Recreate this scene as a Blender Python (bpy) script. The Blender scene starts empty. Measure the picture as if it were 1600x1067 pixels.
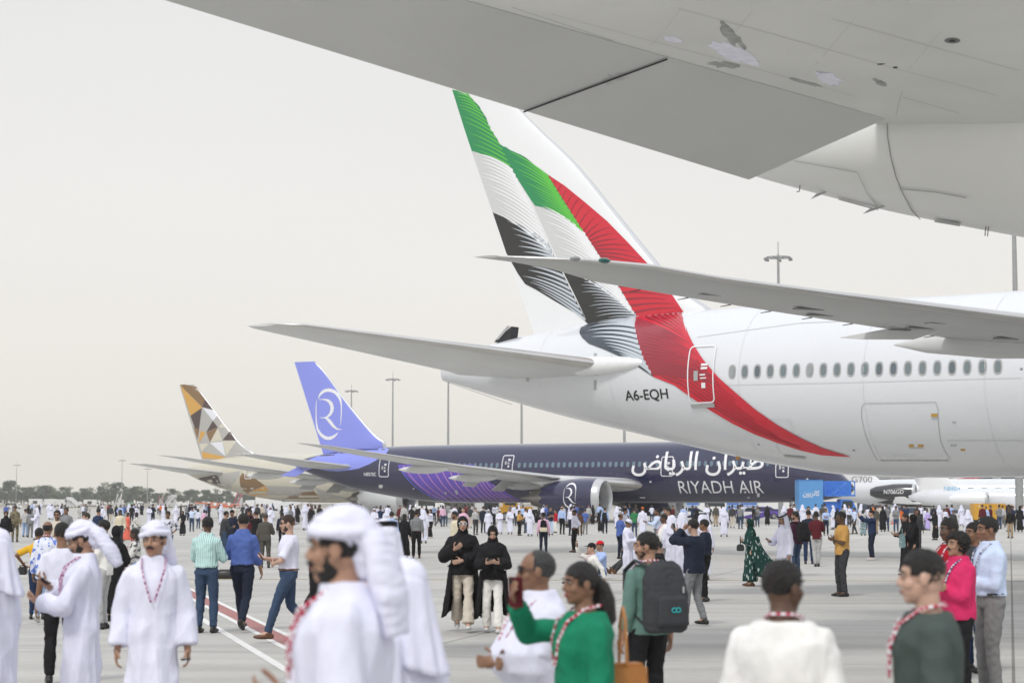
import bpy, bmesh, math, random
from mathutils import Vector, Matrix, noise
R = math.radians
random.seed(7)
S = bpy.context.scene
COL = S.collection

# ------------------------------------------------------------------ camera
F_PX = 3111.0; CAM_H = 1.9; PITCH = math.atan(251.5 / F_PX)
cd = bpy.data.cameras.new('camera'); cam = bpy.data.objects.new('camera', cd); COL.objects.link(cam)
cd.lens = 70.0; cd.sensor_width = 36.0; cd.clip_start = 0.1; cd.clip_end = 9000
cam.location = (0, 0, CAM_H); cam.rotation_euler = (math.pi / 2 + PITCH, 0, 0)
cd.dof.use_dof = True; cd.dof.focus_distance = 48.0; cd.dof.aperture_fstop = 3.0
S.camera = cam
# ------------------------------------------------------------------ sky, sun, exposure
w = bpy.data.worlds.new('World'); S.world = w; w.use_nodes = True
nt = w.node_tree; nt.nodes.clear()
out = nt.nodes.new('ShaderNodeOutputWorld'); bg = nt.nodes.new('ShaderNodeBackground')
sky = nt.nodes.new('ShaderNodeTexSky'); sky.sky_type = 'NISHITA'; sky.sun_disc = False
SUN_EL, SUN_AZ = R(50), R(205)
sky.sun_elevation = SUN_EL; sky.sun_rotation = SUN_AZ; sky.dust_density = 6; sky.air_density = 1.5
sc_ = nt.nodes.new('ShaderNodeMixRGB'); sc_.blend_type = 'MULTIPLY'; sc_.inputs[0].default_value = 1
sc_.inputs[2].default_value = (0.035, 0.035, 0.035, 1)
nt.links.new(sky.outputs[0], sc_.inputs[1])
tc = nt.nodes.new('ShaderNodeTexCoord'); sp = nt.nodes.new('ShaderNodeSeparateXYZ'); nt.links.new(tc.outputs['Generated'], sp.inputs[0])
rp = nt.nodes.new('ShaderNodeValToRGB')            # overcast veil: warm cream low down, whiter and brighter overhead
e = rp.color_ramp.elements
e[0].position = 0.0; e[0].color = (.955, .91, .835, 1)
e[1].position = 1.0; e[1].color = (1.02, 1.07, 1.16, 1)
for pos, c in ((0.06, (.95, .918, .86)), (0.14, (.905, .892, .865)), (0.24, (.855, .853, .845)), (0.32, (.86, .865, .87)), (0.5, (.98, 1.02, 1.09))):
    q = e.new(pos); q.color = (*c, 1)
nt.links.new(sp.outputs[2], rp.inputs[0])
nz = nt.nodes.new('ShaderNodeTexNoise'); nz.inputs['Scale'].default_value = 1.6; nz.inputs['Detail'].default_value = 3
mp = nt.nodes.new('ShaderNodeMapping'); mp.inputs['Scale'].default_value = (1, 1, 4); nt.links.new(tc.outputs['Generated'], mp.inputs[0]); nt.links.new(mp.outputs[0], nz.inputs[0])
mr = nt.nodes.new('ShaderNodeMapRange'); mr.inputs[3].default_value = 0.93; mr.inputs[4].default_value = 1.05; nt.links.new(nz.outputs[0], mr.inputs[0])
mm = nt.nodes.new('ShaderNodeMixRGB'); mm.blend_type = 'MULTIPLY'; mm.inputs[0].default_value = 1
nt.links.new(rp.outputs[0], mm.inputs[1]); nt.links.new(mr.outputs[0], mm.inputs[2])
ad = nt.nodes.new('ShaderNodeMixRGB'); ad.blend_type = 'MIX'; ad.inputs[0].default_value = 0.88
nt.links.new(sc_.outputs[0], ad.inputs[1]); nt.links.new(mm.outputs[0], ad.inputs[2])
nt.links.new(ad.outputs[0], bg.inputs[0]); bg.inputs[1].default_value = 1.0
nt.links.new(bg.outputs[0], out.inputs[0])
ld = bpy.data.lights.new('sun', 'SUN'); sun = bpy.data.objects.new('sun', ld); COL.objects.link(sun)
ld.energy = 1.45; ld.angle = R(10); ld.color = (1.0, 0.96, 0.90)
sd = Vector((math.sin(SUN_AZ) * math.cos(SUN_EL), math.cos(SUN_AZ) * math.cos(SUN_EL), math.sin(SUN_EL)))
sun.rotation_euler = sd.to_track_quat('Z', 'Y').to_euler()
S.view_settings.view_transform = 'Standard'; S.view_settings.look = 'None'
S.view_settings.exposure = 0.12; S.view_settings.gamma = 1.0
S.cycles.use_denoising = True
S.cycles.volume_bounces = 0; S.cycles.max_bounces = 8; S.cycles.volume_step_rate = 1

# ------------------------------------------------------------------ measuring and linking helpers
def ray(px, py):
    """direction of the view ray of a 1600x1067 photo pixel, scaled to unit depth along +Y"""
    u = (px - 800) / F_PX; v = (533.5 - py) / F_PX
    d = Vector((u, math.cos(PITCH) - v * math.sin(PITCH), math.sin(PITCH) + v * math.cos(PITCH)))
    return d / d.y
def P(px, py, Y):
    d = ray(px, py); return Vector((d.x * Y, Y, CAM_H + d.z * Y))
def ground(px, py):
    d = ray(px, py); Y = -CAM_H / d.z; return Vector((d.x * Y, Y, 0))
def tag(o, label=None, cat=None, group=None, kind=None):
    if label: o['label'] = label
    if cat: o['category'] = cat
    if group: o['group'] = group
    if kind: o['kind'] = kind
    return o
def empty(name, loc=(0, 0, 0), rz=0.0):
    o = bpy.data.objects.new(name, None); COL.objects.link(o); o.location = loc; o.rotation_euler = (0, 0, rz); o.empty_display_size = .3
    return o
def link(name, me, parent=None, mats=()):
    o = bpy.data.objects.new(name, me); COL.objects.link(o)
    if parent is not None: o.parent = parent
    for m in mats: me.materials.append(m)
    return o
def smooth(me, ang=None):
    me.polygons.foreach_set('use_smooth', [True] * len(me.polygons))
    if ang is not None:
        try: me.set_sharp_from_angle(angle=R(ang))
        except Exception: pass
def mesh(name, verts, faces, sm=True, ang=35):
    me = bpy.data.meshes.new(name); me.from_pydata([tuple(v) for v in verts], [], faces); me.validate(); me.update()
    if sm: smooth(me, ang)
    return me
class MB:
    """collects shapes with material slots; builds ONE mesh object"""
    def __init__(s): s.v = []; s.f = []; s.m = []; s.mats = []
    def mi(s, m):
        if m not in s.mats: s.mats.append(m)
        return s.mats.index(m)
    def add(s, vs, fs, m):
        o = len(s.v); s.v += [tuple(v) for v in vs]; k = s.mi(m)
        for f in fs: s.f.append(tuple(i + o for i in f)); s.m.append(k)
    def box(s, c, d, m, rz=0.0, taper=1.0, M=None):
        vs = []
        for z in (-1, 1):
            t = taper if z > 0 else 1.0
            for x, y in ((-1, -1), (1, -1), (1, 1), (-1, 1)):
                v = Vector((x * d[0] / 2 * t, y * d[1] / 2 * t, z * d[2] / 2))
                if rz: v.rotate(Matrix.Rotation(rz, 3, 'Z'))
                v += Vector(c)
                vs.append(M @ v if M else v)
        s.add(vs, [(3, 2, 1, 0), (4, 5, 6, 7), (0, 1, 5, 4), (1, 2, 6, 5), (2, 3, 7, 6), (3, 0, 4, 7)], m)
    def tube(s, pts, r, m, n=10, cap=True, flat=None):
        pts = [Vector(p) for p in pts]; rs = r if isinstance(r, (list, tuple)) else [r] * len(pts)
        vs, fs = [], []
        t0 = (pts[1] - pts[0]).normalized()
        a = t0.orthogonal().normalized() if abs(t0.z) > .9 else t0.cross(Vector((0, 0, 1))).normalized()
        for i, p in enumerate(pts):
            t = (pts[min(i + 1, len(pts) - 1)] - pts[max(i - 1, 0)]).normalized()
            a = (a - t * a.dot(t)).normalized(); b = t.cross(a)
            for k in range(n):
                an = 2 * math.pi * k / n
                vs.append(p + a * math.cos(an) * rs[i] + b * math.sin(an) * rs[i] * (flat or 1))
        for i in range(len(pts) - 1):
            for k in range(n):
                fs.append((i * n + k, i * n + (k + 1) % n, (i + 1) * n + (k + 1) % n, (i + 1) * n + k))
        if cap: fs.append(tuple(range(n))[::-1]); fs.append(tuple((len(pts) - 1) * n + k for k in range(n)))
        s.add(vs, fs, m)
    def ell(s, c, r, m, n=14, k=9, M=None):
        vs, fs = [], []
        c = Vector(c)
        for i in range(k + 1):
            th = math.pi * i / k
            for j in range(n):
                ph = 2 * math.pi * j / n
                v = Vector((r[0] * math.sin(th) * math.cos(ph), r[1] * math.sin(th) * math.sin(ph), r[2] * math.cos(th)))
                if M is not None: v = M @ v
                vs.append(c + v)
        for i in range(k):
            for j in range(n): fs.append((i * n + j, (i + 1) * n + j, (i + 1) * n + (j + 1) % n, i * n + (j + 1) % n))
        s.add(vs, fs, m)
    def prism(s, pts, vec, m):
        n = len(pts); vec = Vector(vec); vs = [Vector(p) for p in pts] + [Vector(p) + vec for p in pts]
        s.add(vs, [tuple(range(n))[::-1], tuple(range(n, 2 * n))] + [(i, (i + 1) % n, n + (i + 1) % n, n + i) for i in range(n)], m)
    def build(s, name, parent=None, sm=True, ang=35, bevel=0):
        me = bpy.data.meshes.new(name); me.from_pydata(s.v, [], s.f)
        me.polygons.foreach_set('material_index', s.m)
        me.update()
        bm = bmesh.new(); bm.from_mesh(me); bmesh.ops.remove_doubles(bm, verts=bm.verts, dist=1e-5)
        bmesh.ops.recalc_face_normals(bm, faces=bm.faces)
        if bevel: bmesh.ops.bevel(bm, geom=[ed for ed in bm.edges if len(ed.link_faces) == 2 and ed.calc_face_angle(0) > .6], offset=bevel, segments=2, affect='EDGES', clamp_overlap=True)
        bm.to_mesh(me); bm.free()
        if sm: smooth(me, ang)
        return link(name, me, parent, s.mats)

# ------------------------------------------------------------------ materials
MATS = {}
def mat(name, col, rough=.5, metal=0.0, var=0.0, vscale=2.0, bump=0.0, bscale=10.0, coat=0.0, spec=.5, emit=0, trans=0, stretch=None):
    if name in MATS: return MATS[name]
    m = bpy.data.materials.new(name); MATS[name] = m; m.use_nodes = True
    n = m.node_tree.nodes; l = m.node_tree.links; b = n['Principled BSDF']
    b.inputs['Base Color'].default_value = (*col, 1); b.inputs['Roughness'].default_value = rough; b.inputs['Metallic'].default_value = metal
    b.inputs['Specular IOR Level'].default_value = spec; b.inputs['Coat Weight'].default_value = coat; b.inputs['Coat Roughness'].default_value = .08
    if trans: b.inputs['Transmission Weight'].default_value = trans
    if emit: b.inputs['Emission Color'].default_value = (*col, 1); b.inputs['Emission Strength'].default_value = emit
    if var or bump:
        t = n.new('ShaderNodeTexCoord')
        src = t.outputs['Object']
        if stretch:
            mpg = n.new('ShaderNodeMapping'); mpg.inputs['Scale'].default_value = stretch; l.new(src, mpg.inputs[0]); src = mpg.outputs[0]
    if var:
        z = n.new('ShaderNodeTexNoise'); z.inputs['Scale'].default_value = vscale; z.inputs['Detail'].default_value = 5; l.new(src, z.inputs[0])
        r = n.new('ShaderNodeMapRange'); r.inputs[3].default_value = 1 - var; r.inputs[4].default_value = 1 + var; r.inputs[1].default_value = .3; r.inputs[2].default_value = .7; l.new(z.outputs[0], r.inputs[0])
        x = n.new('ShaderNodeMixRGB'); x.blend_type = 'MULTIPLY'; x.inputs[0].default_value = 1; x.inputs[1].default_value = (*col, 1); l.new(r.outputs[0], x.inputs[2]); l.new(x.outputs[0], b.inputs['Base Color'])
    if bump:
        z2 = n.new('ShaderNodeTexNoise'); z2.inputs['Scale'].default_value = bscale; z2.inputs['Detail'].default_value = 3; l.new(src, z2.inputs[0])
        bp = n.new('ShaderNodeBump'); bp.inputs['Strength'].default_value = bump; bp.inputs['Distance'].default_value = .03; l.new(z2.outputs[0], bp.inputs['Height']); l.new(bp.outputs[0], b.inputs['Normal'])
    return m
def nodes(m): return m.node_tree.nodes, m.node_tree.links, m.node_tree.nodes['Principled BSDF']

M_WHITE = mat('white_paint', (.80, .81, .82), .28, var=.02, vscale=.35, coat=.5)
M_WING = mat('wing_grey', (.45, .46, .45), .42, var=.06, vscale=.6, stretch=(1, 1, 3))
M_WINGW = mat('wing_light_grey', (.64, .65, .645), .38, var=.05, vscale=.6)
M_UNDER = mat('composite_grey', (.69, .70, .675), .45, var=.06, vscale=.5)
M_LE = mat('bare_metal_edge', (.60, .59, .57), .32, .75, var=.05, vscale=1)
M_DARK = mat('dark_rubber', (.02, .02, .022), .6)
M_LINE = mat('panel_line', (.46, .47, .48), .6)
M_SEAL = mat('seal_grey', (.22, .22, .22), .6)
M_GLASS = mat('window_glass', (.16, .20, .21), .08, spec=.8)
M_GLASS2 = mat('window_glass_blind', (.30, .33, .33), .2); M_GLASS3 = mat('window_glass_dark', (.10, .13, .15), .06, spec=.9)
M_WFRAME = mat('window_frame', (.42, .43, .43), .35, .3)
M_NAVY = mat('navy_paint', (.010, .011, .056), .22, coat=.8, var=.03, vscale=.5)
M_PERI = mat('periwinkle_paint', (.235, .275, .76), .3, coat=.4)
M_DECW = mat('white_marking', (.80, .80, .82), .4)
M_BLACKM = mat('black_marking', (.015, .015, .017), .45)
M_STEEL = mat('galvanised_steel', (.36, .37, .37), .45, .6, var=.08, vscale=3)
M_FAN = mat('fan_grey', (.10, .10, .11), .4, .6)
M_TITAN = mat('exhaust_metal', (.30, .28, .26), .35, .9)
def lerp(a, b, t): return a + (b - a) * t
# ------------------------------------------------------------------ airliner kit (local frame: x forward from the tail end, -y starboard, z up)
def pchip(xs, ys, x):
    if x <= xs[0]: return ys[0]
    if x >= xs[-1]: return ys[-1]
    i = max(k for k in range(len(xs)) if xs[k] <= x); i = min(i, len(xs) - 2)
    def sl(k): return (ys[k + 1] - ys[k]) / (xs[k + 1] - xs[k])
    def d(k):
        if k == 0: return sl(0)
        if k == len(xs) - 1: return sl(k - 1)
        a, b = sl(k - 1), sl(k)
        return 0 if a * b <= 0 else 2 * a * b / (a + b)
    h = xs[i + 1] - xs[i]; t = (x - xs[i]) / h
    return ((1 + 2 * t) * (1 - t) ** 2 * ys[i] + t * (1 - t) ** 2 * h * d(i) + t * t * (3 - 2 * t) * ys[i + 1] + t * t * (t - 1) * h * d(i + 1))
class Jet:
    def __init__(s, name, label, cat, tail, phi, st, group=None):
        s.tail = Vector((tail[0], tail[1], 0)); s.phi = phi; s.st = st; s.xs = [a[0] for a in st]
        s.root = empty(name, s.tail, phi); tag(s.root, label, cat, group)
        s.M = Matrix.Translation(s.tail) @ Matrix.Rotation(phi, 4, 'Z'); s.Mi = s.M.inverted()
    def sec(s, x):
        zb, zt, ry = (pchip(s.xs, [a[k] for a in s.st], x) for k in (1, 2, 3))
        return (zb + zt) / 2, (zt - zb) / 2, ry
    def ysurf(s, x, z, off=0.0):
        zc, rz, ry = s.sec(x); q = (z - zc) / rz
        return -(ry * math.sqrt(max(0.0, 1 - q * q))) - off
    def lray(s, px, py):
        o = s.Mi @ Vector((0, 0, CAM_H)); d = (s.Mi.to_3x3() @ ray(px, py)); return o, d
    def pix(s, px, py, y=None):
        """photo pixel -> (x, z) on the starboard skin, or on the plane y=const"""
        o, d = s.lray(px, py); yy = y if y is not None else -2.5
        for _ in range(1 if y is not None else 14):
            t = (yy - o.y) / d.y; p = o + d * t
            if y is None: yy = .5 * yy + .5 * s.ysurf(p.x, p.z)
        return (p.x, p.z)
    def fuselage(s, m, n=150, step=.5, x1=None, m2=None, mfun=None):
        x = s.xs[0]; L = []
        while x < s.xs[-1] - .01: L.append(x); x += step if (x > 1.5 and x < s.xs[-1] - 6) else .25
        L.append(s.xs[-1])
        vs, fs = [], []
        for x in L:
            zc, rz, ry = s.sec(x)
            for k in range(n):
                a = 2 * math.pi * k / n; vs.append((x, math.cos(a) * ry, zc + math.sin(a) * rz))
        for i in range(len(L) - 1):
            for k in range(n): fs.append((i * n + k, (i + 1) * n + k, (i + 1) * n + (k + 1) % n, i * n + (k + 1) % n))
        fs.append(tuple(range(n))); fs.append(tuple((len(L) - 1) * n + k for k in range(n))[::-1])
        me = mesh('fuselage', vs, fs, ang=50); o = link('fuselage', me, s.root, [m] + ([m2] if m2 else [])); s.fus = o
        return o
    # flat outlines laid on the skin -------------------------------------------------
    def lay(s, name, polys, m, off=.006, y=None, parent=None, step=.45, mapy=None):
        bm = bmesh.new()
        for pl in polys:
            vs = [bm.verts.new((a, 0, b)) for a, b in pl]
            try: bm.faces.new(vs)
            except ValueError: pass
        return s._lay(name, bm, m, off, y, parent, step, mapy)
    def _lay(s, name, bm, m, off, y, parent, step, mapy):
        bmesh.ops.triangulate(bm, faces=bm.faces)
        if y is None or mapy:
            xs = [v.co.x for v in bm.verts]; zs = [v.co.z for v in bm.verts]
            for ax, lo, hi, n in ((0, min(xs), max(xs), (1, 0, 0)), (2, min(zs), max(zs), (0, 0, 1))):
                st_ = step if ax == 0 else step * .6
                k = math.ceil(lo / st_)
                while k * st_ < hi:
                    co = [0, 0, 0]; co[ax] = k * st_
                    bmesh.ops.bisect_plane(bm, geom=bm.verts[:] + bm.edges[:] + bm.faces[:], plane_co=co, plane_no=n, dist=1e-5); k += 1
        for v in bm.verts:
            if y is None and mapy is None:      # push out along the skin's own normal
                x_, z_ = v.co.x, v.co.z; zc, rz, ry = s.sec(x_); yy = s.ysurf(x_, z_); nn = Vector((0, yy / (ry * ry), (z_ - zc) / (rz * rz))); nn.normalize(); v.co = Vector((x_, yy, min(z_, zc + rz))) + nn * off
            else: v.co.y = (mapy(v.co.x, v.co.z) - off) if mapy else y - off
        bmesh.ops.recalc_face_normals(bm, faces=bm.faces)
        for f in bm.faces:
            if f.normal.y > 0: f.normal_flip()
        me = bpy.data.meshes.new(name); bm.to_mesh(me); bm.free(); smooth(me)
        return link(name, me, parent or s.root, [m])
    def text(s, name, txt, x0, z0, h, m, width=None, off=.01, y=None, parent=None, slant=0.0, step=.3, weight=0, mapy=None, rot=0.0):
        """x0 = local x of the left end as read from starboard (text runs toward +x = nose when the nose is on the right)"""
        bm = textbm(txt, h, width, weight)
        for v in bm.verts:
            a, b = v.co.x, v.co.z
            v.co.x = x0 + a * math.cos(rot) - b * math.sin(rot) + slant * b; v.co.z = z0 + b * math.cos(rot) + a * math.sin(rot)
        return s._lay(name, bm, m, off, y, parent, step, mapy)
    def pixpoly(s, pts, y=None): return [s.pix(a, b, y) for a, b in pts]
    # flying surfaces -----------------------------------------------------------------
    def surface(s, name, secs, m, side=-1, tc=.11, vert=False, mle=None, n=14, ang=40, lec=.075, tw=0.0):
        """secs: (span, xLE, chord, height, thickness ratio). vert=True: span is height and the section lies in x-y"""
        prof = []
        for i in range(n + 1):
            c = (1 - math.cos(math.pi * i / n)) / 2; prof.append((c, 1))
        for i in range(n - 1, 0, -1):
            c = (1 - math.cos(math.pi * i / n)) / 2; prof.append((c, -1))
        vs, fs, mi = [], [], []; N = len(prof)
        for sp_, xl, ch, h, t in secs:
            for c, sg in prof:
                th = 5 * t * (.2969 * math.sqrt(c) - .126 * c - .3516 * c * c + .2843 * c ** 3 - .1015 * c ** 4) * ch
                if vert: vs.append((xl - c * ch, sg * th, sp_))
                else: vs.append((xl - c * ch, side * sp_, h + c * tw * ch / 4 + sg * th * (1.0 if sg > 0 else .9)))
        for i in range(len(secs) - 1):
            for k in range(N):
                fs.append((i * N + k, i * N + (k + 1) % N, (i + 1) * N + (k + 1) % N, (i + 1) * N + k))
                cm = (prof[k][0] + prof[(k + 1) % N][0]) / 2; mi.append(1 if (mle and cm < lec) else 0)
        fs.append(tuple(range(N))); fs.append(tuple((len(secs) - 1) * N + k for k in range(N))); mi += [0, 0]
        me = bpy.data.meshes.new(name); me.from_pydata(vs, [], fs); me.polygons.foreach_set('material_index', mi)
        bm = bmesh.new(); bm.from_mesh(me); bmesh.ops.recalc_face_normals(bm, faces=bm.faces); bm.to_mesh(me); bm.free(); smooth(me, ang)
        return link(name, me, s.root, [m] + ([mle] if mle else []))
    def spin(s, name, prof, axis_o, m, parent=None, n=36, ang=40, yaw=0.0, pitch=0.0, serr=None):
        """prof: (x, r) along local +x"""
        vs, fs = [], []
        Mx = Matrix.Translation(Vector(axis_o)) @ Matrix.Rotation(yaw, 4, 'Z') @ Matrix.Rotation(pitch, 4, 'Y')
        for i, (x, r) in enumerate(prof):
            for k in range(n):
                a = 2 * math.pi * k / n
                dx = serr * (abs((k % 4) - 2) / 2 - .5) if serr and i == 0 else 0
                vs.append(Mx @ Vector((x + dx, r * math.cos(a), r * math.sin(a))))
        for i in range(len(prof) - 1):
            for k in range(n): fs.append((i * n + k, i * n + (k + 1) % n, (i + 1) * n + (k + 1) % n, (i + 1) * n + k))
        me = mesh(name, vs, fs, ang=ang); return link(name, me, parent or s.root, [m])
    def engine(s, c, r, L, mcowl, side=-1, chev=True):
        """c: centre of the intake lip (x, |y|, z)"""
        x, y, z = c; o = (x, side * y, z)
        cow = s.spin('engine', [(-L, .70 * r), (-L * .8, .86 * r), (-L * .5, .985 * r), (-L * .28, r), (-L * .16, .985 * r), (-L * .12, .975 * r)], o, mcowl, serr=.35 if chev else None, n=48)
        s.spin('intake_lip', [(-L * .12, .977 * r), (-.25 * r, .955 * r), (-.06 * r, .915 * r), (0, .865 * r), (-.05 * r, .815 * r), (-.25 * r, .79 * r), (-.75 * r, .80 * r)], o, M_LIP, cow)
        s.spin('fan', [(-.75 * r, .80 * r), (-.80 * r, .3 * r), (-.35 * r, .02 * r)], o, M_FAN, cow)
        bm_ = MB()
        for k in range(22):
            a = 2 * math.pi * k / 22; ca, sa = math.cos(a), math.sin(a); ca2, sa2 = math.cos(a + .2), math.sin(a + .2)
            p = lambda xx, rr, cc, ss: (o[0] + xx, o[1] + rr * cc, o[2] + rr * ss)
            bm_.add([p(-.62 * r, .25 * r, ca, sa), p(-.60 * r, .78 * r, ca, sa), p(-.70 * r, .78 * r, ca2, sa2), p(-.72 * r, .25 * r, ca2, sa2)], [(0, 1, 2, 3)], M_TITAN)
        bm_.build('fan_blades', cow)
        s.spin('exhaust_nozzle', [(-L * 1.22, .36 * r), (-L * 1.1, .46 * r), (-L * .85, .60 * r), (-L * .75, .62 * r)], o, M_TITAN, cow)
        s.spin('exhaust_plug', [(-L * 1.42, .03 * r), (-L * 1.3, .14 * r), (-L * 1.1, .30 * r), (-L * .9, .32 * r)], o, M_TITAN, cow)
        return cow
    def pylon(s, x0, x1, y, zl, zh, m, side=-1, w_=.42):
        mb = MB(); Y = side * y
        prof = [(x0, zh - .1), (x0 - 1.0, zh + .28), (x1 + 2.2, zh + .5), (x1 - .6, zh + .45), (x1 - 1.2, zl + .7), (x1 + 1.2, zl), (x0 - 1.2, zl)]
        mb.prism([(a, Y - w_ / 2, b) for a, b in prof], (0, w_, 0), m); return mb.build('engine_pylon', s.root, bevel=.08)
    def gear(s, x, y, z0, wheels=2, r=.62, axle=.55, main=True):
        mb = MB(); mb.tube([(x, y, z0), (x, y, r)], [.17, .14], M_WINGW); mb.tube([(x - .9, y, z0), (x, y, r + .7)], .09, M_WINGW)
        o = mb.build('landing_gear', s.root)
        rows = [0] if not main else ([-.75, .75] if wheels == 2 else [-1.45, 0, 1.45])
        for rx in rows:
            a = MB(); a.tube([(x + rx, y - axle - .25, r), (x + rx, y + axle + .25, r)], .09, M_STEEL)
            if rx: a.tube([(x, y, r + .1), (x + rx, y, r)], .12, M_WINGW)
            a.build('axle', o)
            for sy in (-axle, axle):
                ww = MB(); ww.tube([(x + rx, y + sy - .23, r), (x + rx, y + sy - .17, r), (x + rx, y + sy + .17, r), (x + rx, y + sy + .23, r)], [r * .86, r, r, r * .86], M_DARK, n=24); ww.tube([(x + rx, y + sy - .235, r), (x + rx, y + sy + .235, r)], r * .45, M_WINGW, n=16)
                ww.build('wheel', o)
    def fairing(s, x0, x1, y, z, r, m, side=-1, name='flap_track_fairing'):
        L = x1 - x0; pr = [(x0, .02), (x0 + .1 * L, .45 * r), (x0 + .3 * L, .85 * r), (x0 + .55 * L, r), (x0 + .8 * L, .8 * r), (x0 + .95 * L, .35 * r), (x1, .02)]
        vs, fs, n = [], [], 16
        for x, q in pr:
            for k in range(n):
                a = 2 * math.pi * k / n; vs.append((x, side * y + q * .62 * math.cos(a), z + q * math.sin(a)))
        for i in range(len(pr) - 1):
            for k in range(n): fs.append((i * n + k, i * n + (k + 1) % n, (i + 1) * n + (k + 1) % n, (i + 1) * n + k))
        return link(name, mesh(name, vs, fs, ang=80), s.root, [m])
    def window(s, x, z, w_, h, frame=M_WFRAME, glass=M_GLASS, pane=True):
        def el(a, b): return [(x + a * (abs(math.cos(t)) ** .75) * (1 if math.cos(t) > 0 else -1), z + b * (abs(math.sin(t)) ** .75) * (1 if math.sin(t) > 0 else -1)) for t in [2 * math.pi * k / 14 for k in range(14)]]
        f = s.lay('window', [el(w_ / 2, h / 2)], frame, .010, step=9)
        if pane: s.lay('pane', [el(w_ / 2 - .055, h / 2 - .065)], random.choice((glass, glass, M_GLASS2, M_GLASS3)), .016, step=9, parent=f)
    def door(s, x, z0, w_, h, m, t=.06, lean=0.0, sill=True, off=.045, marks=True, line=None):
        ring = lambda a, r_: [(x + sx * (a[0] - r_) + r_ * math.cos(q), z0 + a[2] + sz * 0 + (a[1] - r_) * sz + r_ * math.sin(q)) for sx, sz, q0 in ((1, 1, 0), (-1, 1, 90), (-1, -1, 180), (1, -1, 270)) for q in [R(q0 + 15 * k) for k in range(7)]]
        A = ring((w_ / 2, h / 2, h / 2), .18); B = ring((w_ / 2 - t, h / 2 - t, h / 2), .13)
        quads = [[A[i], A[(i + 1) % len(A)], B[(i + 1) % len(A)], B[i]] for i in range(len(A))]
        d = s.lay('door', quads, m, off)
        if sill: s.lay('door_sill', [[(x - w_ / 2 + .05, z0 - .14), (x + w_ / 2 - .05, z0 - .14), (x + w_ / 2 - .05, z0 - .01), (x - w_ / 2 + .05, z0 - .01)]], M_WFRAME, off + .01, parent=d)
        if marks:
            q = lambda a, b, c, e_: [(x + a, z0 + b), (x + c, z0 + b), (x + c, z0 + e_), (x + a, z0 + e_)]
            s.lay('door_marking', [q(.02, 1.28, .30, 1.36), q(.02, 1.16, .30, 1.24), q(-.02, .95, .22, 1.0), q(.0, .84, .26, .88), q(.05, .52, .22, .7)], m, off + .006, parent=d)
            s.lay('door_window', [q(-.28, .78, -.10, 1.12)], M_WFRAME, off + .006, parent=d)
        return d
    def each(s, name, polys, m, off): return [s.lay(name, [p], m, off) for p in polys]
    def lines(s, name, segs, m, w_=.03, off=.02, y=None):
        polys = []
        for pl in segs:
            for a, b in zip(pl, pl[1:]):
                a, b = Vector(a), Vector(b); n = Vector((b - a).orthogonal()).normalized() * w_ / 2
                polys.append([tuple(a + n), tuple(b + n), tuple(b - n), tuple(a - n)])
        return s.lay(name, polys, m, off, y)
M_LIP = mat('intake_lip_grey', (.55, .56, .57), .3, .35)
_tc = {}
def textbm(txt, h, width=None, weight=0):
    cu = bpy.data.curves.new('t', 'FONT'); cu.body = txt; cu.size = 1; cu.offset = weight; cu.resolution_u = 4
    o = bpy.data.objects.new('t', cu); COL.objects.link(o)
    me = bpy.data.meshes.new_from_object(o.evaluated_get(bpy.context.evaluated_depsgraph_get()))
    bm = bmesh.new(); bm.from_mesh(me); bpy.data.objects.remove(o); bpy.data.curves.remove(cu); bpy.data.meshes.remove(me)
    if not bm.verts: return bm
    xs = [v.co.x for v in bm.verts]; ys = [v.co.y for v in bm.verts]; k = h / (max(ys) - min(ys)); kx = (width / (max(xs) - min(xs))) if width else k
    for v in bm.verts: v.co = Vector(((v.co.x - min(xs)) * kx, 0, (v.co.y - min(ys)) * k))
    return bm
def mirror_part(o, root):
    me = o.data.copy(); me.transform(Matrix.Scale(-1, 4, (0, 1, 0))); me.flip_normals()
    c = bpy.data.objects.new(o.name.split('.')[0], me); COL.objects.link(c); c.parent = root if o.parent is root else None
    return c
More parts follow.
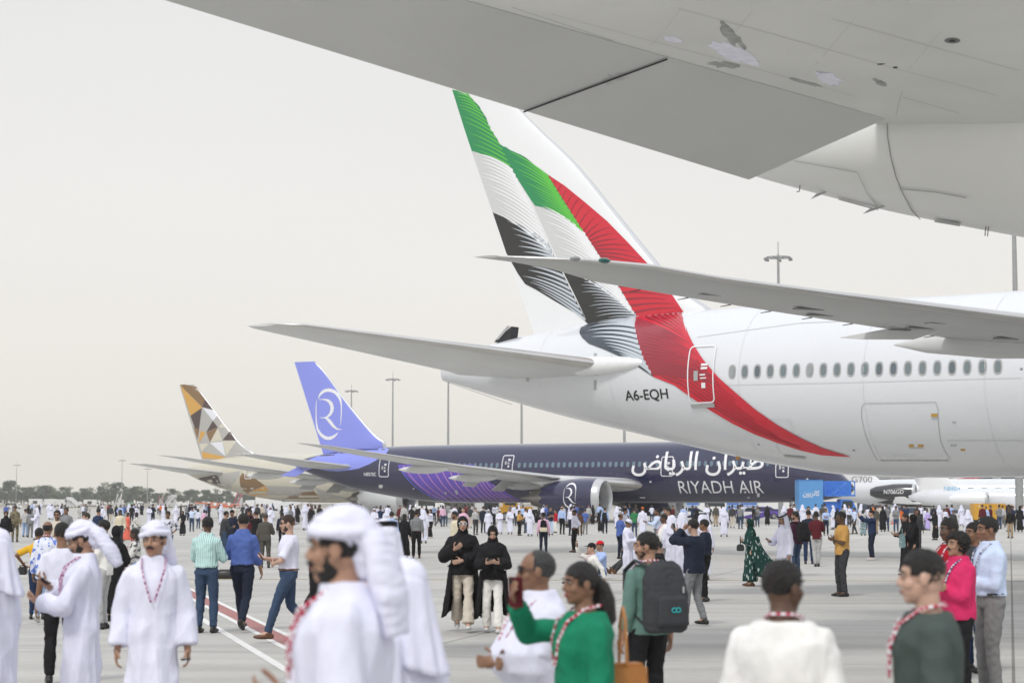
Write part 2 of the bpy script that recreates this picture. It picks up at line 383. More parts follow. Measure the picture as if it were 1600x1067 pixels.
# ------------------------------------------------------------------ ground
def concrete():
    m = bpy.data.materials.new('apron_concrete'); m.use_nodes = True; n, l, b = nodes(m)
    t = n.new('ShaderNodeTexCoord'); g = n.new('ShaderNodeNewGeometry')
    def nz(scale, det, sx=1, sy=1, rough=.5):
        mp = n.new('ShaderNodeMapping'); mp.inputs['Scale'].default_value = (sx, sy, 1); mp.inputs['Rotation'].default_value = (0, 0, R(4)); l.new(t.outputs['Object'], mp.inputs[0])
        z = n.new('ShaderNodeTexNoise'); z.inputs['Scale'].default_value = scale; z.inputs['Detail'].default_value = det; z.inputs['Roughness'].default_value = rough; l.new(mp.outputs[0], z.inputs[0]); return z.outputs[0]
    def rng(src, a, b_, c, d):
        r = n.new('ShaderNodeMapRange'); r.inputs[1].default_value = a; r.inputs[2].default_value = b_; r.inputs[3].default_value = c; r.inputs[4].default_value = d; l.new(src, r.inputs[0]); return r.outputs[0]
    def mul(a, b_):
        x = n.new('ShaderNodeMath'); x.operation = 'MULTIPLY'; l.new(a, x.inputs[0]); l.new(b_, x.inputs[1]); return x.outputs[0]
    big = rng(nz(.05, 4), .35, .65, .90, 1.06)
    strk = rng(nz(1.0, 5, .10, 1.1, .65), .3, .7, .84, 1.10)
    fine = rng(nz(6, 6, 1, 1, .7), .3, .7, .93, 1.06)
    tyre = rng(nz(.35, 3, .03, 1.0), .58, .72, 1.0, .84)
    oil = rng(nz(.9, 4, .5, 1.0, .6), .66, .74, 1.0, .86); patch = rng(nz(.16, 2, 1, 1), .60, .62, 1.0, .955)
    v = mul(mul(mul(mul(mul(big, strk), fine), tyre), oil), patch)
    # slab joints
    mp = n.new('ShaderNodeMapping'); mp.inputs['Rotation'].default_value = (0, 0, R(14)); l.new(t.outputs['Object'], mp.inputs[0])
    br = n.new('ShaderNodeTexBrick'); br.offset = 0; br.inputs['Scale'].default_value = 1; br.inputs['Brick Width'].default_value = 7.5; br.inputs['Row Height'].default_value = 6.0
    br.inputs['Mortar Size'].default_value = .022; br.inputs['Mortar Smooth'].default_value = .3; br.inputs['Color1'].default_value = (1, 1, 1, 1); br.inputs['Color2'].default_value = (.93, .93, .93, 1); br.inputs['Mortar'].default_value = (.42, .41, .39, 1); l.new(mp.outputs[0], br.inputs[0])
    vo = n.new('ShaderNodeTexVoronoi'); vo.feature = 'DISTANCE_TO_EDGE'; vo.inputs['Scale'].default_value = .12; 
    wz = n.new('ShaderNodeTexNoise'); wz.inputs['Scale'].default_value = .8; wz.inputs['Detail'].default_value = 4; l.new(t.outputs['Object'], wz.inputs[0])
    wm = n.new('ShaderNodeMixRGB'); wm.inputs[0].default_value = .35; l.new(t.outputs['Object'], wm.inputs[1]); 
    ws = n.new('ShaderNodeVectorMath'); ws.operation = 'SCALE'; ws.inputs[3].default_value = 6; l.new(wz.outputs[1], ws.inputs[0])
    wa = n.new('ShaderNodeVectorMath'); wa.operation = 'ADD'; l.new(t.outputs['Object'], wa.inputs[0]); l.new(ws.outputs[0], wa.inputs[1]); l.new(wa.outputs[0], vo.inputs[0])
    crack = rng(vo.outputs[0], .0, .0022, .72, 1.0)
    v = mul(v, crack)
    base = n.new('ShaderNodeMixRGB'); base.blend_type = 'MULTIPLY'; base.inputs[0].default_value = 1; base.inputs[1].default_value = (.485, .472, .442, 1); l.new(v, base.inputs[2])
    x2 = n.new('ShaderNodeMixRGB'); x2.blend_type = 'MULTIPLY'; x2.inputs[0].default_value = 1; l.new(base.outputs[0], x2.inputs[1]); l.new(br.outputs[0], x2.inputs[2])
    l.new(x2.outputs[0], b.inputs['Base Color']); b.inputs['Roughness'].default_value = .75
    bp = n.new('ShaderNodeBump'); bp.inputs['Strength'].default_value = .15; bp.inputs['Distance'].default_value = .02; l.new(fine, bp.inputs['Height']); l.new(bp.outputs[0], b.inputs['Normal'])
    return m
GSZ = 1500
g_ = mesh('apron', [(-GSZ, -60, 0), (GSZ, -60, 0), (GSZ, GSZ, 0), (-GSZ, GSZ, 0)], [(0, 1, 2, 3)], sm=False)
tag(link('apron', g_, None, [concrete()]), kind='structure')
def strip(name, a, b, off0, off1, z, m):
    a = Vector((a[0], a[1])); b = Vector((b[0], b[1])); d = (b - a).normalized(); nn = Vector((-d.y, d.x))
    v = [a + nn * off0, b + nn * off0, b + nn * off1, a + nn * off1]
    N = 1
    tag(link(name, mesh(name, [(p.x, p.y, z) for p in v], [(0, 1, 2, 3)], sm=False), None, [m]), kind='structure')
M_PW = mat('worn_white_paint', (.74, .73, .71), .6, var=.12, vscale=6); M_PR = mat('worn_red_paint', (.34, .13, .12), .6, var=.2, vscale=5)
M_PY = mat('worn_yellow_paint', (.62, .52, .30), .6, var=.15, vscale=4); M_PD = mat('dark_patch_paint', (.20, .20, .20), .7, var=.15, vscale=2)
A = ground(184, 868); B = ground(446, 996); dd = (A - B).normalized(); B = B - dd * 14; A = A + dd * 14
strip('stand_line_white', A, B, -.32, -.22, .004, M_PW); strip('stand_line_red', A, B, -.215, .05, .004, M_PR); strip('stand_line_white', A, B, .055, .15, .004, M_PW)
strip('stand_line_white', A, B, -.78, -.66, .004, M_PW)
strip('yellow_line', ground(-200, 903), ground(1800, 908), -.10, .10, .008, M_PY)
strip('yellow_line', ground(-200, 846), ground(1800, 846), -.12, .12, .008, M_PY)
strip('sand_verge', (-1480, 640), (1480, 640), 0, 800, .004, mat('sandy_soil', (.40, .36, .29), .9, var=.2, vscale=.05))

# ------------------------------------------------------------------ white jet with the flag tail
ST777 = [(0, 6.74, 7.5, .16), (.3, 6.66, 7.6, .3), (3.5, 5.78, 8.22, 1.05), (6.5, 5.02, 8.56, 1.65), (8.8, 4.52, 8.74, 2.05), (12.1, 3.80, 8.84, 2.5), (14.7, 3.27, 8.86, 2.8), (17.9, 2.84, 8.84, 3.0), (21.8, 2.72, 8.80, 3.08), (24, 2.72, 8.80, 3.1), (64, 2.72, 8.80, 3.1), (67.5, 2.85, 8.6, 2.9), (70.5, 3.3, 7.7, 2.2), (72.6, 4.0, 6.6, 1.2), (73.3, 4.8, 5.6, .25)]
M_WHITEB = mat('white_fuselage', (.69, .71, .74), .2, coat=.7, var=.015, vscale=.3, spec=.6)
E = Jet('passenger_jet', 'large white airliner with a green, white, black and red flag on its tail', 'airliner', (-2.74, 79), R(-36), ST777)
E.fuselage(M_WHITEB)
# rudder + fin from traced corners
fx = lambda pts: [E.pix(a, b, 0) for a, b in pts]
te0, te1 = E.pix(835, 522, 0), E.pix(701, 139, 0)
LEp = sorted([(z, x) for x, z in fx([(1112, 482), (1092, 470), (1060, 447), (1024, 405), (965, 333), (900, 255), (845, 203), (822, 180)])]) ; LEp.append((te1[1], LEp[-1][1] - (te1[1] - LEp[-1][0]) * 1.02))
secs = []
for k in range(49):
    z = lerp(8.0, te1[1], k / 48); zq = max(z, LEp[0][0]); xl = pchip([q[0] for q in LEp], [q[1] for q in LEp], zq); xt = te0[0] + (z - te0[1]) / (te1[1] - te0[1]) * (te1[0] - te0[0])
    secs.append((z, xl, xl - xt, 0, .085))
finE = E.surface('tail_fin', secs, M_WHITE, vert=True, n=60, lec=.022, mle=mat('fin_edge_grey', (.50, .52, .55), .45, 0))
def yfin(jet, secs_):
    zs = [s_[0] for s_ in secs_]
    def f(x, z):
        xl = pchip(zs, [s_[1] for s_ in secs_], z); ch = pchip(zs, [s_[2] for s_ in secs_], z); t = secs_[0][4]; c = min(1, max(0, (xl - x) / ch))
        return -5 * t * (.2969 * math.sqrt(c) - .126 * c - .3516 * c * c + .2843 * c ** 3 - .1015 * c ** 4) * ch
    return f
yE = yfin(E, secs)
E.surface('tailplane', [(1.2, 9.6, 8.0, 6.85, .10), (2.3, 9.0, 7.0, 6.9, .10), (10.3, 1.95, 2.5, 8.1, .09), (10.75, .9, 1.35, 8.16, .08)], M_WINGW, -1, mle=M_LE)
E.surface('tailplane', [(1.2, 9.6, 8.0, 6.85, .10), (2.3, 9.0, 7.0, 6.9, .10), (10.3, 1.95, 2.5, 8.1, .09), (10.75, .9, 1.35, 8.16, .08)], M_WINGW, 1, mle=M_LE)
mb = MB()
for k in range(8):
    t = k / 7; mb.ell((lerp(8.2, 10.6, t), -lerp(2.1, 2.25, t), 6.86), (.7, .35 * math.sqrt(max(.05, 1 - t * t * .95)), .36 * math.sqrt(max(.05, 1 - t * t * .95))), M_WHITE)
mb.build('tailplane_root_fairing', E.root, ang=80)
# tail cone dark exhaust flap on top
mb = MB(); q = E.pix(795, 528, 0); mb.prism([(q[0] - .55, -.22, q[1] - .15), (q[0] + .2, -.22, q[1] - .1), (q[0] + .28, -.22, q[1] + .42)], (0, .5, 0), M_DARK); mb.prism([(q[0] - .5, -.25, q[1] - .1), (q[0] - .30, -.25, q[1] - .05), (q[0] + .22, -.25, q[1] + .42), (q[0] + .12, -.25, q[1] + .46)], (0, .03, 0), M_WFRAME); mb.build('power_unit_intake', E.root)
# wing (tip traced, root by proportion)
tw = E.pix(748, 404, -32.2); ti = E.pix(860, 405, -30.0)
W777 = [(0, 47.2, 13.8, 3.7, .13), (3.1, 45.5, 12.6, 3.85, .125), (10.2, 40.6, 8.3, 4.45, .105), (19.0, 34.55, 5.7, 5.25, .085), (22.0, 32.4, 5.0, 5.50, .08), (25.0, 30.4, 4.3, 5.72, .075), (27.5, 28.75, 3.6, 5.90, .072), (29.6, 27.1, 3.0, 6.12, .07), (30.6, 26.1, 2.4, 6.32, .07), (31.4, 25.0, 1.75, 6.44, .07), (32.3, 23.55, .6, 6.52, .08)]
dx = tw[0] - 23.0
W777 = [(a, b + dx * min(1, a / 32.), c, d, e_) for a, b, c, d, e_ in W777]
E.surface('wing', W777, M_WING, -1, mle=M_LE, n=22, tw=.20, lec=.05); E.surface('wing', W777, M_WING, 1, mle=M_LE, n=22, tw=.20, lec=.05)
fq = E.pix(1397, 542, -20.0)
E.fairing(fq[0], fq[0] + 8.0, 20.0, fq[1] + .05, .5, M_WINGW); E.fairing(37.0, 45.5, 12.0, 4.2, .6, M_WINGW)
E.fairing(28.2, 37.2, 20.0, 4.72, .62, M_WINGW, 1); E.fairing(35.5, 44.5, 12.0, 4.0, .7, M_WINGW, 1)
def wingpt(W, sp_, c):
    xl = pchip([a[0] for a in W], [a[1] for a in W], sp_); ch = pchip([a[0] for a in W], [a[2] for a in W], sp_); h = pchip([a[0] for a in W], [a[3] for a in W], sp_); return Vector((xl - c * ch, -sp_, h + (c * .2 * ch / 4 if W is W777 else 0)))
mb = MB(); p = wingpt(W777, 31.2, .02); mb.ell(p + Vector((.02, 0, .01)), (.10, .15, .055), mat('green_lamp_glass', (.005, .10, .085), .1, spec=.8)); mb.build('navigation_lamp', E.root)
mb = MB(); p = wingpt(W777, 31.52, .02); mb.ell(p + Vector((.02, 0, .01)), (.09, .13, .05), M_STEEL); mb.build('strobe_lamp', E.root)
for k in range(9):
    p = wingpt(W777, 20.5 + k * 1.15, 1.0); mb = MB(); mb.tube([p, p + Vector((-.24, -.03, -.03))], [.014, .008], M_BLACKM, n=5); mb.build('static_wick', E.root)
mb = MB(); p = wingpt(W777, 22.3, 1.0); mb.prism([p + Vector((1.9, -.05, -.12)), p + Vector((.9, -.05, -.02)), p + Vector((-.75, -.05, -.22)), p + Vector((-.2, -.05, -.28)), p + Vector((1.0, -.05, -.34))], (0, .1, 0), M_WINGW); mb.build('fuel_vent', E.root)
# shallow access panels under the outer wing
for k, (sp_, c, a, b) in enumerate(((28.2, .62, .5, .22), (26.3, .5, .9, .18), (25, .72, .9, .12), (24.0, .35, .55, .28), (23.0, .6, 1.0, .16), (21.4, .5, .8, .3), (19.6, .35, .9, .22), (22.2, .8, 1.3, .1))):
    p = wingpt(W777, sp_, c); ch = pchip([q_[0] for q_ in W777], [q_[2] for q_ in W777], sp_); tt = pchip([q_[0] for q_ in W777], [q_[4] for q_ in W777], sp_); t_ = tt * ch * .9 * 5 * (.2969 * math.sqrt(c) - .126 * c - .3516 * c * c + .2843 * c ** 3 - .1015 * c ** 4)
    mb = MB(); mb.box((p.x, p.y, p.z - t_ + .006), (b * .8, a * .7, .014), mat('panel_shade', (.20, .21, .20), .6) if k % 3 else M_WFRAME, rz=R(-33)); mb.build('access_panel', E.root)
    mb = MB(); mb.box((p.x, p.y, p.z - t_ - .0), (b, a, .03), M_SEAL if k % 3 else M_WFRAME, rz=R(-33)); mb.build('access_panel', E.root)
E.engine((47.5, 9.9, 3.05), 1.95, 7.0, M_WHITE, -1, chev=False); E.engine((47.5, 9.9, 3.05), 1.95, 7.0, M_WHITE, 1, chev=False)
E.pylon(44.5, 38.5, 9.9, 4.0, 4.7, M_WHITE, -1); E.pylon(44.5, 38.5, 9.9, 4.0, 4.7, M_WHITE, 1)
E.gear(37.5, -5.5, 4.0, 3, .66, .7); E.gear(37.5, 5.5, 4.0, 3, .66, .7); E.gear(67.5, 0, 3.2, 1, .53, .3, main=False)
# windows: traced centres, 20 in view, then on toward the nose
first, last = E.pix(1144, 581), E.pix(1559, 573)
pitch = (last[0] - first[0]) / 19
zw = (first[1] + last[1]) / 2 + .0
for k in range(20): E.window(first[0] + pitch * k, lerp(first[1], last[1], k / 19), .30, .50)
for k in range(26, 60): E.window(first[0] + pitch * k, zw, .30, .50, pane=False)
d0, d1 = E.pix(1095, 630), E.pix(1104, 540)
E.door((d0[0] + d1[0]) / 2, d0[1], 1.14, d1[1] - d0[1], M_DECW, t=.05)
for k_ in (.35,): pass
t0, t1 = E.pix(979, 629), E.pix(1046, 629)
E.text('registration', 'A6-EQH', t0[0], t0[1], .43, M_BLACKM, width=t1[0] - t0[0], weight=.012, off=.012)
pp = E.pixpoly
c_ = [(1353, 629), (1347, 634), (1346, 650), (1352, 677), (1362, 703), (1371, 719)]
E.lines('cargo_door_outline', [pp(c_), pp([(1353, 630), (1462, 628), (1466, 640), (1470, 690), (1485, 718)]), pp([(1375, 719), (1482, 719)])], M_LINE, .022)
E.lines('skin_seam', [pp([(1115, 602), (1300, 598), (1598, 590)]), pp([(1204, 655), (1236, 656), (1243, 690)]), pp([(1204, 655), (1220, 708)]), pp([(1090, 527), (1250, 505), (1598, 490)]), pp([(1480, 688), (1598, 688)])], mat('faint_seam', (.60, .61, .62), .5), .018)
E.lay('drain_fitting', [pp([(1224, 710), (1259, 713), (1259, 716), (1226, 713)])], M_WFRAME, .03)
sx0 = E.pix(1150, 600)[0]
for k, xq in enumerate((-9.2, -5.6, .105, 4.875, 9.08, 13.3)): E.lines('frame_seam', [[(sx0 + xq, lerp(zc_ - rz_ * .93, zc_ + rz_ * .93, j / 14)) for j in range(15)] for zc_, rz_, _ in (E.sec(sx0 + xq),)], mat('very_faint_seam', (.655, .67, .69), .4), .014, off=.016)
mk = lambda x, y, w_, h: pp([(x, y), (x + w_, y), (x + w_, y + h), (x, y + h)])
E.each('placard', [mk(1455, 646, 10, 5), mk(1420, 694, 8, 4), mk(1434, 694, 9, 4), mk(1501, 701, 7, 3)], mat('placard_orange', (.55, .33, .06), .5), .01)
E.each('placard', [mk(1456, 652, 9, 3), mk(1421, 699, 22, 1.5), mk(1485, 694, 10, 3), mk(1488, 658, 6, 3)], M_LINE, .01)
E.each('fastener', [mk(x, 718, 1.4, 1.2) for x in (1378, 1391, 1405, 1421, 1431, 1448, 1466, 1479)] + [mk(1184, 693, 3, 2), mk(1332, 702, 4, 2), mk(1594, 575, 4, 3), mk(1063, 587, 3, 3)], M_SEAL, .01)
E.each('stabiliser_scale', [mk(928, 552, 4.5, 14), mk(928, 594, 4, 15)], M_WFRAME, .012); E.each('stabiliser_scale', [mk(822, 581, 2, 15), mk(824, 581, 5, 2), mk(822, 590, 5, 6)], M_WFRAME, .012)
E.lines('tail_seam', [pp([(692, 594), (800, 631)])], M_LINE, .02)
mb = MB(); q = E.pix(1153, 713, -.3); mb.box((q[0], -.3, q[1] - .0), (.14, .10, .2), mat('amber_lens', (.55, .25, .03), .3), taper=.6); mb.build('beacon', E.root)
for px_ in (1085,):
    mb = MB(); q = E.pix(1005, 467, 0)
# --- the flag --------------------------------------------------------------
FG = mat('flag_green', (.012, .25, .085), .32, coat=.4); FGL = mat('flag_light_green', (.10, .52, .05), .32, coat=.4); FW = mat('flag_grey_white', (.60, .61, .61), .32, coat=.4); FB = mat('flag_black', (.018, .018, .018), .35, coat=.4)
FGR = mat('flag_silver', (.50, .55, .60), .32, coat=.4); FR = mat('flag_red', (.60, .014, .035), .3, coat=.4); FRD = mat('flag_dark_red', (.30, .018, .035), .3, coat=.4); FWW = mat('flag_white', (.84, .85, .86), .32, coat=.4); FCH = mat('flag_charcoal', (.035, .045, .06), .3, coat=.5)
def z1(*p): return [(680 + a / 2.134, 120 + b / 2.134) for a, b in p]
def z2(*p): return [(680 + a / 3.335, 400 + b / 3.335) for a, b in p]
def z3(*p): return [(1040 + a / 2.857, 440 + b / 2.857) for a, b in p]
def jag(pts, amp=1.4, n=4):
    o = []
    for a, b in zip(pts, pts[1:]):
        for k in range(n): t = k / n; o.append((lerp(a[0], b[0], t) + (random.uniform(-amp, amp) if k else 0), lerp(a[1], b[1], t) + (random.uniform(-amp, amp) if k else 0)))
    return o + [pts[-1]]
def fin_lay(name, polys, m, off): return E.lay(name, [[E.pix(a, b, -.25) for a, b in p] for p in polys], m, off, y=0, mapy=yE, parent=finE)
def streaks(left, right, n, lay, name, m, off, u0=.15, sag=.0, wd=2.6, rng_=.25, seed=3, endw=0.0):
    """tapering brush strokes across a band between two traced edges (lists of photo points from top to bottom), widest at the right edge"""
    rd = random.Random(seed); polys = []
    def along(pts, t):
        k = t * (len(pts) - 1); i = min(int(k), len(pts) - 2); f = k - i; return (lerp(pts[i][0], pts[i + 1][0], f), lerp(pts[i][1], pts[i + 1][1], f))
    for k in range(n):
        t = (k + .5) / n; a = along(left, t); b = along(right, t); us = max(.02, u0 + rd.uniform(-rng_, rng_)); up, lo = [], []
        for j in range(9):
            u = lerp(us, 1.0, j / 8); x = lerp(a[0], b[0], u); y = lerp(a[1], b[1], u) - sag * 4 * u * (1 - u)
            h = wd * ((j / 8) ** .8 * (1 - endw * (j / 8) ** 3)) / 2 + .05
            up.append((x, y - h)); lo.append((x, y + h))
        polys += [[up[i], up[i + 1], lo[i + 1], lo[i]] for i in range(8)]
    return lay(name, polys, m, off)
gA_l, gA_r = z1((46, 40), (70, 110), (110, 245)), z1((100, 52), (150, 120), (205, 215), (250, 305))
fin_lay('flag_green_panel', [z1((45, 40), (75, 50), (105, 62)) + jag(z1((105, 62), (135, 92), (158, 128), (175, 170), (205, 215), (250, 305)))[1:] + jag(z1((250, 305), (235, 292), (180, 266), (110, 245)))[1:] + z1((85, 170))], FG, .010)
streaks(gA_l, gA_r, 15, fin_lay, 'flag_stroke', FGL, .016, .1, 3, 3.4, .2, endw=.3)
wA_l, wA_r = z1((112, 247), (180, 450)), z1((250, 305), (322, 440), (395, 600))
fin_lay('flag_white_panel', [z1((110, 245), (180, 266), (235, 292), (250, 305), (395, 600), (375, 555), (330, 520), (240, 475), (180, 450))], FW, .010)
streaks(wA_l, wA_r, 16, fin_lay, 'flag_stroke', FWW, .016, .15, 6, 5.2, .15)
bA_l, bA_r = z1((180, 450), (225, 585), (265, 655), (300, 695)), z1((375, 555), (395, 600), (450, 710), (505, 820))
fin_lay('flag_black_panel', [z1((180, 450), (240, 475), (330, 520), (375, 555), (395, 600), (450, 710), (510, 825), (470, 790), (390, 745), (330, 710), (290, 690), (265, 655), (225, 585))], FB, .010)
streaks(bA_l, bA_r, 16, fin_lay, 'flag_stroke', FGR, .016, .2, 5, 4.6, .18, seed=5)
gB_l, gB_r = z1((207, 228), (260, 330), (315, 412)), z1((372, 327), (430, 420), (497, 520))
fin_lay('flag_green_panel', [jag(z1((205, 225), (230, 233), (300, 270), (372, 325))) + z1((497, 520)) + jag(z1((497, 520), (470, 500), (430, 468), (380, 445), (330, 430)), 1)[1:] + z1((315, 410), (260, 325))], FG, .010)
streaks(gB_l, gB_r, 13, fin_lay, 'flag_stroke', FGL, .016, .25, 5, 4.2, .15, seed=8)
wB_l, wB_r = z1((318, 415), (430, 650)), z1((497, 520), (580, 650), (675, 800))
fin_lay('flag_white_panel', [z1((315, 410), (330, 430), (380, 445), (430, 468), (470, 500), (497, 520), (580, 650), (675, 800), (620, 745), (560, 700), (500, 668), (425, 650), (370, 530))], FW, .010)
streaks(wB_l, wB_r, 17, fin_lay, 'flag_stroke', FWW, .016, .2, 8, 5.0, .15, seed=9)
bB_l, bB_r = z1((428, 655), (470, 740), (510, 822)), z1((520, 672), (600, 730), (672, 800))
fin_lay('flag_black_panel', [z1((425, 650), (500, 668), (560, 700), (620, 745), (675, 800), (680, 822), (620, 825), (560, 835), (514, 842), (510, 825), (470, 740))], FB, .010)
streaks(z1((450, 680), (515, 826)), z1((560, 700), (690, 806)), 12, fin_lay, 'flag_stroke', FGR, .016, .25, 5, 2.6, .15, seed=10)
fin_lay('flag_red_panel', [z1((372, 325), (430, 363), (500, 420), (570, 480), (640, 552), (710, 628), (770, 700), (842, 800), (680, 820), (675, 800), (610, 690), (555, 605), (497, 520), (430, 420))], FR, .010)
streaks(z1((372, 327), (500, 420), (640, 552), (770, 700), (835, 778))[::-1], z1((372, 330), (497, 520), (555, 605), (675, 798))[::-1], 26, fin_lay, 'flag_stroke', FRD, .016, .1, 3, 3.6, .1, seed=11)
flay = lambda name, polys, m, off: E.lay(name, [pp(p) for p in polys], m, off)
flay('flag_grey_swoosh', [z2((760, 375), (790, 360), (850, 350), (1000, 330), (1050, 320), (1040, 360), (1060, 450), (1090, 540), (1140, 630), (1050, 572), (960, 522), (880, 487), (800, 457), (765, 425), (752, 400))], FCH, .030)
streaks(z2((800, 352), (770, 380), (775, 430), (850, 470), (960, 522)), z2((1048, 325), (1040, 360), (1060, 450), (1090, 540), (1135, 622)), 13, flay, 'flag_stroke', FGR, .040, .2, 5, 5.6, .12, seed=12)
red_r = z2((1305, 286), (1290, 320), (1298, 360), (1312, 405)) + z3((90, 200), (125, 280), (170, 350), (240, 430), (320, 500), (400, 568), (500, 638), (600, 694), (700, 740), (828, 780))
red_l = z3((700, 772), (600, 750), (500, 717), (400, 680), (300, 632), (200, 573), (100, 505), (40, 462)) + z2((1140, 630), (1090, 540), (1060, 450), (1040, 360), (1050, 320), (1150, 294), (1250, 284))
flay('flag_red_swoosh', [red_r + red_l], FR, .030)
streaks(z2((1335, 450), (1318, 420), (1303, 380), (1293, 330)), z2((1080, 320), (1150, 304), (1220, 296), (1285, 292)), 7, flay, 'flag_stroke', FRD, .040, .1, 3, 3.4, .1, seed=13)
streaks(z2((1340, 462), (1385, 520), (1430, 585), (1480, 640), (1530, 690)), z2((1052, 330), (1044, 380), (1064, 460), (1095, 545), (1136, 620)), 17, flay, 'flag_stroke', FRD, .040, .12, 5, 5.4, .14, seed=14)
for k in range(9):
    a = lerp(0, 1, k / 8); pts_ = []
    L_ = z2((1140, 625),) + z3((60, 475),) + z3((100, 500), (200, 568), (300, 627), (400, 675), (500, 712), (600, 745)); R_ = z2((1480, 630),) + z3((150, 330), (180, 370), (240, 430), (320, 500), (400, 568), (500, 638), (600, 694))
    f_ = .12 + .75 * a; up = [(lerp(p_[0], q_[0], f_), lerp(p_[1], q_[1], f_)) for p_, q_ in zip(L_, R_)][:8 - k // 2]
    polys = []
    for i, (p_, q_) in enumerate(zip(up, up[1:])):
        w0, w1 = 2.6 * (1 - i / len(up)) ** .7, 2.6 * (1 - (i + 1) / len(up)) ** .7
        polys.append([(p_[0], p_[1] - w0 / 2), (q_[0], q_[1] - w1 / 2), (q_[0], q_[1] + w1 / 2 + .05), (p_[0], p_[1] + w0 / 2)])
    flay('flag_stroke', polys, FRD, .040)
# ------------------------------------------------------------------ navy jet
def st787(k=1.0): return [(0, 5.75, 6.2, .15), (.3, 5.6, 6.35, .3), (5, 3.95, 7.25, 1.3), (9.7, 2.90, 7.66, 2.1), (16.4, 2.05, 7.80, 2.75), (22, 1.88, 7.82, 2.88), (50, 1.88, 7.82, 2.88), (54.5, 1.92, 7.45, 2.7), (57.8, 2.05, 6.3, 2.1), (59.8, 2.4, 4.8, 1.3), (60.9, 2.8, 3.75, .6), (61.2, 3.1, 3.4, .2)]
def build787(name, label, tail, phi, mfus, mfin, pf, tips, ped=0.0):
    J = Jet(name, label, 'airliner', tail, phi, st787()); J.fuselage(mfus)
    te0, te1, le = J.pix(*pf['te0'], 0), J.pix(*pf['te1'], 0), [J.pix(*p, 0) for p in pf['le']]
    lz = sorted([(z, x) for x, z in le]); secs = []
    for k in range(33):
        z = lerp(7.0, te1[1] - .02, k / 32); xl = pchip([q[0] for q in lz], [q[1] for q in lz], max(z, lz[0][0])); xt = te0[0] + (z - te0[1]) / (te1[1] - te0[1]) * (te1[0] - te0[0]); secs.append((z, xl, max(.4, xl - xt), 0, .08))
    J.fin = J.surface('tail_fin', secs, mfin, vert=True, n=50, lec=.03, mle=M_LIP); J.yf = yfin(J, secs)
    s1 = J.pix(*tips['stab'], -9.6); s0 = J.pix(*tips['stabroot'], -2.0)
    sec_s = [(.8, s0[0] + 1.0, 7.2, s0[1] - .1, .09), (2.0, s0[0], 6.3, s0[1], .09), (9.2, s1[0] + 1.8, 2.2, s1[1] - .05, .08), (9.8, s1[0] + .6, .9, s1[1], .08)]
    for sd_ in (-1, 1): J.surface('tailplane', sec_s, M_WINGW, sd_, mle=M_LE)
    t = J.pix(*tips['wing'], -30.0); rx = 40.8
    W = [(0, rx + 2, 13.0, 3.5, .13), (2.9, rx, 11.6, 3.65, .12), (9.5, lerp(rx, t[0] + 2, .245), 7.4, 4.15, .105), (18, lerp(rx, t[0] + 2, .56), 4.7, lerp(3.6, t[1], .45), .095), (26.3, lerp(rx, t[0] + 2, .865), 2.8, lerp(3.6, t[1], .80), .085), (28.6, t[0] + 2.3, 1.8, lerp(3.6, t[1], .93), .085), (30.0, t[0] + .1, .45, t[1], .08)]
    for sd_ in (-1, 1):
        J.surface('wing', W, M_WINGW, sd_, mle=M_LE, n=12)
        J.engine((40.2, 9.75, 2.32), 1.88, 6.2, pf['cowl'], sd_); J.pylon(38.6, 33.5, 9.75, 3.2, 3.9, M_WHITE, sd_)
        for y_, x_ in ((13.8, 1.0), (19.2, .9), (7.2, .4)):
            p = wingpt(W, y_, 1.0); J.fairing(p.x - 1.3, p.x + 4.0, y_, p.z - .42, .42, M_WINGW, sd_)
        for y_ in (8.6, 12.4):          # drooped flap panels behind the engine
            p = wingpt(W, y_, 1.0); mb = MB(); mb.prism([(p.x + .9, sd_ * (y_ - 1.3), p.z + .05), (p.x + .9, sd_ * (y_ + 1.3), p.z + .12), (p.x - .5, sd_ * (y_ + 1.3), p.z - 1.0), (p.x - .5, sd_ * (y_ - 1.3), p.z - 1.1)], (.05, 0, .08), M_WINGW); mb.build('flap', J.root)
    J.gear(31, -4.9, 3.0, 2, .62, .7); J.gear(31, 4.9, 3.0, 2, .62, .7); J.gear(55.5, 0, 2.4, 1, .48, .32, main=False)
    J.W = W
    return J
Rj = build787('passenger_jet', 'navy blue airliner with a periwinkle tail fin and purple stripes', (-23.1, 213), R(-26), M_NAVY, M_PERI,
    dict(te0=(506, 712), te1=(460, 565.5), le=[(493, 567.5), (500, 573), (540, 625), (570, 661), (590, 682), (603, 691)], cowl=M_NAVY), dict(stab=(371, 709), stabroot=(545, 728), wing=(468, 692)))
rp_ = Rj.pixpoly
def zA(*p): return [(440 + a / 3.811, 550 + b / 3.811) for a, b in p]
def zB(*p): return [(600 + a / 4, 660 + b / 4) for a, b in p]
def zC(*p): return [(950 + a / 3.902, 680 + b / 3.902) for a, b in p]
# periwinkle sweep over the rear body
Rj.lay('rear_colour_sweep', [rp_(zA((-10, 735), (165, 640), (270, 600), (380, 570), (480, 545), (560, 548), (600, 556), (640, 580), (620, 610), (570, 640), (520, 668), (460, 692), (400, 703), (340, 710), (270, 706), (200, 690), (140, 705), (80, 740)))], M_PERI, .012)
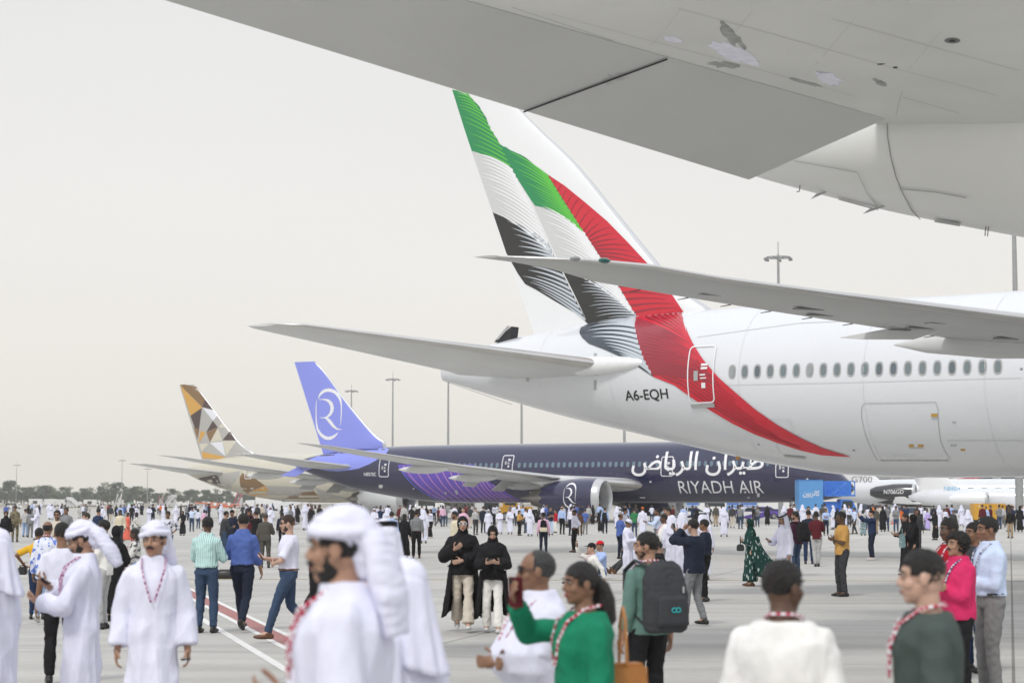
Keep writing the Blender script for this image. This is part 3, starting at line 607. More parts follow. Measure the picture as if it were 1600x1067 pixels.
# pink and violet stripes, as thin shapes on the skin
MS1 = mat('stripe_pink', (.62, .30, .50), .35, coat=.5); MS2 = mat('stripe_violet', (.11, .055, .42), .3, coat=.6); MS3 = mat('stripe_blue', (.10, .12, .62), .3, coat=.5)
Rj.lay('swoosh_ground', [rp_(zB((85, 262), (560, 262), (600, 330), (700, 395), (800, 455), (880, 496), (620, 497), (400, 492), (320, 480), (250, 430), (180, 370), (120, 310)))], MS2, .010)
top_ = zB((92, 275), (120, 268), (180, 265), (240, 265), (300, 265), (350, 268), (400, 275), (450, 285), (500, 296), (540, 310), (575, 330), (600, 345), (640, 368), (680, 388))
bot_ = zB((330, 482), (370, 488), (410, 491), (450, 493), (490, 494), (530, 495), (570, 496), (610, 496), (650, 496), (690, 497), (730, 497), (770, 497), (815, 497), (860, 497))
for k, (a, b) in enumerate(zip(top_, bot_)):
    pl = []
    for j in range(11):
        u = j / 10; x = lerp(a[0], b[0], u) - 6 * math.sin(math.pi * u) * (1 - .4 * k / 14); y = lerp(a[1], b[1], u) + 3.5 * math.sin(math.pi * u)
        pl.append((x, y))
    wd = 1.0 if k else 1.6; polys = [rp_([(p[0] - wd / 2, p[1]), (q[0] - wd / 2, q[1]), (q[0] + wd / 2 + .2, q[1]), (p[0] + wd / 2 + .2, p[1])]) for p, q in zip(pl, pl[1:])]
    Rj.lay('stripe', polys, MS1 if k else MS3, .016)
# big script and lettering on the forward body
AR = "\uFEBD\uFE8E\uFEF3\uFEAE\uFEDF\uFE8D \uFEE5\uFE8D\uFEAE\uFEF4\uFEC3"
a0 = Rj.pix(987, 744); a1 = Rj.pix(1193, 736); atop = Rj.pix(1090, 705)
Rj.text('airline_script', AR, a0[0], a0[1], atop[1] - a0[1], M_DECW, width=a1[0] - a0[0], weight=.012, off=.03)
b0 = Rj.pix(1063, 770); b1 = Rj.pix(1194, 769); bt = Rj.pix(1063, 752)
Rj.text('airline_name', 'RIYADH AIR', b0[0], b0[1], bt[1] - b0[1] + .05, M_DECW, width=b1[0] - b0[0], weight=-.004, off=.03)
c0 = Rj.pix(569, 743.5); c1 = Rj.pix(588, 743.5); Rj.text('registration', 'N8572C', c0[0], c0[1], .36, M_DECW, width=c1[0] - c0[0], off=.02, weight=.01)
MWB = mat('window_blue_grey', (.13, .19, .23), .15)
w0 = Rj.pix(820, 726.5); w1 = Rj.pix(990, 726.5); n_ = 19
for k in range(-20, 44):
    x = w0[0] + (w1[0] - w0[0]) / n_ * k
    if x > 54: break
    if abs(x - Rj.pix(1042, 726)[0]) < .9 or abs(x - Rj.pix(792, 726)[0]) < .9 or abs(x - Rj.pix(1222, 726)[0]) < 1: continue
    Rj.window(x, w0[1], .34, .52, frame=MWB, pane=False)
for px_, y0, y1 in ((600, 745, 716), (792, 738, 711), (1042, 744, 713), (1222, 746, 714)):
    p, q = Rj.pix(px_, y0), Rj.pix(px_, y1); Rj.door(p[0], p[1], 1.25, q[1] - p[1], M_DECW, t=.075, sill=False, off=.02)
Rj.each('service_panel', [rp_(zB((375, 440), (385, 430), (392, 440), (385, 452))), rp_(zB((440, 425), (455, 420), (466, 440), (455, 452))), rp_(zB((180, 408), (190, 408), (190, 417), (180, 417)))], M_LINE, .02)
mk2 = lambda x, y, a, b: rp_([(x, y), (x + a, y), (x + a, y + b), (x, y + b)])
Rj.each('service_panel', [mk2(1163, 767, 3, 3), mk2(1183, 770, 4, 6), mk2(1168, 776, 3, 2), mk2(1015, 751, 3, 3), mk2(1260, 747, 3, 2), mk2(1000, 776, 8, 2), mk2(592, 757, 6, 5)], M_WINGW, .02)
# windscreen line and emblem ------------------------------------------------------
def emblem(lay, f):
    """two swelling arcs and an R, traced from the fin; f maps the unit tracing to photo points"""
    def crescent(cx, cy, rx, ry, a0, a1, wmax, n=18, end=.15):
        pl = []
        for i in range(n):
            t0, t1 = i / n, (i + 1) / n; q = []
            for t, s_ in ((t0, 1), (t1, 1), (t1, -1), (t0, -1)):
                a = R(lerp(a0, a1, t)); w_ = wmax * (end + (1 - end) * math.sin(math.pi * t)) / 2 * s_; q.append((cx + (rx + w_) * math.cos(a), cy - (ry + w_) * math.sin(a)))
            pl.append([f(*p) for p in q])
        return pl
    def stroke(pts, ws):
        pl = []
        for (p, q, w0, w1) in zip(pts, pts[1:], ws, ws[1:]):
            d = Vector((q[0] - p[0], q[1] - p[1])).normalized(); nx, ny = -d.y, d.x
            pl.append([f(p[0] + nx * w0 / 2, p[1] + ny * w0 / 2), f(q[0] + nx * w1 / 2, q[1] + ny * w1 / 2), f(q[0] - nx * w1 / 2, q[1] - ny * w1 / 2), f(p[0] - nx * w0 / 2, p[1] - ny * w0 / 2)])
        return pl
    polys = stroke([(212, 278), (225, 252), (245, 233), (270, 225), (295, 228), (318, 240), (336, 262), (347, 285), (353, 315), (354, 360), (352, 400), (350, 437)], [2, 12, 18, 20, 20, 19, 16, 11, 7, 6, 5, 2])
    polys += stroke([(204, 285), (200, 320), (199, 370), (200, 420), (205, 455), (222, 485), (245, 505), (272, 514), (298, 508), (318, 495), (335, 478)], [3, 5, 6, 8, 12, 17, 20, 20, 18, 12, 2])
    polys += stroke([(218, 282), (245, 281), (268, 285), (287, 298), (298, 320), (298, 345), (288, 368), (268, 386), (245, 392), (222, 388)], [3, 6, 14, 20, 21, 20, 16, 10, 6, 2])
    polys += stroke([(252, 388), (275, 402), (292, 422), (308, 443), (328, 457), (358, 461)], [4, 18, 19, 16, 9, 2])
    return lay(polys)
emblem(lambda pl: Rj.lay('emblem', [[Rj.pix(a, b, -.3) for a, b in q] for q in pl], M_DECW, .015, y=0, mapy=Rj.yf, parent=Rj.fin), lambda a, b: zA((a, b))[0])
# emblem on the near engine cowl
eng = [o for o in Rj.root.children if o.name.startswith('engine') and o.type == 'MESH' and not o.name.startswith('engine_')][0]
def yeng(x, z):
    q = (z - 2.32) / 1.86; return -9.75 - 1.86 * math.sqrt(max(0, 1 - q * q))
ex, ez = Rj.pix(890, 774, -11.6)
emblem(lambda pl: Rj.lay('emblem', pl, M_DECW, .03, mapy=yeng, parent=eng, step=.3), lambda a, b: (ex + (a - 277) * .0078, ez - (b - 370) * .0078 * 1.0))
# ------------------------------------------------------------------ beige jet with triangle facets
M_SAND = mat('sand_paint', (.56, .53, .43), .3, coat=.5, var=.02, vscale=.4)
Tc = {'brown': mat('facet_brown', (.22, .13, .055), .35, coat=.3), 'gold': mat('facet_gold', (.62, .34, .07), .35, coat=.3), 'dark': mat('facet_dark_brown', (.075, .045, .04), .35, coat=.3), 'grey': mat('facet_grey', (.42, .41, .39), .35, coat=.3), 'white': mat('facet_white', (.72, .73, .78), .35, coat=.3), 'cream': mat('facet_cream', (.60, .57, .47), .35, coat=.3)}
Et = build787('passenger_jet', 'beige airliner with brown and gold triangle facets, farthest of the three big parked jets', (-41.2, 250), R(-30), M_SAND, Tc['grey'],
    dict(te0=(316, 720), te1=(280.5, 601.5), le=[(304.5, 604), (312, 611), (335, 641), (358, 671), (378, 694), (398, 708)], cowl=M_WHITE), dict(stab=(204, 724), stabroot=(345, 738), wing=(250, 711)))
def zE(*p): return [(180 + a / 3.478, 560 + b / 3.478) for a, b in p]
fe = lambda name, pts, m: Et.lay('facet', [[Et.pix(a, b, -.3) for a, b in zE(*pts)]], Tc[m], .015, y=0, mapy=Et.yf, parent=Et.fin)
for m_, pts in (('brown', [(345, 142), (370, 140), (432, 152), (470, 205), (482, 222), (470, 264)]), ('gold', [(347, 146), (470, 266), (402, 310)]), ('dark', [(482, 222), (526, 278), (470, 264)]), ('dark', [(402, 310), (468, 268), (450, 385), (425, 375)]),
    ('white', [(470, 266), (528, 280), (550, 310), (530, 338)]), ('brown', [(420, 372), (452, 384), (440, 440), (430, 410)]), ('gold', [(458, 392), (488, 402), (446, 462)]), ('dark', [(528, 338), (556, 374), (492, 400)]), ('brown', [(492, 402), (556, 376), (512, 456)]),
    ('dark', [(618, 396), (652, 444), (582, 444)]), ('cream', [(556, 376), (582, 444), (512, 456)]), ('white', [(512, 458), (582, 450), (600, 532)]), ('cream', [(582, 446), (656, 448), (604, 530)]), ('cream', [(450, 462), (505, 462), (462, 505)]), ('gold', [(462, 505), (600, 535), (578, 545), (470, 542)]), ('cream', [(575, 350), (600, 372), (560, 376)])):
    fe('f', pts, m_)
fb = lambda pts, m: Et.lay('facet', [Et.pixpoly(zE(*pts))], Tc[m], .015, step=.8)
for m_, pts in (('grey', [(545, 632), (575, 625), (590, 698), (556, 684)]), ('dark', [(440, 652), (545, 632), (560, 640), (588, 700), (520, 676), (470, 662)]), ('grey', [(560, 630), (680, 610), (676, 640), (630, 705), (592, 700)]), ('brown', [(690, 622), (760, 650), (815, 690), (712, 735), (680, 690), (676, 650)]), ('gold', [(815, 692), (838, 720), (858, 765), (790, 756), (714, 737)]),
    ('grey', [(818, 690), (1090, 700), (1080, 718), (920, 775), (862, 768), (840, 720)]), ('brown', [(905, 776), (985, 735), (1075, 716), (1100, 740), (1125, 777)]), ('grey', [(1090, 700), (1190, 740), (1340, 765), (1335, 785), (1130, 778), (1105, 742)]), ('cream', [(1190, 735), (1210, 700), (1300, 705), (1370, 735), (1340, 762), (1200, 745)])):
    fb(pts, m_)
p, q = Et.pix(388, 748), Et.pix(388, 732); Et.door(p[0], p[1], 1.2, q[1] - p[1], M_DECW, t=.09, sill=False, off=.03)
c0 = Et.pix(401, 748.5); c1 = Et.pix(417, 748.5); Et.text('registration', 'N2001T', c0[0], c0[1], .36, M_SEAL, width=c1[0] - c0[0], off=.03)

# ------------------------------------------------------------------ near jet whose tailplane fills the top of the frame
NT = (3.0, 29.35); NPH = R(-12)
STN = [(0, 6.95, 7.45, .2), (.8, 6.66, 7.75, .65), (2.6, 6.14, 8.1, 1.22), (5, 5.60, 8.5, 1.8), (9, 4.75, 8.9, 2.5), (14, 3.9, 9.0, 2.95), (20, 3.0, 9.0, 3.1), (26, 2.8, 9.0, 3.1), (60, 2.8, 9.0, 3.1), (66, 3.4, 8.0, 2.3), (69, 4.8, 6.2, .6)]
N = Jet('near_jet', 'pale grey airliner tail close overhead at the upper right, seen from beneath', 'airliner', NT, NPH, STN); N.fuselage(mat('near_jet_paint', (.78, .79, .77), .35, coat=.3, var=.03, vscale=.5), n=200, step=.4)
def wpt(px, py, z=None, Y=None):
    d = ray(px, py)
    if Y is None: Y = (z - CAM_H) / d.z
    return N.Mi @ Vector((d.x * Y, Y, CAM_H + d.z * Y))
B0 = wpt(1384, 185, z=7.2); A0 = wpt(1170, 281, Y=28.3); H1 = wpt(735, 2, Y=22.0); A1 = wpt(255, 0, Y=21.1)
def ext(p, q, k): return p + (q - p) * k
H2 = ext(B0, H1, 1.55); A2 = ext(A0, A1, 1.15)
fwd = Vector((1, 0, 0))
LE0 = B0 + Vector((8.6, .25, .10)); LE1 = H2 + Vector((2.2, 0, .05))
mb = MB(); up_ = Vector((0, 0, 1))
def slab(mb, lo, thick, m, edge=.0):
    n = len(lo); vs = list(lo) + [p + up_ * t for p, t in zip(lo, thick)]
    mb.add(vs, [tuple(range(n))[::-1], tuple(range(n, 2 * n))] + [(i, (i + 1) % n, n + (i + 1) % n, n + i) for i in range(n)], m)
# main box with a curved belly: chordwise strips from hinge to leading edge
vs, fs = [], []; NC, NSP = 16, 14
for i in range(NSP + 1):
    s_ = i / NSP; a = ext(B0, H2, s_) ; b = ext(LE0, LE1, s_); root_in = Vector((0, .9 * (1 - s_), 0)) if i == 0 else Vector()
    ch = (b - a).length
    for k in range(NC + 1):
        c = k / NC; q = a + (b - a) * c + root_in; vs.append(q - up_ * (math.sin(math.pi * min(1, .12 + c * .88)) * .045 * ch - .045 * ch * math.sin(math.pi * .12)))
    for k in range(NC + 1):
        c = 1 - k / NC; q = a + (b - a) * c + root_in; vs.append(q + up_ * (.03 + math.sin(math.pi * c) * .03 * ch + (.10 * (1 - c))))
Q = 2 * (NC + 1)
for i in range(NSP):
    for k in range(Q): fs.append((i * Q + k, i * Q + (k + 1) % Q, (i + 1) * Q + (k + 1) % Q, (i + 1) * Q + k))
fs.append(tuple(range(Q))); fs.append(tuple(NSP * Q + k for k in range(Q)))
me = mesh('tailplane', vs, fs, ang=40); tpN = link('tailplane', me, N.root, [M_UNDER])
bm = bmesh.new(); bm.from_mesh(me); bmesh.ops.recalc_face_normals(bm, faces=bm.faces); bm.to_mesh(me); bm.free()
M_ELEV = mat('elevator_grey', (.56, .57, .555), .5, var=.05, vscale=.4)
def elev(s0, s1):
    a, b, c, d = ext(B0, H2, s0), ext(B0, H2, s1), ext(A0, A2, s1), ext(A0, A2, s0)
    a = a - up_ * .012; b = b - up_ * .012
    mb = MB(); slab(mb, [a, b, c, d], [.22, .16, .03, .03], M_ELEV); return mb.build('elevator', N.root, sm=False)
# outer/inner split at the traced gap
sG = 0.0
def frac(p, a, b): return (p - a).dot(b - a) / (b - a).length_squared
gH = wpt(1019, 87, Y=24.4); sH = frac(gH, B0, H2)
gA = wpt(822, 170, Y=25.0); sA = frac(gA, A0, A2)
def elev2(h0, h1, a0, a1):
    mb = MB(); slab(mb, [ext(B0, H2, h0) - up_ * .012, ext(B0, H2, h1) - up_ * .012, ext(A0, A2, a1), ext(A0, A2, a0)], [.22, .16, .03, .03], M_ELEV); return mb.build('elevator', N.root, sm=False)
e1_ = elev2(0, sH - .001, 0, sA - .001); e2_ = elev2(sH + .001, 1, sA + .001, 1)
mb = MB(); mb.tube([ext(B0, H2, sH) - up_ * .035, ext(A0, A2, sA) - up_ * .02], .011, M_DARK, n=6); mb.build('elevator_gap_shade', N.root)  # added dark strip standing in for the shade in the elevator gap
# fin, gear and panel details
N.surface('tail_fin', [(8.0, 13, 11.5, 0, .08), (10, 10.8, 9.4, 0, .08), (18.4, 3.2, 3.6, 0, .08)], M_WINGW, vert=True)
N.surface('wing', W777, M_WING, 1, mle=M_LE)
N.gear(36, -5.5, 4.0, 3, .66, .7); N.gear(36, 5.5, 4.0, 3, .66, .7); N.gear(63, 0, 3.2, 1, .53, .3, main=False)
npx = N.pixpoly
N.lines('skin_seam', [npx([(1386, 190), (1387, 215), (1392, 245), (1400, 275), (1412, 303), (1424, 325), (1438, 340)])], mat('dark_seam', (.26, .26, .26), .6), .012, off=.03)
N.lines('faint_skin_seam', [npx([(1240, 250), (1340, 268), (1343, 275), (1355, 300), (1372, 322)]), npx([(1310, 308), (1355, 320), (1372, 324)])], mat('soft_seam', (.42, .43, .42), .6), .008, off=.03)
N.lines('stain', [npx([(1405, 293), (1460, 298), (1510, 307)]), npx([(1460, 342), (1500, 348)])], MATS['soft_seam'], .012, off=.03)
for px_, py_ in ((1251, 292), (1545, 362), (1541, 361)):
    mb = MB(); x, z = N.pix(px_, py_, -.2); mb.tube([(x, -.2, z + .1), (x - .02, -.2, z - .07)], .008, M_SEAL, n=6)
    if px_ == 1251: mb.tube([(x - .02, -.2, z - .065), (x - .06, -.2, z - .075)], .008, M_SEAL, n=6)
    mb.build('drain_mast', N.root)
for px_, py_, L_ in ((1285, 301, .18), (1372, 324, .24)):
    mb = MB(); x, z = N.pix(px_, py_, -.2); mb.prism([(x + L_, -.22, z + .05), (x - L_ * .9, -.22, z - .09), (x - L_ * .5, -.22, z - .02)], (0, .03, 0), M_STEEL); mb.build('blade_antenna', N.root)
# marks on the underside of the tailplane, laid a few mm below it
from mathutils.bvhtree import BVHTree
_bv = BVHTree.FromPolygons([v.co.copy() for v in me.vertices], [tuple(p_.vertices) for p_ in me.polygons])
_bv2 = BVHTree.FromPolygons([v.co.copy() for o_ in (e1_, e2_) for v in o_.data.vertices], [tuple(i + b_ for i in p_.vertices) for o_, b_ in ((e1_, 0), (e2_, len(e1_.data.vertices))) for p_ in o_.data.polygons])
def under(name, pts, m, off=.006, bv=None):
    o = N.Mi @ Vector((0, 0, CAM_H)); bm = bmesh.new(); f = bm.faces.new([bm.verts.new((a, b, 0)) for a, b in pts]); bmesh.ops.triangulate(bm, faces=[f])
    bmesh.ops.subdivide_edges(bm, edges=bm.edges[:], cuts=3, use_grid_fill=True)
    for v in bm.verts:
        d = (N.Mi.to_3x3() @ ray(v.co.x, v.co.y)).normalized(); h = (bv or _bv).ray_cast(o, d)
        v.co = (h[0] - d * off) if h[0] else o + d * 30
    me_ = bpy.data.meshes.new(name); bm.to_mesh(me_); bm.free(); return link(name, me_, tpN, [m])
def blob(cx, cy, rx, ry, rot=0, n=22, amp=.25, seed=1):
    rd = random.Random(seed); o = []
    for k in range(n):
        a = 2 * math.pi * k / n; r_ = 1 + rd.uniform(-amp, amp); x, y = rx * r_ * math.cos(a), ry * r_ * math.sin(a); o.append((cx + x * math.cos(rot) - y * math.sin(rot), cy + x * math.sin(rot) + y * math.cos(rot)))
    return o
M_ST = mat('grime', (.36, .37, .355), .8, var=.3, vscale=8); M_SH = mat('painted_reflection', (.78, .79, .93), .22, .0, var=.12, vscale=9); M_CAV = mat('drain_black', (.03, .03, .03), .7)
under('drain_cup', blob(1488, 64, 12.5, 4.5, 0, 24, 0), mat('drain_ring', (.16, .17, .16), .6)); under('drain_cup', blob(1488, 64.5, 5, 1.8, 0, 16, 0), M_CAV, .012)
under('drain_slot', [(1370, 100), (1384, 99.5), (1378, 102), (1371, 102)], M_CAV); under('drain_slot', blob(1399, 106, 4, 1.5, 0, 12, 0), M_CAV)
under('stain_shadow_smudge', blob(1143, 56, 24, 9, .75, 26, .35, 2), M_ST); under('stain_shadow_smudge', blob(1133, 102, 24, 5, .1, 22, .35, 3), M_ST); under('stain_shadow_smudge', blob(1258, 129, 26, 3, .3, 18, .3, 4), M_ST); under('stain_shadow_smudge', blob(1375, 129, 11, 4, .4, 16, .3, 5), M_ST)
M_SM = mat('shadow_smudge', (.49, .50, .485), .6, var=.15, vscale=6)
for cx_, cy_, rx_, ry_, ro_, sd_ in ((945, 88, 10, 24, .2, 31), (965, 128, 20, 13, .3, 32), (640, 60, 30, 22, .5, 33), (620, 85, 18, 12, .1, 34)): under('stain_shadow_smudge', blob(cx_, cy_, rx_, ry_, ro_, 24, .3, sd_), M_SM, .008, _bv2)  # faint shadow smudges painted in darker grey under the elevators
under('reflection_patch', blob(1146, 84, 38, 11, .42, 26, .3, 6), M_SH, .010); under('reflection_patch', blob(1293, 124, 22, 9, .3, 22, .35, 7), M_SH, .010); under('reflection_patch', blob(1052, 62, 16, 5, .15, 18, .25, 8), M_SH, .010)  # pale lilac reflections painted onto the tailplane underside as colour
def under_line(name, pts, w_, m):
    for a, b in zip(pts, pts[1:]):
        d = Vector((b[0] - a[0], b[1] - a[1])).normalized(); under(name, [(a[0] - d.y * w_, a[1] + d.x * w_), (b[0] - d.y * w_, b[1] + d.x * w_), (b[0] + d.y * w_, b[1] - d.x * w_), (a[0] + d.y * w_, a[1] - d.x * w_)], m)
under_line('panel_seam', [(1017, 84), (900, 45), (800, 12)], .5, M_LINE); under_line('panel_seam', [(1400, 180), (1406, 155), (1410, 143)], .5, M_LINE); under_line('panel_seam', [(1410, 152), (1460, 166), (1500, 178)], .4, M_LINE)

M_UF = mat('underside_seam', (.54, .55, .53), .55)
for ln in ([(1340, 152), (1180, 108), (1000, 60), (860, 22)], [(1560, 150), (1400, 108), (1200, 52), (1060, 14)], [(1596, 112), (1450, 72), (1300, 30)], [(1100, 106), (1140, 60), (1176, 18)], [(1235, 146), (1290, 84), (1338, 26)], [(1010, 80), (1040, 46), (1064, 14)], [(1420, 110), (1470, 50)]): under_line('panel_seam', ln, .35, M_UF)
# ------------------------------------------------------------------ people kit (a figure faces local +y)
def cloth(name, col, pat=None, col2=None, rough=.85, sheen=True):
    if name in MATS: return MATS[name]
    m = bpy.data.materials.new(name); MATS[name] = m; m.use_nodes = True; n, l, b = nodes(m)
    b.inputs['Roughness'].default_value = rough; b.inputs['Specular IOR Level'].default_value = .25
    t = n.new('ShaderNodeTexCoord'); z = n.new('ShaderNodeTexNoise'); z.inputs['Scale'].default_value = 7; z.inputs['Detail'].default_value = 4
    mp = n.new('ShaderNodeMapping'); mp.inputs['Scale'].default_value = (1.4, 1.4, .55); l.new(t.outputs['Object'], mp.inputs[0]); l.new(mp.outputs[0], z.inputs[0])
    bp = n.new('ShaderNodeBump'); bp.inputs['Strength'].default_value = .55; bp.inputs['Distance'].default_value = .035; l.new(z.outputs[0], bp.inputs['Height']); l.new(bp.outputs[0], b.inputs['Normal'])
    r = n.new('ShaderNodeMapRange'); r.inputs[1].default_value = .3; r.inputs[2].default_value = .7; r.inputs[3].default_value = .93; r.inputs[4].default_value = 1.05; l.new(z.outputs[0], r.inputs[0])
    x = n.new('ShaderNodeMixRGB'); x.blend_type = 'MULTIPLY'; x.inputs[0].default_value = 1; x.inputs[1].default_value = (*col, 1); l.new(r.outputs[0], x.inputs[2]); res = x.outputs[0]
    if pat:
        if pat == 'stripe': w_ = n.new('ShaderNodeTexWave'); w_.bands_direction = 'X'; w_.inputs['Scale'].default_value = 11; w_.inputs['Distortion'].default_value = .4; l.new(t.outputs['Object'], w_.inputs[0]); f = w_.outputs[1]; lo, hi = .72, .85
        elif pat == 'floral': w_ = n.new('ShaderNodeTexNoise'); w_.inputs['Scale'].default_value = 13; w_.inputs['Detail'].default_value = 2; l.new(t.outputs['Object'], w_.inputs[0]); f = w_.outputs[0]; lo, hi = .53, .58
        elif pat == 'camo': w_ = n.new('ShaderNodeTexNoise'); w_.inputs['Scale'].default_value = 8; w_.inputs['Detail'].default_value = 3; l.new(t.outputs['Object'], w_.inputs[0]); f = w_.outputs[0]; lo, hi = .48, .52
        elif pat == 'dash':
            w_ = n.new('ShaderNodeTexVoronoi'); w_.inputs['Scale'].default_value = 1; m2 = n.new('ShaderNodeMapping'); m2.inputs['Scale'].default_value = (20, 20, 6); l.new(t.outputs['Object'], m2.inputs[0]); l.new(m2.outputs[0], w_.inputs[0])
            iv = n.new('ShaderNodeMath'); iv.operation = 'SUBTRACT'; iv.inputs[0].default_value = 1; l.new(w_.outputs[0], iv.inputs[1]); f = iv.outputs[0]; lo, hi = .68, .74
        elif pat == 'check': w_ = n.new('ShaderNodeTexChecker'); w_.inputs['Scale'].default_value = 46; l.new(t.outputs['Object'], w_.inputs[0]); f = w_.outputs[1]; lo, hi = .4, .6
        q = n.new('ShaderNodeMapRange'); q.inputs[1].default_value = lo; q.inputs[2].default_value = hi; l.new(f, q.inputs[0])
        y = n.new('ShaderNodeMixRGB'); l.new(q.outputs[0], y.inputs[0]); l.new(res, y.inputs[1]); y.inputs[2].default_value = (*col2, 1); res = y.outputs[0]
    l.new(res, b.inputs['Base Color'])
    return m
def skinmat(name, col):
    m = mat(name, col, .5, var=.08, vscale=14, bump=.12, bscale=60); n, l, b = nodes(m); b.inputs['Subsurface Weight'].default_value = .08; b.inputs['Subsurface Radius'].default_value = (.02, .008, .004); b.inputs['Subsurface Scale'].default_value = .3
    return m
SK = dict(fair=skinmat('skin_fair', (.52, .33, .25)), tan=skinmat('skin_tan', (.36, .205, .135)), brown=skinmat('skin_brown', (.23, .12, .072)), dark=skinmat('skin_dark', (.105, .055, .034)))
HAIR = mat('black_hair', (.014, .012, .011), .55, bump=.9, bscale=90, stretch=(1, 1, .4)); HAIRB = mat('brown_hair', (.05, .03, .02), .55, bump=.9, bscale=90); HAIRG = mat('greying_hair', (.05, .05, .05), .6, var=.4, vscale=30, bump=.9, bscale=90); EYEW = mat('eye_white', (.40, .38, .36), .3); EYED = mat('iris_dark', (.02, .012, .01), .2); LIP = mat('lips', (.30, .11, .09), .5); LIPR = mat('lips_red', (.38, .06, .05), .4); SUNG = mat('lens_dark', (.012, .012, .014), .12)
M_PHONE = mat('phone_case', (.02, .02, .025), .35); M_SCREEN = mat('phone_glass', (.03, .035, .04), .08)
CL = lambda k: CLS[k]
CLS = {'white': cloth('cloth_white', (.72, .73, .86)), 'offwhite': cloth('cloth_offwhite', (.80, .79, .76)), 'cream': cloth('cloth_cream', (.66, .60, .46)), 'black': cloth('cloth_black', (.012, .012, .014)), 'charcoal': cloth('cloth_charcoal', (.045, .047, .052)),
  'navy': cloth('cloth_navy', (.016, .022, .042)), 'darkblue': cloth('cloth_darkblue', (.02, .035, .085)), 'denim': cloth('cloth_denim', (.040, .068, .125)), 'lightdenim': cloth('cloth_lightdenim', (.24, .37, .58)), 'blue': cloth('cloth_blue', (.085, .14, .40)), 'skyblue': cloth('cloth_skyblue', (.40, .52, .80)), 'paleblue': cloth('cloth_paleblue', (.58, .68, .88)),
  'greystripe': cloth('cloth_grey', (.20, .20, .20)), 'grey': cloth('cloth_midgrey', (.22, .23, .24)), 'lightgrey': cloth('cloth_lightgrey', (.45, .45, .45)), 'stone': cloth('cloth_stone', (.60, .54, .46)), 'khaki': cloth('cloth_khaki', (.36, .27, .17)), 'mint': cloth('cloth_mint_stripe', (.56, .76, .74), 'stripe', (.25, .46, .46)), 'sage': cloth('cloth_sage', (.115, .21, .18)), 'slate': cloth('cloth_slate_green', (.065, .085, .078)),
  'emerald': cloth('cloth_emerald', (.008, .20, .105)), 'forest': cloth('cloth_forest', (.008, .038, .032)), 'forestdash': cloth('cloth_forest_dash', (.012, .05, .042), 'dash', (.45, .52, .50)), 'maroon': cloth('cloth_maroon', (.10, .014, .02)), 'purple': cloth('cloth_aubergine', (.055, .018, .04)), 'mustard': cloth('cloth_mustard', (.55, .31, .095)), 'pink': cloth('cloth_pink', (.62, .03, .13)), 'lightpink': cloth('cloth_light_pink', (.72, .45, .60)), 'red': cloth('cloth_red', (.40, .012, .025)), 'coral': cloth('cloth_coral', (.75, .17, .12)), 'orange': cloth('cloth_orange', (.70, .16, .03)), 'green': cloth('cloth_green', (.04, .20, .08)), 'lilac': cloth('cloth_lilac', (.50, .42, .78)), 'yellow': cloth('cloth_yellow', (.72, .42, .03)),
  'olive': cloth('cloth_olive', (.085, .08, .068)), 'camo': cloth('cloth_camouflage', (.22, .19, .12), 'camo', (.10, .085, .055)), 'floral': cloth('cloth_blue_floral', (.74, .77, .88), 'floral', (.14, .22, .62)), 'darkfloral': cloth('cloth_dark_floral', (.62, .64, .70), 'floral', (.03, .045, .10)), 'greyfloral': cloth('cloth_grey_floral', (.62, .61, .58), 'floral', (.10, .10, .11)), 'tealdress': cloth('cloth_teal', (.18, .28, .30), 'floral', (.35, .42, .42)), 'brown': cloth('cloth_brown', (.10, .05, .03))}
LANY = cloth('lanyard_red_white', (.42, .02, .06), 'check', (.75, .72, .75)); LANYB = cloth('lanyard_navy_white', (.03, .05, .16), 'check', (.70, .70, .78)); LANYP = cloth('lanyard_purple_pink', (.22, .03, .14), 'check', (.75, .55, .68))
LEATHER = mat('black_leather', (.015, .014, .014), .4); LEATHB = mat('brown_leather', (.11, .045, .02), .45); TRAIN = mat('white_trainer', (.6, .6, .6), .6); CAPB = cloth('cap_red', (.60, .015, .03))

def _clean(m_): 
    return m_
def remesh(mb, voxel, iters=3):
    me = bpy.data.meshes.new('r'); me.from_pydata(mb.v, [], mb.f); me.update()
    bm = bmesh.new(); bm.from_mesh(me); bmesh.ops.recalc_face_normals(bm, faces=bm.faces); bm.to_mesh(me); bm.free()
    o = bpy.data.objects.new('r', me); COL.objects.link(o)
    m = o.modifiers.new('r', 'REMESH'); m.mode = 'VOXEL'; m.voxel_size = voxel; m.use_smooth_shade = True
    if iters: s_ = o.modifiers.new('s', 'SMOOTH'); s_.factor = .5; s_.iterations = iters
    out = bpy.data.meshes.new_from_object(o.evaluated_get(bpy.context.evaluated_depsgraph_get()))
    bpy.data.objects.remove(o); bpy.data.meshes.remove(me); smooth(out); return out
def caps(mb, a, b, r0, r1, n=10, flat=1.0):
    """tapered capsule"""
    a, b = Vector(a), Vector(b); d = b - a
    if d.length < 1e-5: d = Vector((0, 0, 1e-4)); b = a + d
    u = d.normalized(); pts = [a - u * r0 * .92, a - u * r0 * .6, a, b, b + u * r1 * .6, b + u * r1 * .92]; mb.tube(pts, [r0 * .35, r0 * .78, r0, r1, r1 * .78, r1 * .35], None, n=n, flat=flat)
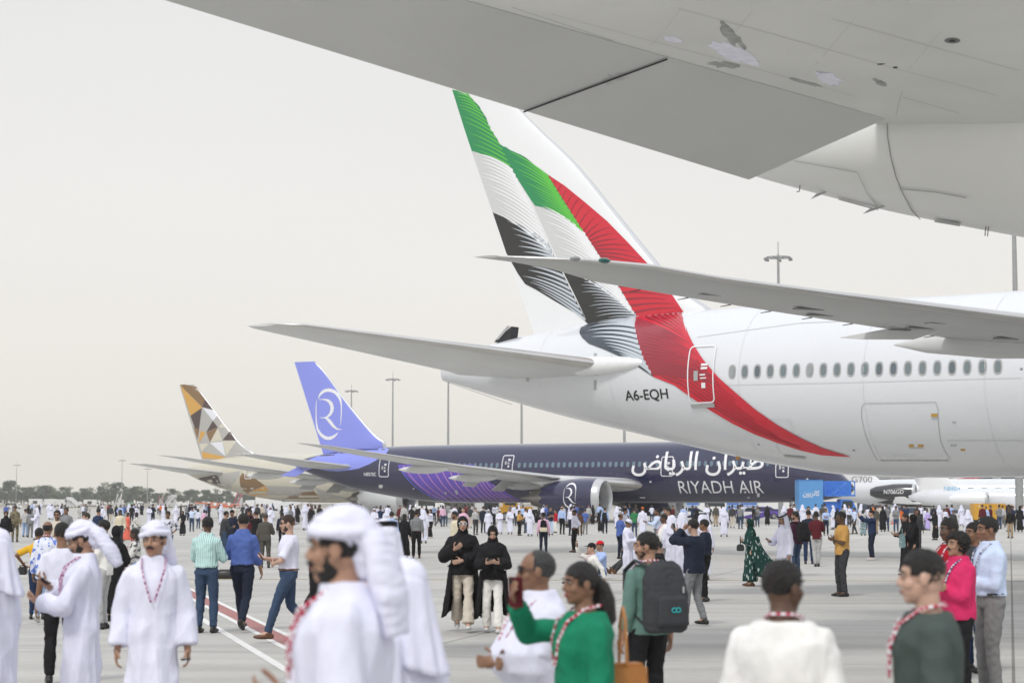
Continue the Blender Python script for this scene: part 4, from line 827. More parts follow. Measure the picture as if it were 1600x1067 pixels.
def loft(mb, secs, n=22, p=2.3, shear=None):
    vs, fs = [], []
    for cx, cy, z, rx, ry in secs:
        for k in range(n):
            a = 2 * math.pi * k / n; c, s_ = math.cos(a), math.sin(a); vs.append(Vector((cx + rx * math.copysign(abs(c) ** (2 / p), c), cy + ry * math.copysign(abs(s_) ** (2 / p), s_), z)))
    for i in range(len(secs) - 1):
        for k in range(n): fs.append((i * n + k, i * n + (k + 1) % n, (i + 1) * n + (k + 1) % n, (i + 1) * n + k))
    fs.append(tuple(range(n))[::-1]); fs.append(tuple((len(secs) - 1) * n + k for k in range(n)))
    mb.add(vs, fs, None)
def ik(a, c, l1, l2, pole):
    d = c - a; L = min(d.length, (l1 + l2) * .999); u = d.normalized(); c = a + u * L
    x = (l1 * l1 - l2 * l2 + L * L) / (2 * L); h = math.sqrt(max(0, l1 * l1 - x * x)); p = pole - u * pole.dot(u); p.normalize(); return a + u * x + p * h, c
V = Vector
HP = {  # wrist targets for the right side (x mirrored for the left), elbow pole, palm normal
  'down': ((.25, .03, .83), (.3, -1, 0), (-1, .1, 0)), 'swingf': ((.22, .22, .88), (.3, -1, -.2), (-1, 0, 0)), 'swingb': ((.25, -.20, .87), (.3, -1, 0), (-1, 0, 0)),
  'phone': ((.09, .31, 1.13), (.8, -.4, -1), (-.3, -.5, .8)), 'phonehigh': ((.10, .36, 1.42), (.7, 0, -1), (-.2, -1, .1)), 'photo': ((.12, .42, 1.52), (.8, 0, -1), (-.2, -1, 0)), 'fold': ((-.015, .20, 1.15), (.8, -.25, -1), (.3, -1, 0)), 'foldlow': ((-.02, .175, 1.09), (.8, -.25, -1), (.3, -1, 0)),
  'hip': ((.20, .02, 1.0), (1, -.8, .2), (-1, .3, 0)), 'pocket': ((.20, .06, .93), (.6, -1, 0), (-1, 0, 0)), 'front': ((.05, .22, .98), (.8, -.5, -.3), (0, -1, 0)), 'belly': ((-.02, .20, 1.06), (1, 0, -.4), (0, -1, .2)), 'bagstrap': ((.12, .16, 1.30), (.8, .2, -1), (0, -1, 0)), 'face': ((.06, .17, 1.55), (.8, .1, -1), (0, -1, 0)), 'reach': ((.16, .40, 1.22), (.6, -.3, -1), (-.4, -.4, .8)), 'back': ((.03, -.18, 1.0), (1, -.2, 0), (0, 1, 0)), 'lap': ((.10, .33, .62), (.8, -.3, -.6), (0, 0, -1)), 'prop': ((.26, -.22, .12), (.5, -1, 0), (0, 0, -1)), 'phonesit': ((.12, .34, .88), (.8, 0, -1), (-.2, -1, .2)), 'side': ((.33, .10, 1.05), (.8, -.6, 0), (-1, 0, 0))}
FP = {'stand': ((-.11, 0, 0), (.11, .02, 0)), 'wide': ((-.17, .0, 0), (.17, .03, 0)), 'walk': ((-.07, .30, .0), (.07, -.30, .09)), 'walk2': ((-.07, -.26, .08), (.08, .26, .0)), 'cross': ((-.04, .0, 0), (.06, .08, 0)), 'step': ((-.09, .14, 0), (.10, -.12, .02)), 'sit': ((-.12, .62, 0), (.12, .72, 0)), 'sitknee': ((-.14, .50, 0), (.14, .52, 0)), 'lie': ((-.1, .8, 0), (.12, .82, 0))}
class Fig: pass
def figure(H=1.75, arms=('down', 'down'), feet='stand', belly=0.0, fem=False, yaw=0, pitch=0, lean=0.0, sit=False, girth=1.0):
    f = Fig(); k = H / 1.75; f.k = k; f.belly = belly; f.fem = fem; f.girth = girth; f.sit = sit
    drop = .76 if sit else 0.0; f.drop = drop
    sw = .142 if fem else .164; f.sw = sw * (1 + .15 * (girth - 1))
    f.ln = lambda z: lean * max(0, z - .95)
    q = lambda x, y, z: V((x, y + f.ln(z), z - drop)) * k
    f.q = q; f.pel = q(0, 0, .94); f.neck = q(0, -.012, 1.44); f.hc = q(0, .022, 1.600)
    f.HM = Matrix.Rotation(R(-yaw), 3, 'Z') @ Matrix.Rotation(R(pitch), 3, 'X')
    f.sh, f.el, f.wr, f.pn = [], [], [], []
    for i, s_ in enumerate((-1, 1)):        # left (-x), right (+x)
        t, pole, pn = HP[arms[i]] if isinstance(arms[i], str) else arms[i]
        if sit: drp = 0
        sh = q(s_ * f.sw, -.012, 1.350); tg = V((s_ * t[0], t[1] + f.ln(t[2]) + (belly * .8 if arms[i] in ('fold', 'belly', 'front', 'foldlow') else 0), t[2] if not sit or arms[i] not in ('down',) else t[2] - drop)) * k
        if sit and arms[i] not in ('lap', 'prop', 'phonesit', 'down'): tg.z -= drop * k
        e_, w_ = ik(sh, tg, .285 * k, .25 * k, V((s_ * pole[0], pole[1], pole[2]))); f.sh.append(sh); f.el.append(e_); f.wr.append(w_); f.pn.append(V((s_ * pn[0], pn[1], pn[2])))
    f.hip, f.kn, f.an, f.ft = [], [], [], []
    FT = FP[feet] if isinstance(feet, str) else feet
    for i, s_ in enumerate((-1, 1)):
        h = q(s_ * .09, 0, .93); a = V((FT[i][0], FT[i][1], .085 + FT[i][2])) * k
        kn, an = ik(h, a, .425 * k, .425 * k, V((0, 1, .9 if sit else 0))); f.hip.append(h); f.kn.append(kn); f.an.append(an); f.ft.append(-.5 if FT[i][2] > .05 else (.9 if sit and FT[i][1] > .6 else 0))
    return f
def hand(mb, f, i, fr=.0085):
    k = f.k; w_, e_ = f.wr[i], f.el[i]; d = (w_ - e_).normalized(); n = f.pn[i] - d * f.pn[i].dot(d); n.normalize(); s_ = d.cross(n); s_ = s_ if (s_.dot(V((0, 1, 0))) > 0 or abs(s_.y) < .2 and s_.z > 0) else -s_
    c = w_ + d * .05 * k; Mx = Matrix((s_, d, n)).transposed(); mb.ell(c, (.040 * k, .05 * k, .016 * k), None, n=12, k=8, M=Mx); caps(mb, w_ - d * .02, w_ + d * .03, .026 * k, .026 * k)
    for off, L in ((-.030, .062), (-.010, .075), (.011, .080), (.031, .070)):
        p = c + (d * .036 + s_ * off) * k; a = .35
        for j, (sg, da) in enumerate(((.45, .45), (.32, .55), (.25, .4))):
            q = p + (d * math.cos(a) + n * math.sin(a)) * L * sg * k; caps(mb, p, q, fr * k * (1 - .08 * j), fr * k * (.92 - .08 * j), n=8); p = q; a += da
    p = w_ + (d * .022 + s_ * .03) * k
    for j, (L, a) in enumerate(((.036, .9), (.030, .55), (.024, .3))):
        q = p + (s_ * math.sin(a) + d * math.cos(a) + n * .45).normalized() * L * k; caps(mb, p, q, (fr + .003) * k, (fr + .001) * k, n=8); p = q
def headshape(mb, f, lod):
    M, c, k = f.HM, f.hc, f.k; s = 1.02 if f.fem else 1.06
    E_ = lambda p, r, n=16: mb.ell(c + M @ V(p) * k * s, tuple(a * k * s for a in r), None, n=n, k=10, M=M)
    E_((0, -.012, .028), (.074, .094, .084), 20); E_((0, .022, -.040), (.055, .062, .072)); E_((0, .052, -.088), (.026, .026, .022)); E_((0, -.01, -.03), (.062, .07, .06))
    E_((0, .070, .030), (.045, .018, .014)); E_((.034, .052, -.026), (.026, .028, .026)); E_((-.034, .052, -.026), (.026, .028, .026)); E_((0, .070, -.060), (.024, .018, .018))
    caps(mb, c + M @ V((0, .080, .016)) * k * s, c + M @ V((0, .098, -.024)) * k * s, .008 * k, .0125 * k, n=8); E_((.010, .088, -.030), (.009, .009, .008), 8); E_((-.010, .088, -.030), (.009, .009, .008), 8)
    for x in (-1, 1): E_((x * .075, -.006, -.006), (.010, .020, .031), 10)
    caps(mb, f.neck - V((0, 0, .03)) * k, c + M @ V((0, -.02, -.045)) * k, .058 * k * (.85 if f.fem else 1), .052 * k * (.85 if f.fem else 1), n=14)
def torso_secs(f, z0=.86, off=0.0, top=1.5):
    b, g = f.belly, f.girth; fm = f.fem
    base = [(.84, .165, .115, 0), (.94, .170, .120, 0), (1.04, .150 + b * .3, .112 + b * .5, b * .5), (1.14, .148 + b * .3, .115 + b * .55, b * .55), (1.26, .162, .122 + b * .2, b * .2 + (.012 if fm else 0)), (1.33, .172, .114, 0), (1.372, .158, .098, -.004), (1.412, .118, .082, -.008), (1.448, .082, .068, -.010), (1.492, .061, .060, -.004)]
    o = []
    for z, rx, ry, cy in base:
        if z < z0 - .06 or z > top: continue
        z_ = max(z, z0); p = f.q(0, cy, z_); o.append((p.x, p.y, p.z, (rx * (f.sw / .182) * g + off) * f.k, (ry * g + off) * f.k))
    return o
def legs(mb, f, off, hem=.10, flare=0.0):
    for i in range(2):
        h, kn, an = f.hip[i], f.kn[i], f.an[i]; k = f.k; g = f.girth
        caps(mb, h + V((0, -.01, -.02)), lerp(h, kn, .5), (.088 * g + off) * k, (.074 * g + off) * k, n=14); caps(mb, lerp(h, kn, .5), kn, (.074 * g + off) * k, (.056 + off) * k, n=14)
        lo = an + (kn - an).normalized() * (hem - .085) * k
        caps(mb, kn, lerp(kn, an, .4), (.056 + off) * k, (.054 + off + flare * .4) * k, n=14); mb.tube([lerp(kn, an, .3), lerp(kn, an, .6), lo], [(.055 + off + flare * .3) * k, (.048 + off + flare * .7) * k, (.042 + off + flare) * k], None, n=14)
def armtube(mb, f, i, off, upto=1.0, loose=0.0):
    k = f.k; s_, e_, w_ = f.sh[i], f.el[i], f.wr[i]; g = .5 + .5 * f.girth
    ru, rm, re, rw = .047 * g + off, .047 * g + off, .040 + off + loose * .5, .028 + off + loose
    if upto <= .55:
        m_ = lerp(s_, e_, upto / .55); mb.ell(s_, (ru * k * 1.04,) * 3, None, n=12, k=8); mb.tube([s_, lerp(s_, m_, .5), m_], [ru * k, (rm + .004) * k, (rm + .008) * k], None, n=14); return
    mb.ell(s_, (ru * k * 1.02,) * 3, None, n=12, k=8); caps(mb, s_, e_, ru * k, re * k, n=14); end = lerp(e_, w_, (upto - .55) / .45 if upto < 1 else 1.0); mb.tube([e_, lerp(e_, end, .5), end], [re * k, (re + rw) / 2 * k, rw * k], None, n=14)
def wrinkle(me, amp, sc=(5, 5, 2.4), seed=0, vert=0.0, zlo=0, zhi=1.4):
    sd = seed * 7.3; N_ = [v.normal.copy() for v in me.vertices]; out_ = []
    for v, nv in zip(me.vertices, N_):
        p = v.co.copy(); n1 = noise.noise(V((p.x * sc[0] + sd, p.y * sc[1], p.z * sc[2]))); n2 = 1 - abs(noise.noise(V((p.x * sc[0] * 1.3, p.y * sc[1] * 1.3 + sd, p.z * sc[2] * 2.2)))) * 3.2; n3 = noise.noise(V((p.x * sc[0] * 2.6, p.y * sc[1] * 2.6 + sd, p.z * sc[2] * 3)))
        a = amp * (.7 * n1 + .55 * n2 + .45 * n3)
        if vert:
            t = max(0, min(1, (zhi - p.z) / (zhi - zlo))); an = math.atan2(p.y, p.x); a += vert * t * (.9 - 1.7 * abs(math.sin(an * 4 + 1.6 * noise.noise(V((sd, an * .7, p.z * .9))) + sd)) ** .8)
        p += nv * a; out_ += [p.x, p.y, p.z]
    me.vertices.foreach_set('co', out_); me.update()
def headshell(f, c, r, keep, name, m, parent, n=30, k=22, jit=.0, seed=0, iters=0, thick=.0):
    """part of an ellipsoid around the head, kept where keep(p) holds (p in head units)"""
    M, hc, kk = f.HM, f.hc, f.k * (.96 if f.fem else 1); vs, fs, hp = [], [], []
    for i in range(k + 1):
        th = math.pi * i / k
        for j in range(n):
            ph = 2 * math.pi * j / n; u = V((math.sin(th) * math.cos(ph), math.sin(th) * math.sin(ph), math.cos(th))); s_ = 1 + jit * .45 + jit * noise.noise(u * 6 + V((seed, 0, 0))) + jit * .6 * noise.noise(u * 15 + V((0, seed, 0))) + jit * .5 * noise.noise(u * 38)
            p = V((c[0] + r[0] * u.x * s_, c[1] + r[1] * u.y * s_, c[2] + r[2] * u.z * s_)); hp.append(p); vs.append(hc + M @ p * kk)
    for i in range(k):
        for j in range(n):
            a = (i * n + j, (i + 1) * n + j, (i + 1) * n + (j + 1) % n, i * n + (j + 1) % n); cc = (hp[a[0]] + hp[a[1]] + hp[a[2]] + hp[a[3]]) / 4
            if keep(cc): fs.append(a)
    me = mesh(name, vs, fs, ang=180); bm = bmesh.new(); bm.from_mesh(me); bmesh.ops.delete(bm, geom=[v for v in bm.verts if not v.link_faces], context='VERTS')
    rim = [e_ for e_ in bm.edges if e_.is_boundary]
    if rim:  # turn the rim inwards so the shell has an edge
        r_ = bmesh.ops.extrude_edge_only(bm, edges=rim); ctr = hc + M @ V(c) * kk
        for v in [g for g in r_['geom'] if isinstance(g, bmesh.types.BMVert)]: v.co = v.co.lerp(ctr, .14)
    bmesh.ops.recalc_face_normals(bm, faces=bm.faces)
    bm.to_mesh(me); bm.free(); smooth(me); return link(name, me, parent, [m])
def hair(f, st, parent, m=None, seed=0):
    m = m or HAIR; j = .07
    side = lambda p: p.z > (.068 - .02 * abs(p.x) / .07 if p.y > .052 else (.012 if p.y > .018 else (-.035 if p.y > -.03 else -.075)))
    if st == 'bald': return headshell(f, (0, -.018, .022), (.080, .098, .082), lambda p: p.z < .055 and p.y < .012 and p.z > -.07 and (p.z > -.035 or p.y < -.03), 'hair', m, parent, jit=.03, seed=seed)
    if st == 'receding': return headshell(f, (0, -.020, .032), (.080, .098, .090), lambda p: (p.y < .02 - .25 * max(0, .035 - abs(p.x)) and side(p)), 'hair', m, parent, jit=.05, seed=seed)
    if st == 'short': return headshell(f, (0, -.012, .036), (.082, .100, .092), side, 'hair', m, parent, jit=j, seed=seed, n=64, k=46)
    if st == 'fade': return headshell(f, (0, -.010, .036), (.079, .098, .092), lambda p: side(p) and p.z > -.05, 'hair', m, parent, jit=.06, seed=seed, n=64, k=46)
    if st == 'curly': return headshell(f, (0, -.022, .038), (.098, .112, .100), lambda p: p.z > (.055 if p.y > .05 else (.0 if p.y > .02 else -.085)), 'hair', m, parent, jit=.30, seed=seed, n=50, k=34)
    if st in ('long', 'bun', 'pony'):
        o = headshell(f, (0, -.014, .034), (.084, .102, .094), lambda p: p.z > (.062 - .5 * abs(p.x) * (p.y > .04) if p.y > .045 else (-.01 if p.y > .015 else -.085)), 'hair', m, parent, jit=.05, seed=seed, n=40, k=28)
        mb = MB(); M, c, k = f.HM, f.hc, f.k
        if st == 'long': mb.ell(c + M @ V((0, -.055, -.08)) * k, (.085 * k, .05 * k, .17 * k), m)
        if st == 'bun': mb.ell(c + M @ V((0, -.125, .015)) * k, (.045 * k, .04 * k, .045 * k), m)
        if st == 'pony': mb.tube([c + M @ V(p) * k for p in ((0, -.085, .02), (0, -.125, -.02), (.005, -.15, -.09), (0, -.15, -.19), (.01, -.13, -.28))], [.03 * k, .045 * k, .058 * k, .055 * k, .02 * k], m, n=14)
        q = mb.build('hair_tie' if st == 'bun' else 'hair_length', o)
        if st != 'bun': wrinkle(q.data, .014, (20, 20, 8), seed)
        return o
def drape(f, name, m, parent, z_top, z_bot, a0, a1, r0, r1, cy=-.01, folds=9, amp=.012, n=34, k=14, tail=None, seed=0, back=0.0):
    """hanging cloth round the head and shoulders, angle 0 = straight behind"""
    vs, fs = [], []; hc, kk, M = f.hc, f.k, Matrix.Rotation(math.atan2(f.HM[1][0], f.HM[0][0]), 3, 'Z')
    for i in range(k + 1):
        t = i / k; z = lerp(z_top, z_bot, t)
        for j in range(n + 1):
            u = j / n; a = R(lerp(a0, a1, u)) ; rr = lerp(r0, r1, t ** .8) + amp * t * math.sin(folds * a * 1.0 + seed + 1.5 * t) ; zz = z - (tail or 0) * t * math.cos(a / 2) ** 4
            vs.append(hc + M @ V((rr * math.sin(a), cy - rr * 1.05 * math.cos(a) - back * t * t, zz)) * kk)
    for i in range(k):
        for j in range(n): fs.append((i * (n + 1) + j, i * (n + 1) + j + 1, (i + 1) * (n + 1) + j + 1, (i + 1) * (n + 1) + j))
    me = mesh(name, vs, fs, ang=180); bm = bmesh.new(); bm.from_mesh(me); bmesh.ops.solidify(bm, geom=bm.faces[:], thickness=.006); bm.to_mesh(me); bm.free(); smooth(me); return link(name, me, parent, [m])
def headwear(f, st, parent, root, seed=0, lod=1):
    M, c, k = f.HM, f.hc, f.k; W_ = CL('white')
    if st == 'turban':
        mb = MB()
        mb.ell(c + M @ V((0, -.026, .062)) * k, (.090 * k, .114 * k, .092 * k), None, n=20, k=12, M=M)
        for j, (zz, tilt, rr) in enumerate(((.060, 15, .086), (.074, -12, .085), (.090, 6, .078))):
            T = M @ Matrix.Rotation(R(tilt), 3, 'Y') @ Matrix.Rotation(R(-6 + 5 * j), 3, 'X'); pts = [c + T @ (V((rr * math.cos(a), rr * 1.16 * math.sin(a) - .014, zz))) * k for a in [2 * math.pi * q / 20 for q in range(21)]]; mb.tube(pts, .019 * k, None, n=8, cap=False)
        pts = [c + M @ V(p) * k for p in ((.01, -.09, .07), (.0, -.14, .01), (-.01, -.165, -.07), (-.02, -.19, -.16), (-.02, -.21, -.29))]; mb.tube(pts, [.075 * k, .092 * k, .098 * k, .100 * k, .070 * k], None, n=16, flat=.55)
        caps(mb, c + M @ V((0, -.07, .02)) * k, c + M @ V((0, -.10, -.06)) * k, .062 * k, .05 * k)
        me = remesh(mb, .009 if lod == 0 else .013, 3); wrinkle(me, .006, (7, 7, 13), seed); link('headscarf', me, parent, [W_])
    elif st in ('ghutra', 'ghutraw'):
        o = headshell(f, (0, -.014, .034), (.092, .110, .098), lambda p: p.z > (.052 if p.y > .02 else -.02), 'headscarf', W_, parent, jit=.03, n=32, k=22)
        drape(f, 'scarf_fall', W_, o, .05, -.30, -115, 115, .098, .155, folds=10, amp=.019, tail=.09, seed=seed, back=.04)
        if st == 'ghutra':
            for j in range(2):
                mb = MB(); T = M @ Matrix.Rotation(R(-9), 3, 'X'); pts = [c + T @ V((.089 * math.cos(a), .107 * math.sin(a) - .014, .078 + .016 * j)) * k for a in [2 * math.pi * q / 24 for q in range(25)]]; mb.tube(pts, .0095 * k, CL('black'), n=8, cap=False); mb.build('head_cord', o)
    elif st == 'hijab':
        mb_ = None
        o = headshell(f, (0, -.008, .012), (.088, .106, .118), lambda p: not (p.y > .045 and abs(p.x) < .050 and -.088 < p.z < .062), 'headscarf', HJ[0], parent, jit=.04, n=44, k=34, seed=seed)
        mb = MB(); caps(mb, f.neck + V((0, .012, .03)) * k, c + M @ V((0, -.002, -.09)) * k, .085 * k, .076 * k, n=16); loft(mb, [(f.neck.x, f.neck.y, f.neck.z - .14 * k, .185 * k, .125 * k), (f.neck.x, f.neck.y, f.neck.z - .02 * k, .14 * k, .105 * k), (f.neck.x, f.neck.y, f.neck.z + .03 * k, .08 * k, .08 * k)])
        me = remesh(mb, .012, 4); wrinkle(me, .012, (9, 9, 14), seed); link('scarf_wrap', me, o, [HJ[0]])
    elif st in ('cap', 'redcap', 'skullcap', 'orangecap', 'beret'):
        m = {'cap': CL('black'), 'redcap': CAPB, 'skullcap': W_, 'orangecap': CL('orange'), 'beret': CL('olive')}[st]
        o = headshell(f, (0, -.012, .040), (.086, .104, .092), lambda p: p.z > .045, 'cap', m, parent, jit=.02)
        if st in ('cap', 'redcap', 'orangecap'): mb = MB(); mb.ell(c + M @ V((0, .11, .052)) * k, (.062 * k, .065 * k, .008 * k), m, M=M); mb.build('peak', o)
HJ = [CL('black')]
LBL_USED = {}
def person(px, Y, head, label, H=1.75, top=None, bottom=None, arms=('down', 'down'), feet='stand', skin='tan', hr='short', wear=None, beard=0, lod=1, belly=0, fem=False, yaw=0, pitch=0, sleeve=1.0, tuck=True, shoes='black', lany=None, glasses=None, group=None, dress=None, hairm=None, girth=1.0, lean=0.0, sit=False, extra=None, loose=0.0, seed=None, fy=None, far=False, collar=False, hj=None, flare=0.0, badge=False, voxel=None):
    if fy is not None: g = ground(px, fy); Y = g.y
    seed = seed if seed is not None else int(px)
    loc = V((ray(px, 785).x * Y, Y, 0)); f = figure(H, arms, feet, belly, fem, yaw, pitch, lean, sit, girth); k = f.k; f.rot = R(180 + head)
    root = empty('person', loc, f.rot); tag(root, label, 'person', group); f.root = root
    vb = voxel or {0: .0062, 1: .0115, 2: .026}[lod]; vc = {0: .011, 1: .016, 2: .028}[lod]
    # body
    mb = MB(); headshape(mb, f, lod); loft(mb, torso_secs(f, .86, -.012)); legs(mb, f, -.022 if dress else -.006)
    for i in range(2):
        armtube(mb, f, i, -.002); 
        if lod < 2: hand(mb, f, i, .0085 if lod == 0 else .0105)
        else: caps(mb, f.wr[i], f.wr[i] + (f.wr[i] - f.el[i]).normalized() * .12 * k, .032 * k, .026 * k)
        a = f.an[i]; caps(mb, a, a + V((0, .10, -.04)) * k, .040 * k, .030 * k)
    body = link('body', remesh(mb, vb, 3 if lod < 2 else 2), root, [SK[skin]]); f.body = body
    M, c = f.HM, f.hc; s = 1.02 if fem else 1.06; hk = k * s; HPt = lambda p: c + M @ V(p) * hk
    if lod < 2:
        for x in (-1, 1):
            mb = MB(); mb.ell(HPt((x * .030, .076, .010)), (.0125 * hk, .008 * hk, .0052 * hk), EYEW, n=12, k=8, M=M); mb.ell(HPt((x * .030, .0815, .010)), (.0055 * hk, .004 * hk, .0052 * hk), EYED, n=10, k=6, M=M); mb.build('eye', body)
            mb = MB(); mb.tube([HPt((x * .014, .090, .024)), HPt((x * .030, .090, .030)), HPt((x * .048, .074, .024))], [.004 * hk, .0048 * hk, .003 * hk], HAIR, n=6); mb.build('eyebrow', body)
        mb = MB(); mb.ell(HPt((0, .086, -.055)), (.022 * hk, .008 * hk, .0045 * hk), LIPR if fem else LIP, n=12, k=6, M=M); mb.ell(HPt((0, .085, -.063)), (.018 * hk, .008 * hk, .005 * hk), LIPR if fem else LIP, n=12, k=6, M=M); mb.build('mouth', body)
    if hr: hair(f, hr, root, hairm, seed)
    if beard:
        bm_ = HAIR if hairm is None else hairm
        if beard >= 2: headshell(f, (0, .014, -.042), (.058, .072, .077 + .010 * (beard > 2)), lambda p: (p.z < -.045 or (abs(p.x) > .040 and p.z < -.012)) and p.y > -.02 and not (p.y > .07 and abs(p.x) < .022 and -.068 < p.z < -.048), 'beard', bm_, root, jit=.05, seed=seed, n=36, k=28)
        mb = MB(); mb.tube([HPt((-.028, .076, -.054)), HPt((-.012, .094, -.044)), HPt((.012, .094, -.044)), HPt((.028, .076, -.054))], [.004 * hk, .0065 * hk, .0065 * hk, .004 * hk], bm_, n=8); mb.build('moustache', root)
    if hj: HJ[0] = CL(hj)
    else: HJ[0] = CL('black')
    if wear: headwear(f, wear, root, root, seed, lod)
    if glasses:
        gm = {'sun': SUNG, 'clear': M_BLACKM, 'white': SUNG}[glasses]; fm_ = M_DECW if glasses == 'white' else M_BLACKM; mb = MB()
        for x in (-1, 1):
            if glasses != 'clear': mb.ell(HPt((x * .031, .090, .010)), (.022 * hk, .006 * hk, .015 * hk), gm, n=14, k=8, M=M)
            ring = [HPt((x * .031 + .024 * math.cos(a), .092, .010 + .017 * math.sin(a))) for a in [2 * math.pi * q / 14 for q in range(15)]]; mb.tube(ring, (.0045 if glasses == 'white' else .0022) * hk, fm_, n=5, cap=False)
            mb.tube([HPt((x * .054, .085, .012)), HPt((x * .078, .0, .012))], .003 * hk, fm_, n=5)
        mb.tube([HPt((-.010, .094, .013)), HPt((.010, .094, .013))], .003 * hk, fm_, n=5); mb.build('glasses', root)
    # clothes
    if dress:
        mt = CL(dress); mb = MB(); st_ = (max(abs(f.an[0].y), abs(f.an[1].y)) if feet in ('walk', 'walk2', 'step') else 0)
        fl = flare; P_ = f.q
        ss = torso_secs(f, .86, .018)
        low = [(0, .02, .14, .20 + fl, .15 + st_ * .62 + fl), (0, .01, .40, .19 + fl * .6, .15 + st_ * .38 + fl * .6), (0, 0, .68, .188 + fl * .3, .140 + st_ * .12 + fl * .3)]
        if not sit: ss = [(a * k, b * k, z * k, rx * k, ry * k) for a, b, z, rx, ry in low] + ss
        loft(mb, ss, n=30)
        for i in range(2): armtube(mb, f, i, .017 + loose * .3, .97, .012 + loose)
        if sit: legs(mb, f, .025, .13, .02)
        me = remesh(mb, vc, 4); wrinkle(me, .018, (5, 5, 1.6), seed, .026 + fl * .10, .1 * k, 1.2 * k); link('robe', me, root, [mt])
    else:
        if bottom:
            mb = MB(); ts = [t for t in torso_secs(f, .86, .004) if t[2] < f.q(0, 0, 1.0).z]; ts.append((ts[-1][0], ts[-1][1], f.q(0, 0, 1.0).z, ts[-1][3] * .96, ts[-1][4] * .97)); loft(mb, ts); legs(mb, f, .012, .095, flare); me = remesh(mb, vc, 3); wrinkle(me, .010, (8, 8, 5), seed); link('trousers', me, root, [CL(bottom)])
        if top:
            mb = MB(); loft(mb, torso_secs(f, .97 if tuck else .85, .021 + loose, 1.46 if not collar else 1.5))
            for i in range(2): armtube(mb, f, i, .013 + loose * .6, .47 if sleeve < .6 else .97 * sleeve, .006 + loose * .5)
            me = remesh(mb, vc, 3); wrinkle(me, (.007 if lod == 0 else .010) + loose * .1, (7, 7, 4), seed + 1); link('shirt', me, root, [CL(top)]); f.shirt = root.children[-1] if False else None
            if tuck and lod < 2:
                mb = MB(); p = f.q(0, .0, .985); t = torso_secs(f, .985, .012)[0]; pts = [V((t[0] + t[3] * 1.0 * math.copysign(abs(math.cos(a)) ** .87, math.cos(a)), t[1] + t[4] * math.copysign(abs(math.sin(a)) ** .87, math.sin(a)), p.z)) for a in [2 * math.pi * q / 28 for q in range(29)]]; mb.tube(pts, .014 * k, LEATHB if shoes == 'brown' else LEATHER, n=8, cap=False); mb.build('belt', root)
            if collar and lod < 2:
                mb = MB(); pts = [f.neck + V((.072 * math.cos(a), .068 * math.sin(a) + .004, .022 - .02 * math.sin(a))) * k for a in [2 * math.pi * q / 16 for q in range(17)]]; mb.tube(pts, .015 * k, CL(top), n=8, cap=False); mb.build('collar', root)
    if shoes and not far or shoes:
        sm = {'black': LEATHER, 'brown': LEATHB, 'white': TRAIN, 'sandal': LEATHB}[shoes]
        for i in range(2):
            mb = MB(); a = f.an[i]; Mr = Matrix.Rotation(f.ft[i] * 1.0, 3, 'X')
            mb.ell((0, .055, -.050), (.046, .140, .036), sm, n=20, k=12); mb.ell((0, -.04, -.045), (.038, .05, .045), sm, n=14, k=8)
            if shoes != 'sandal': mb.ell((0, -.005, -.02), (.043, .060, .050), sm, n=14, k=8)
            zmin = -.083; mb.v = [tuple(a + Mr @ (V((x_, y_, max(zmin, z_))) * k)) for x_, y_, z_ in mb.v]
            mb.build('shoe', root)
    if lany:
        mm_ = {1: LANY, 2: LANYB, 3: LANYP}[lany]; mb = MB(); b_ = belly * .9; dz = 1.16 if lod == 0 else 1.18
        o0 = .020 + loose * .8
        pts = [f.q(*p) for p in ((-.012, .145 + b_ + o0, dz), (-.055, .140 + b_ * .4 + o0, 1.30), (-.082, .10 + o0, 1.40), (-.088, .02 + o0 * .4, 1.468), (-.05, -.066 - o0 * .5, 1.485), (.05, -.066 - o0 * .5, 1.485), (.088, .02 + o0 * .4, 1.468), (.082, .10 + o0, 1.40), (.055, .140 + b_ * .4 + o0, 1.30), (.012, .145 + b_ + o0, dz))]
        fine = []
        for a, b in zip(pts, pts[1:]): fine += [a, lerp(a, b, .5)]
        mb.tube(fine + [pts[-1]], .0085 * k, mm_, n=8, flat=.6); lo = mb.build('lanyard', root)
        if badge or lod == 1:
            mb = MB(); p = f.q(0, .158 + b_ + o0, dz - .075); mb.box(p, (.095 * k, .006, .135 * k), M_DECW); mb.box(p + V((0, .004, -.05)) * 1, (.085 * k, .004, .02 * k), CL('red')); mb.box(p + V((0, .004, .0)), (.03 * k, .004, .035 * k), CL('grey')); mb.build('badge', lo, bevel=.002)
    if extra: extra(f)
    return f
def Wp(f, p):
    return f.root.location + Matrix.Rotation(f.rot, 3, 'Z') @ V(p)
def held(f, i, name, label, build, off=(0, 0, 0)):
    """a thing held in hand i, kept top-level"""
    d = (f.wr[i] - f.el[i]).normalized(); p = Wp(f, f.wr[i] + d * .085 * f.k + f.pn[i].normalized() * .02 + V(off)); o = empty(name, p, f.rot); tag(o, label, name.replace('_', ' ')); build(o, f); return o
def phone(label, i=1, tilt=60, case=None, turn=0):
    def go(f):
        def b(o, f_):
            o.rotation_euler = (R(-90 + tilt), 0, f.rot + R(turn)); mb = MB(); mb.box((0, 0, 0), (.075, .009, .155), case or M_PHONE); mb.build('case', o, bevel=.003); mb = MB(); mb.box((0, -.0055, 0), (.066, .002, .142), M_SCREEN); mb.build('screen', o); mb = MB(); mb.box((.02, .006, .055), (.026, .004, .028), LEATHER); mb.build('lens_block', o)
        held(f, i, 'phone', label, b)
    return go
def multi(*fs):
    def go(f):
        for g in fs: g(f)
    return go
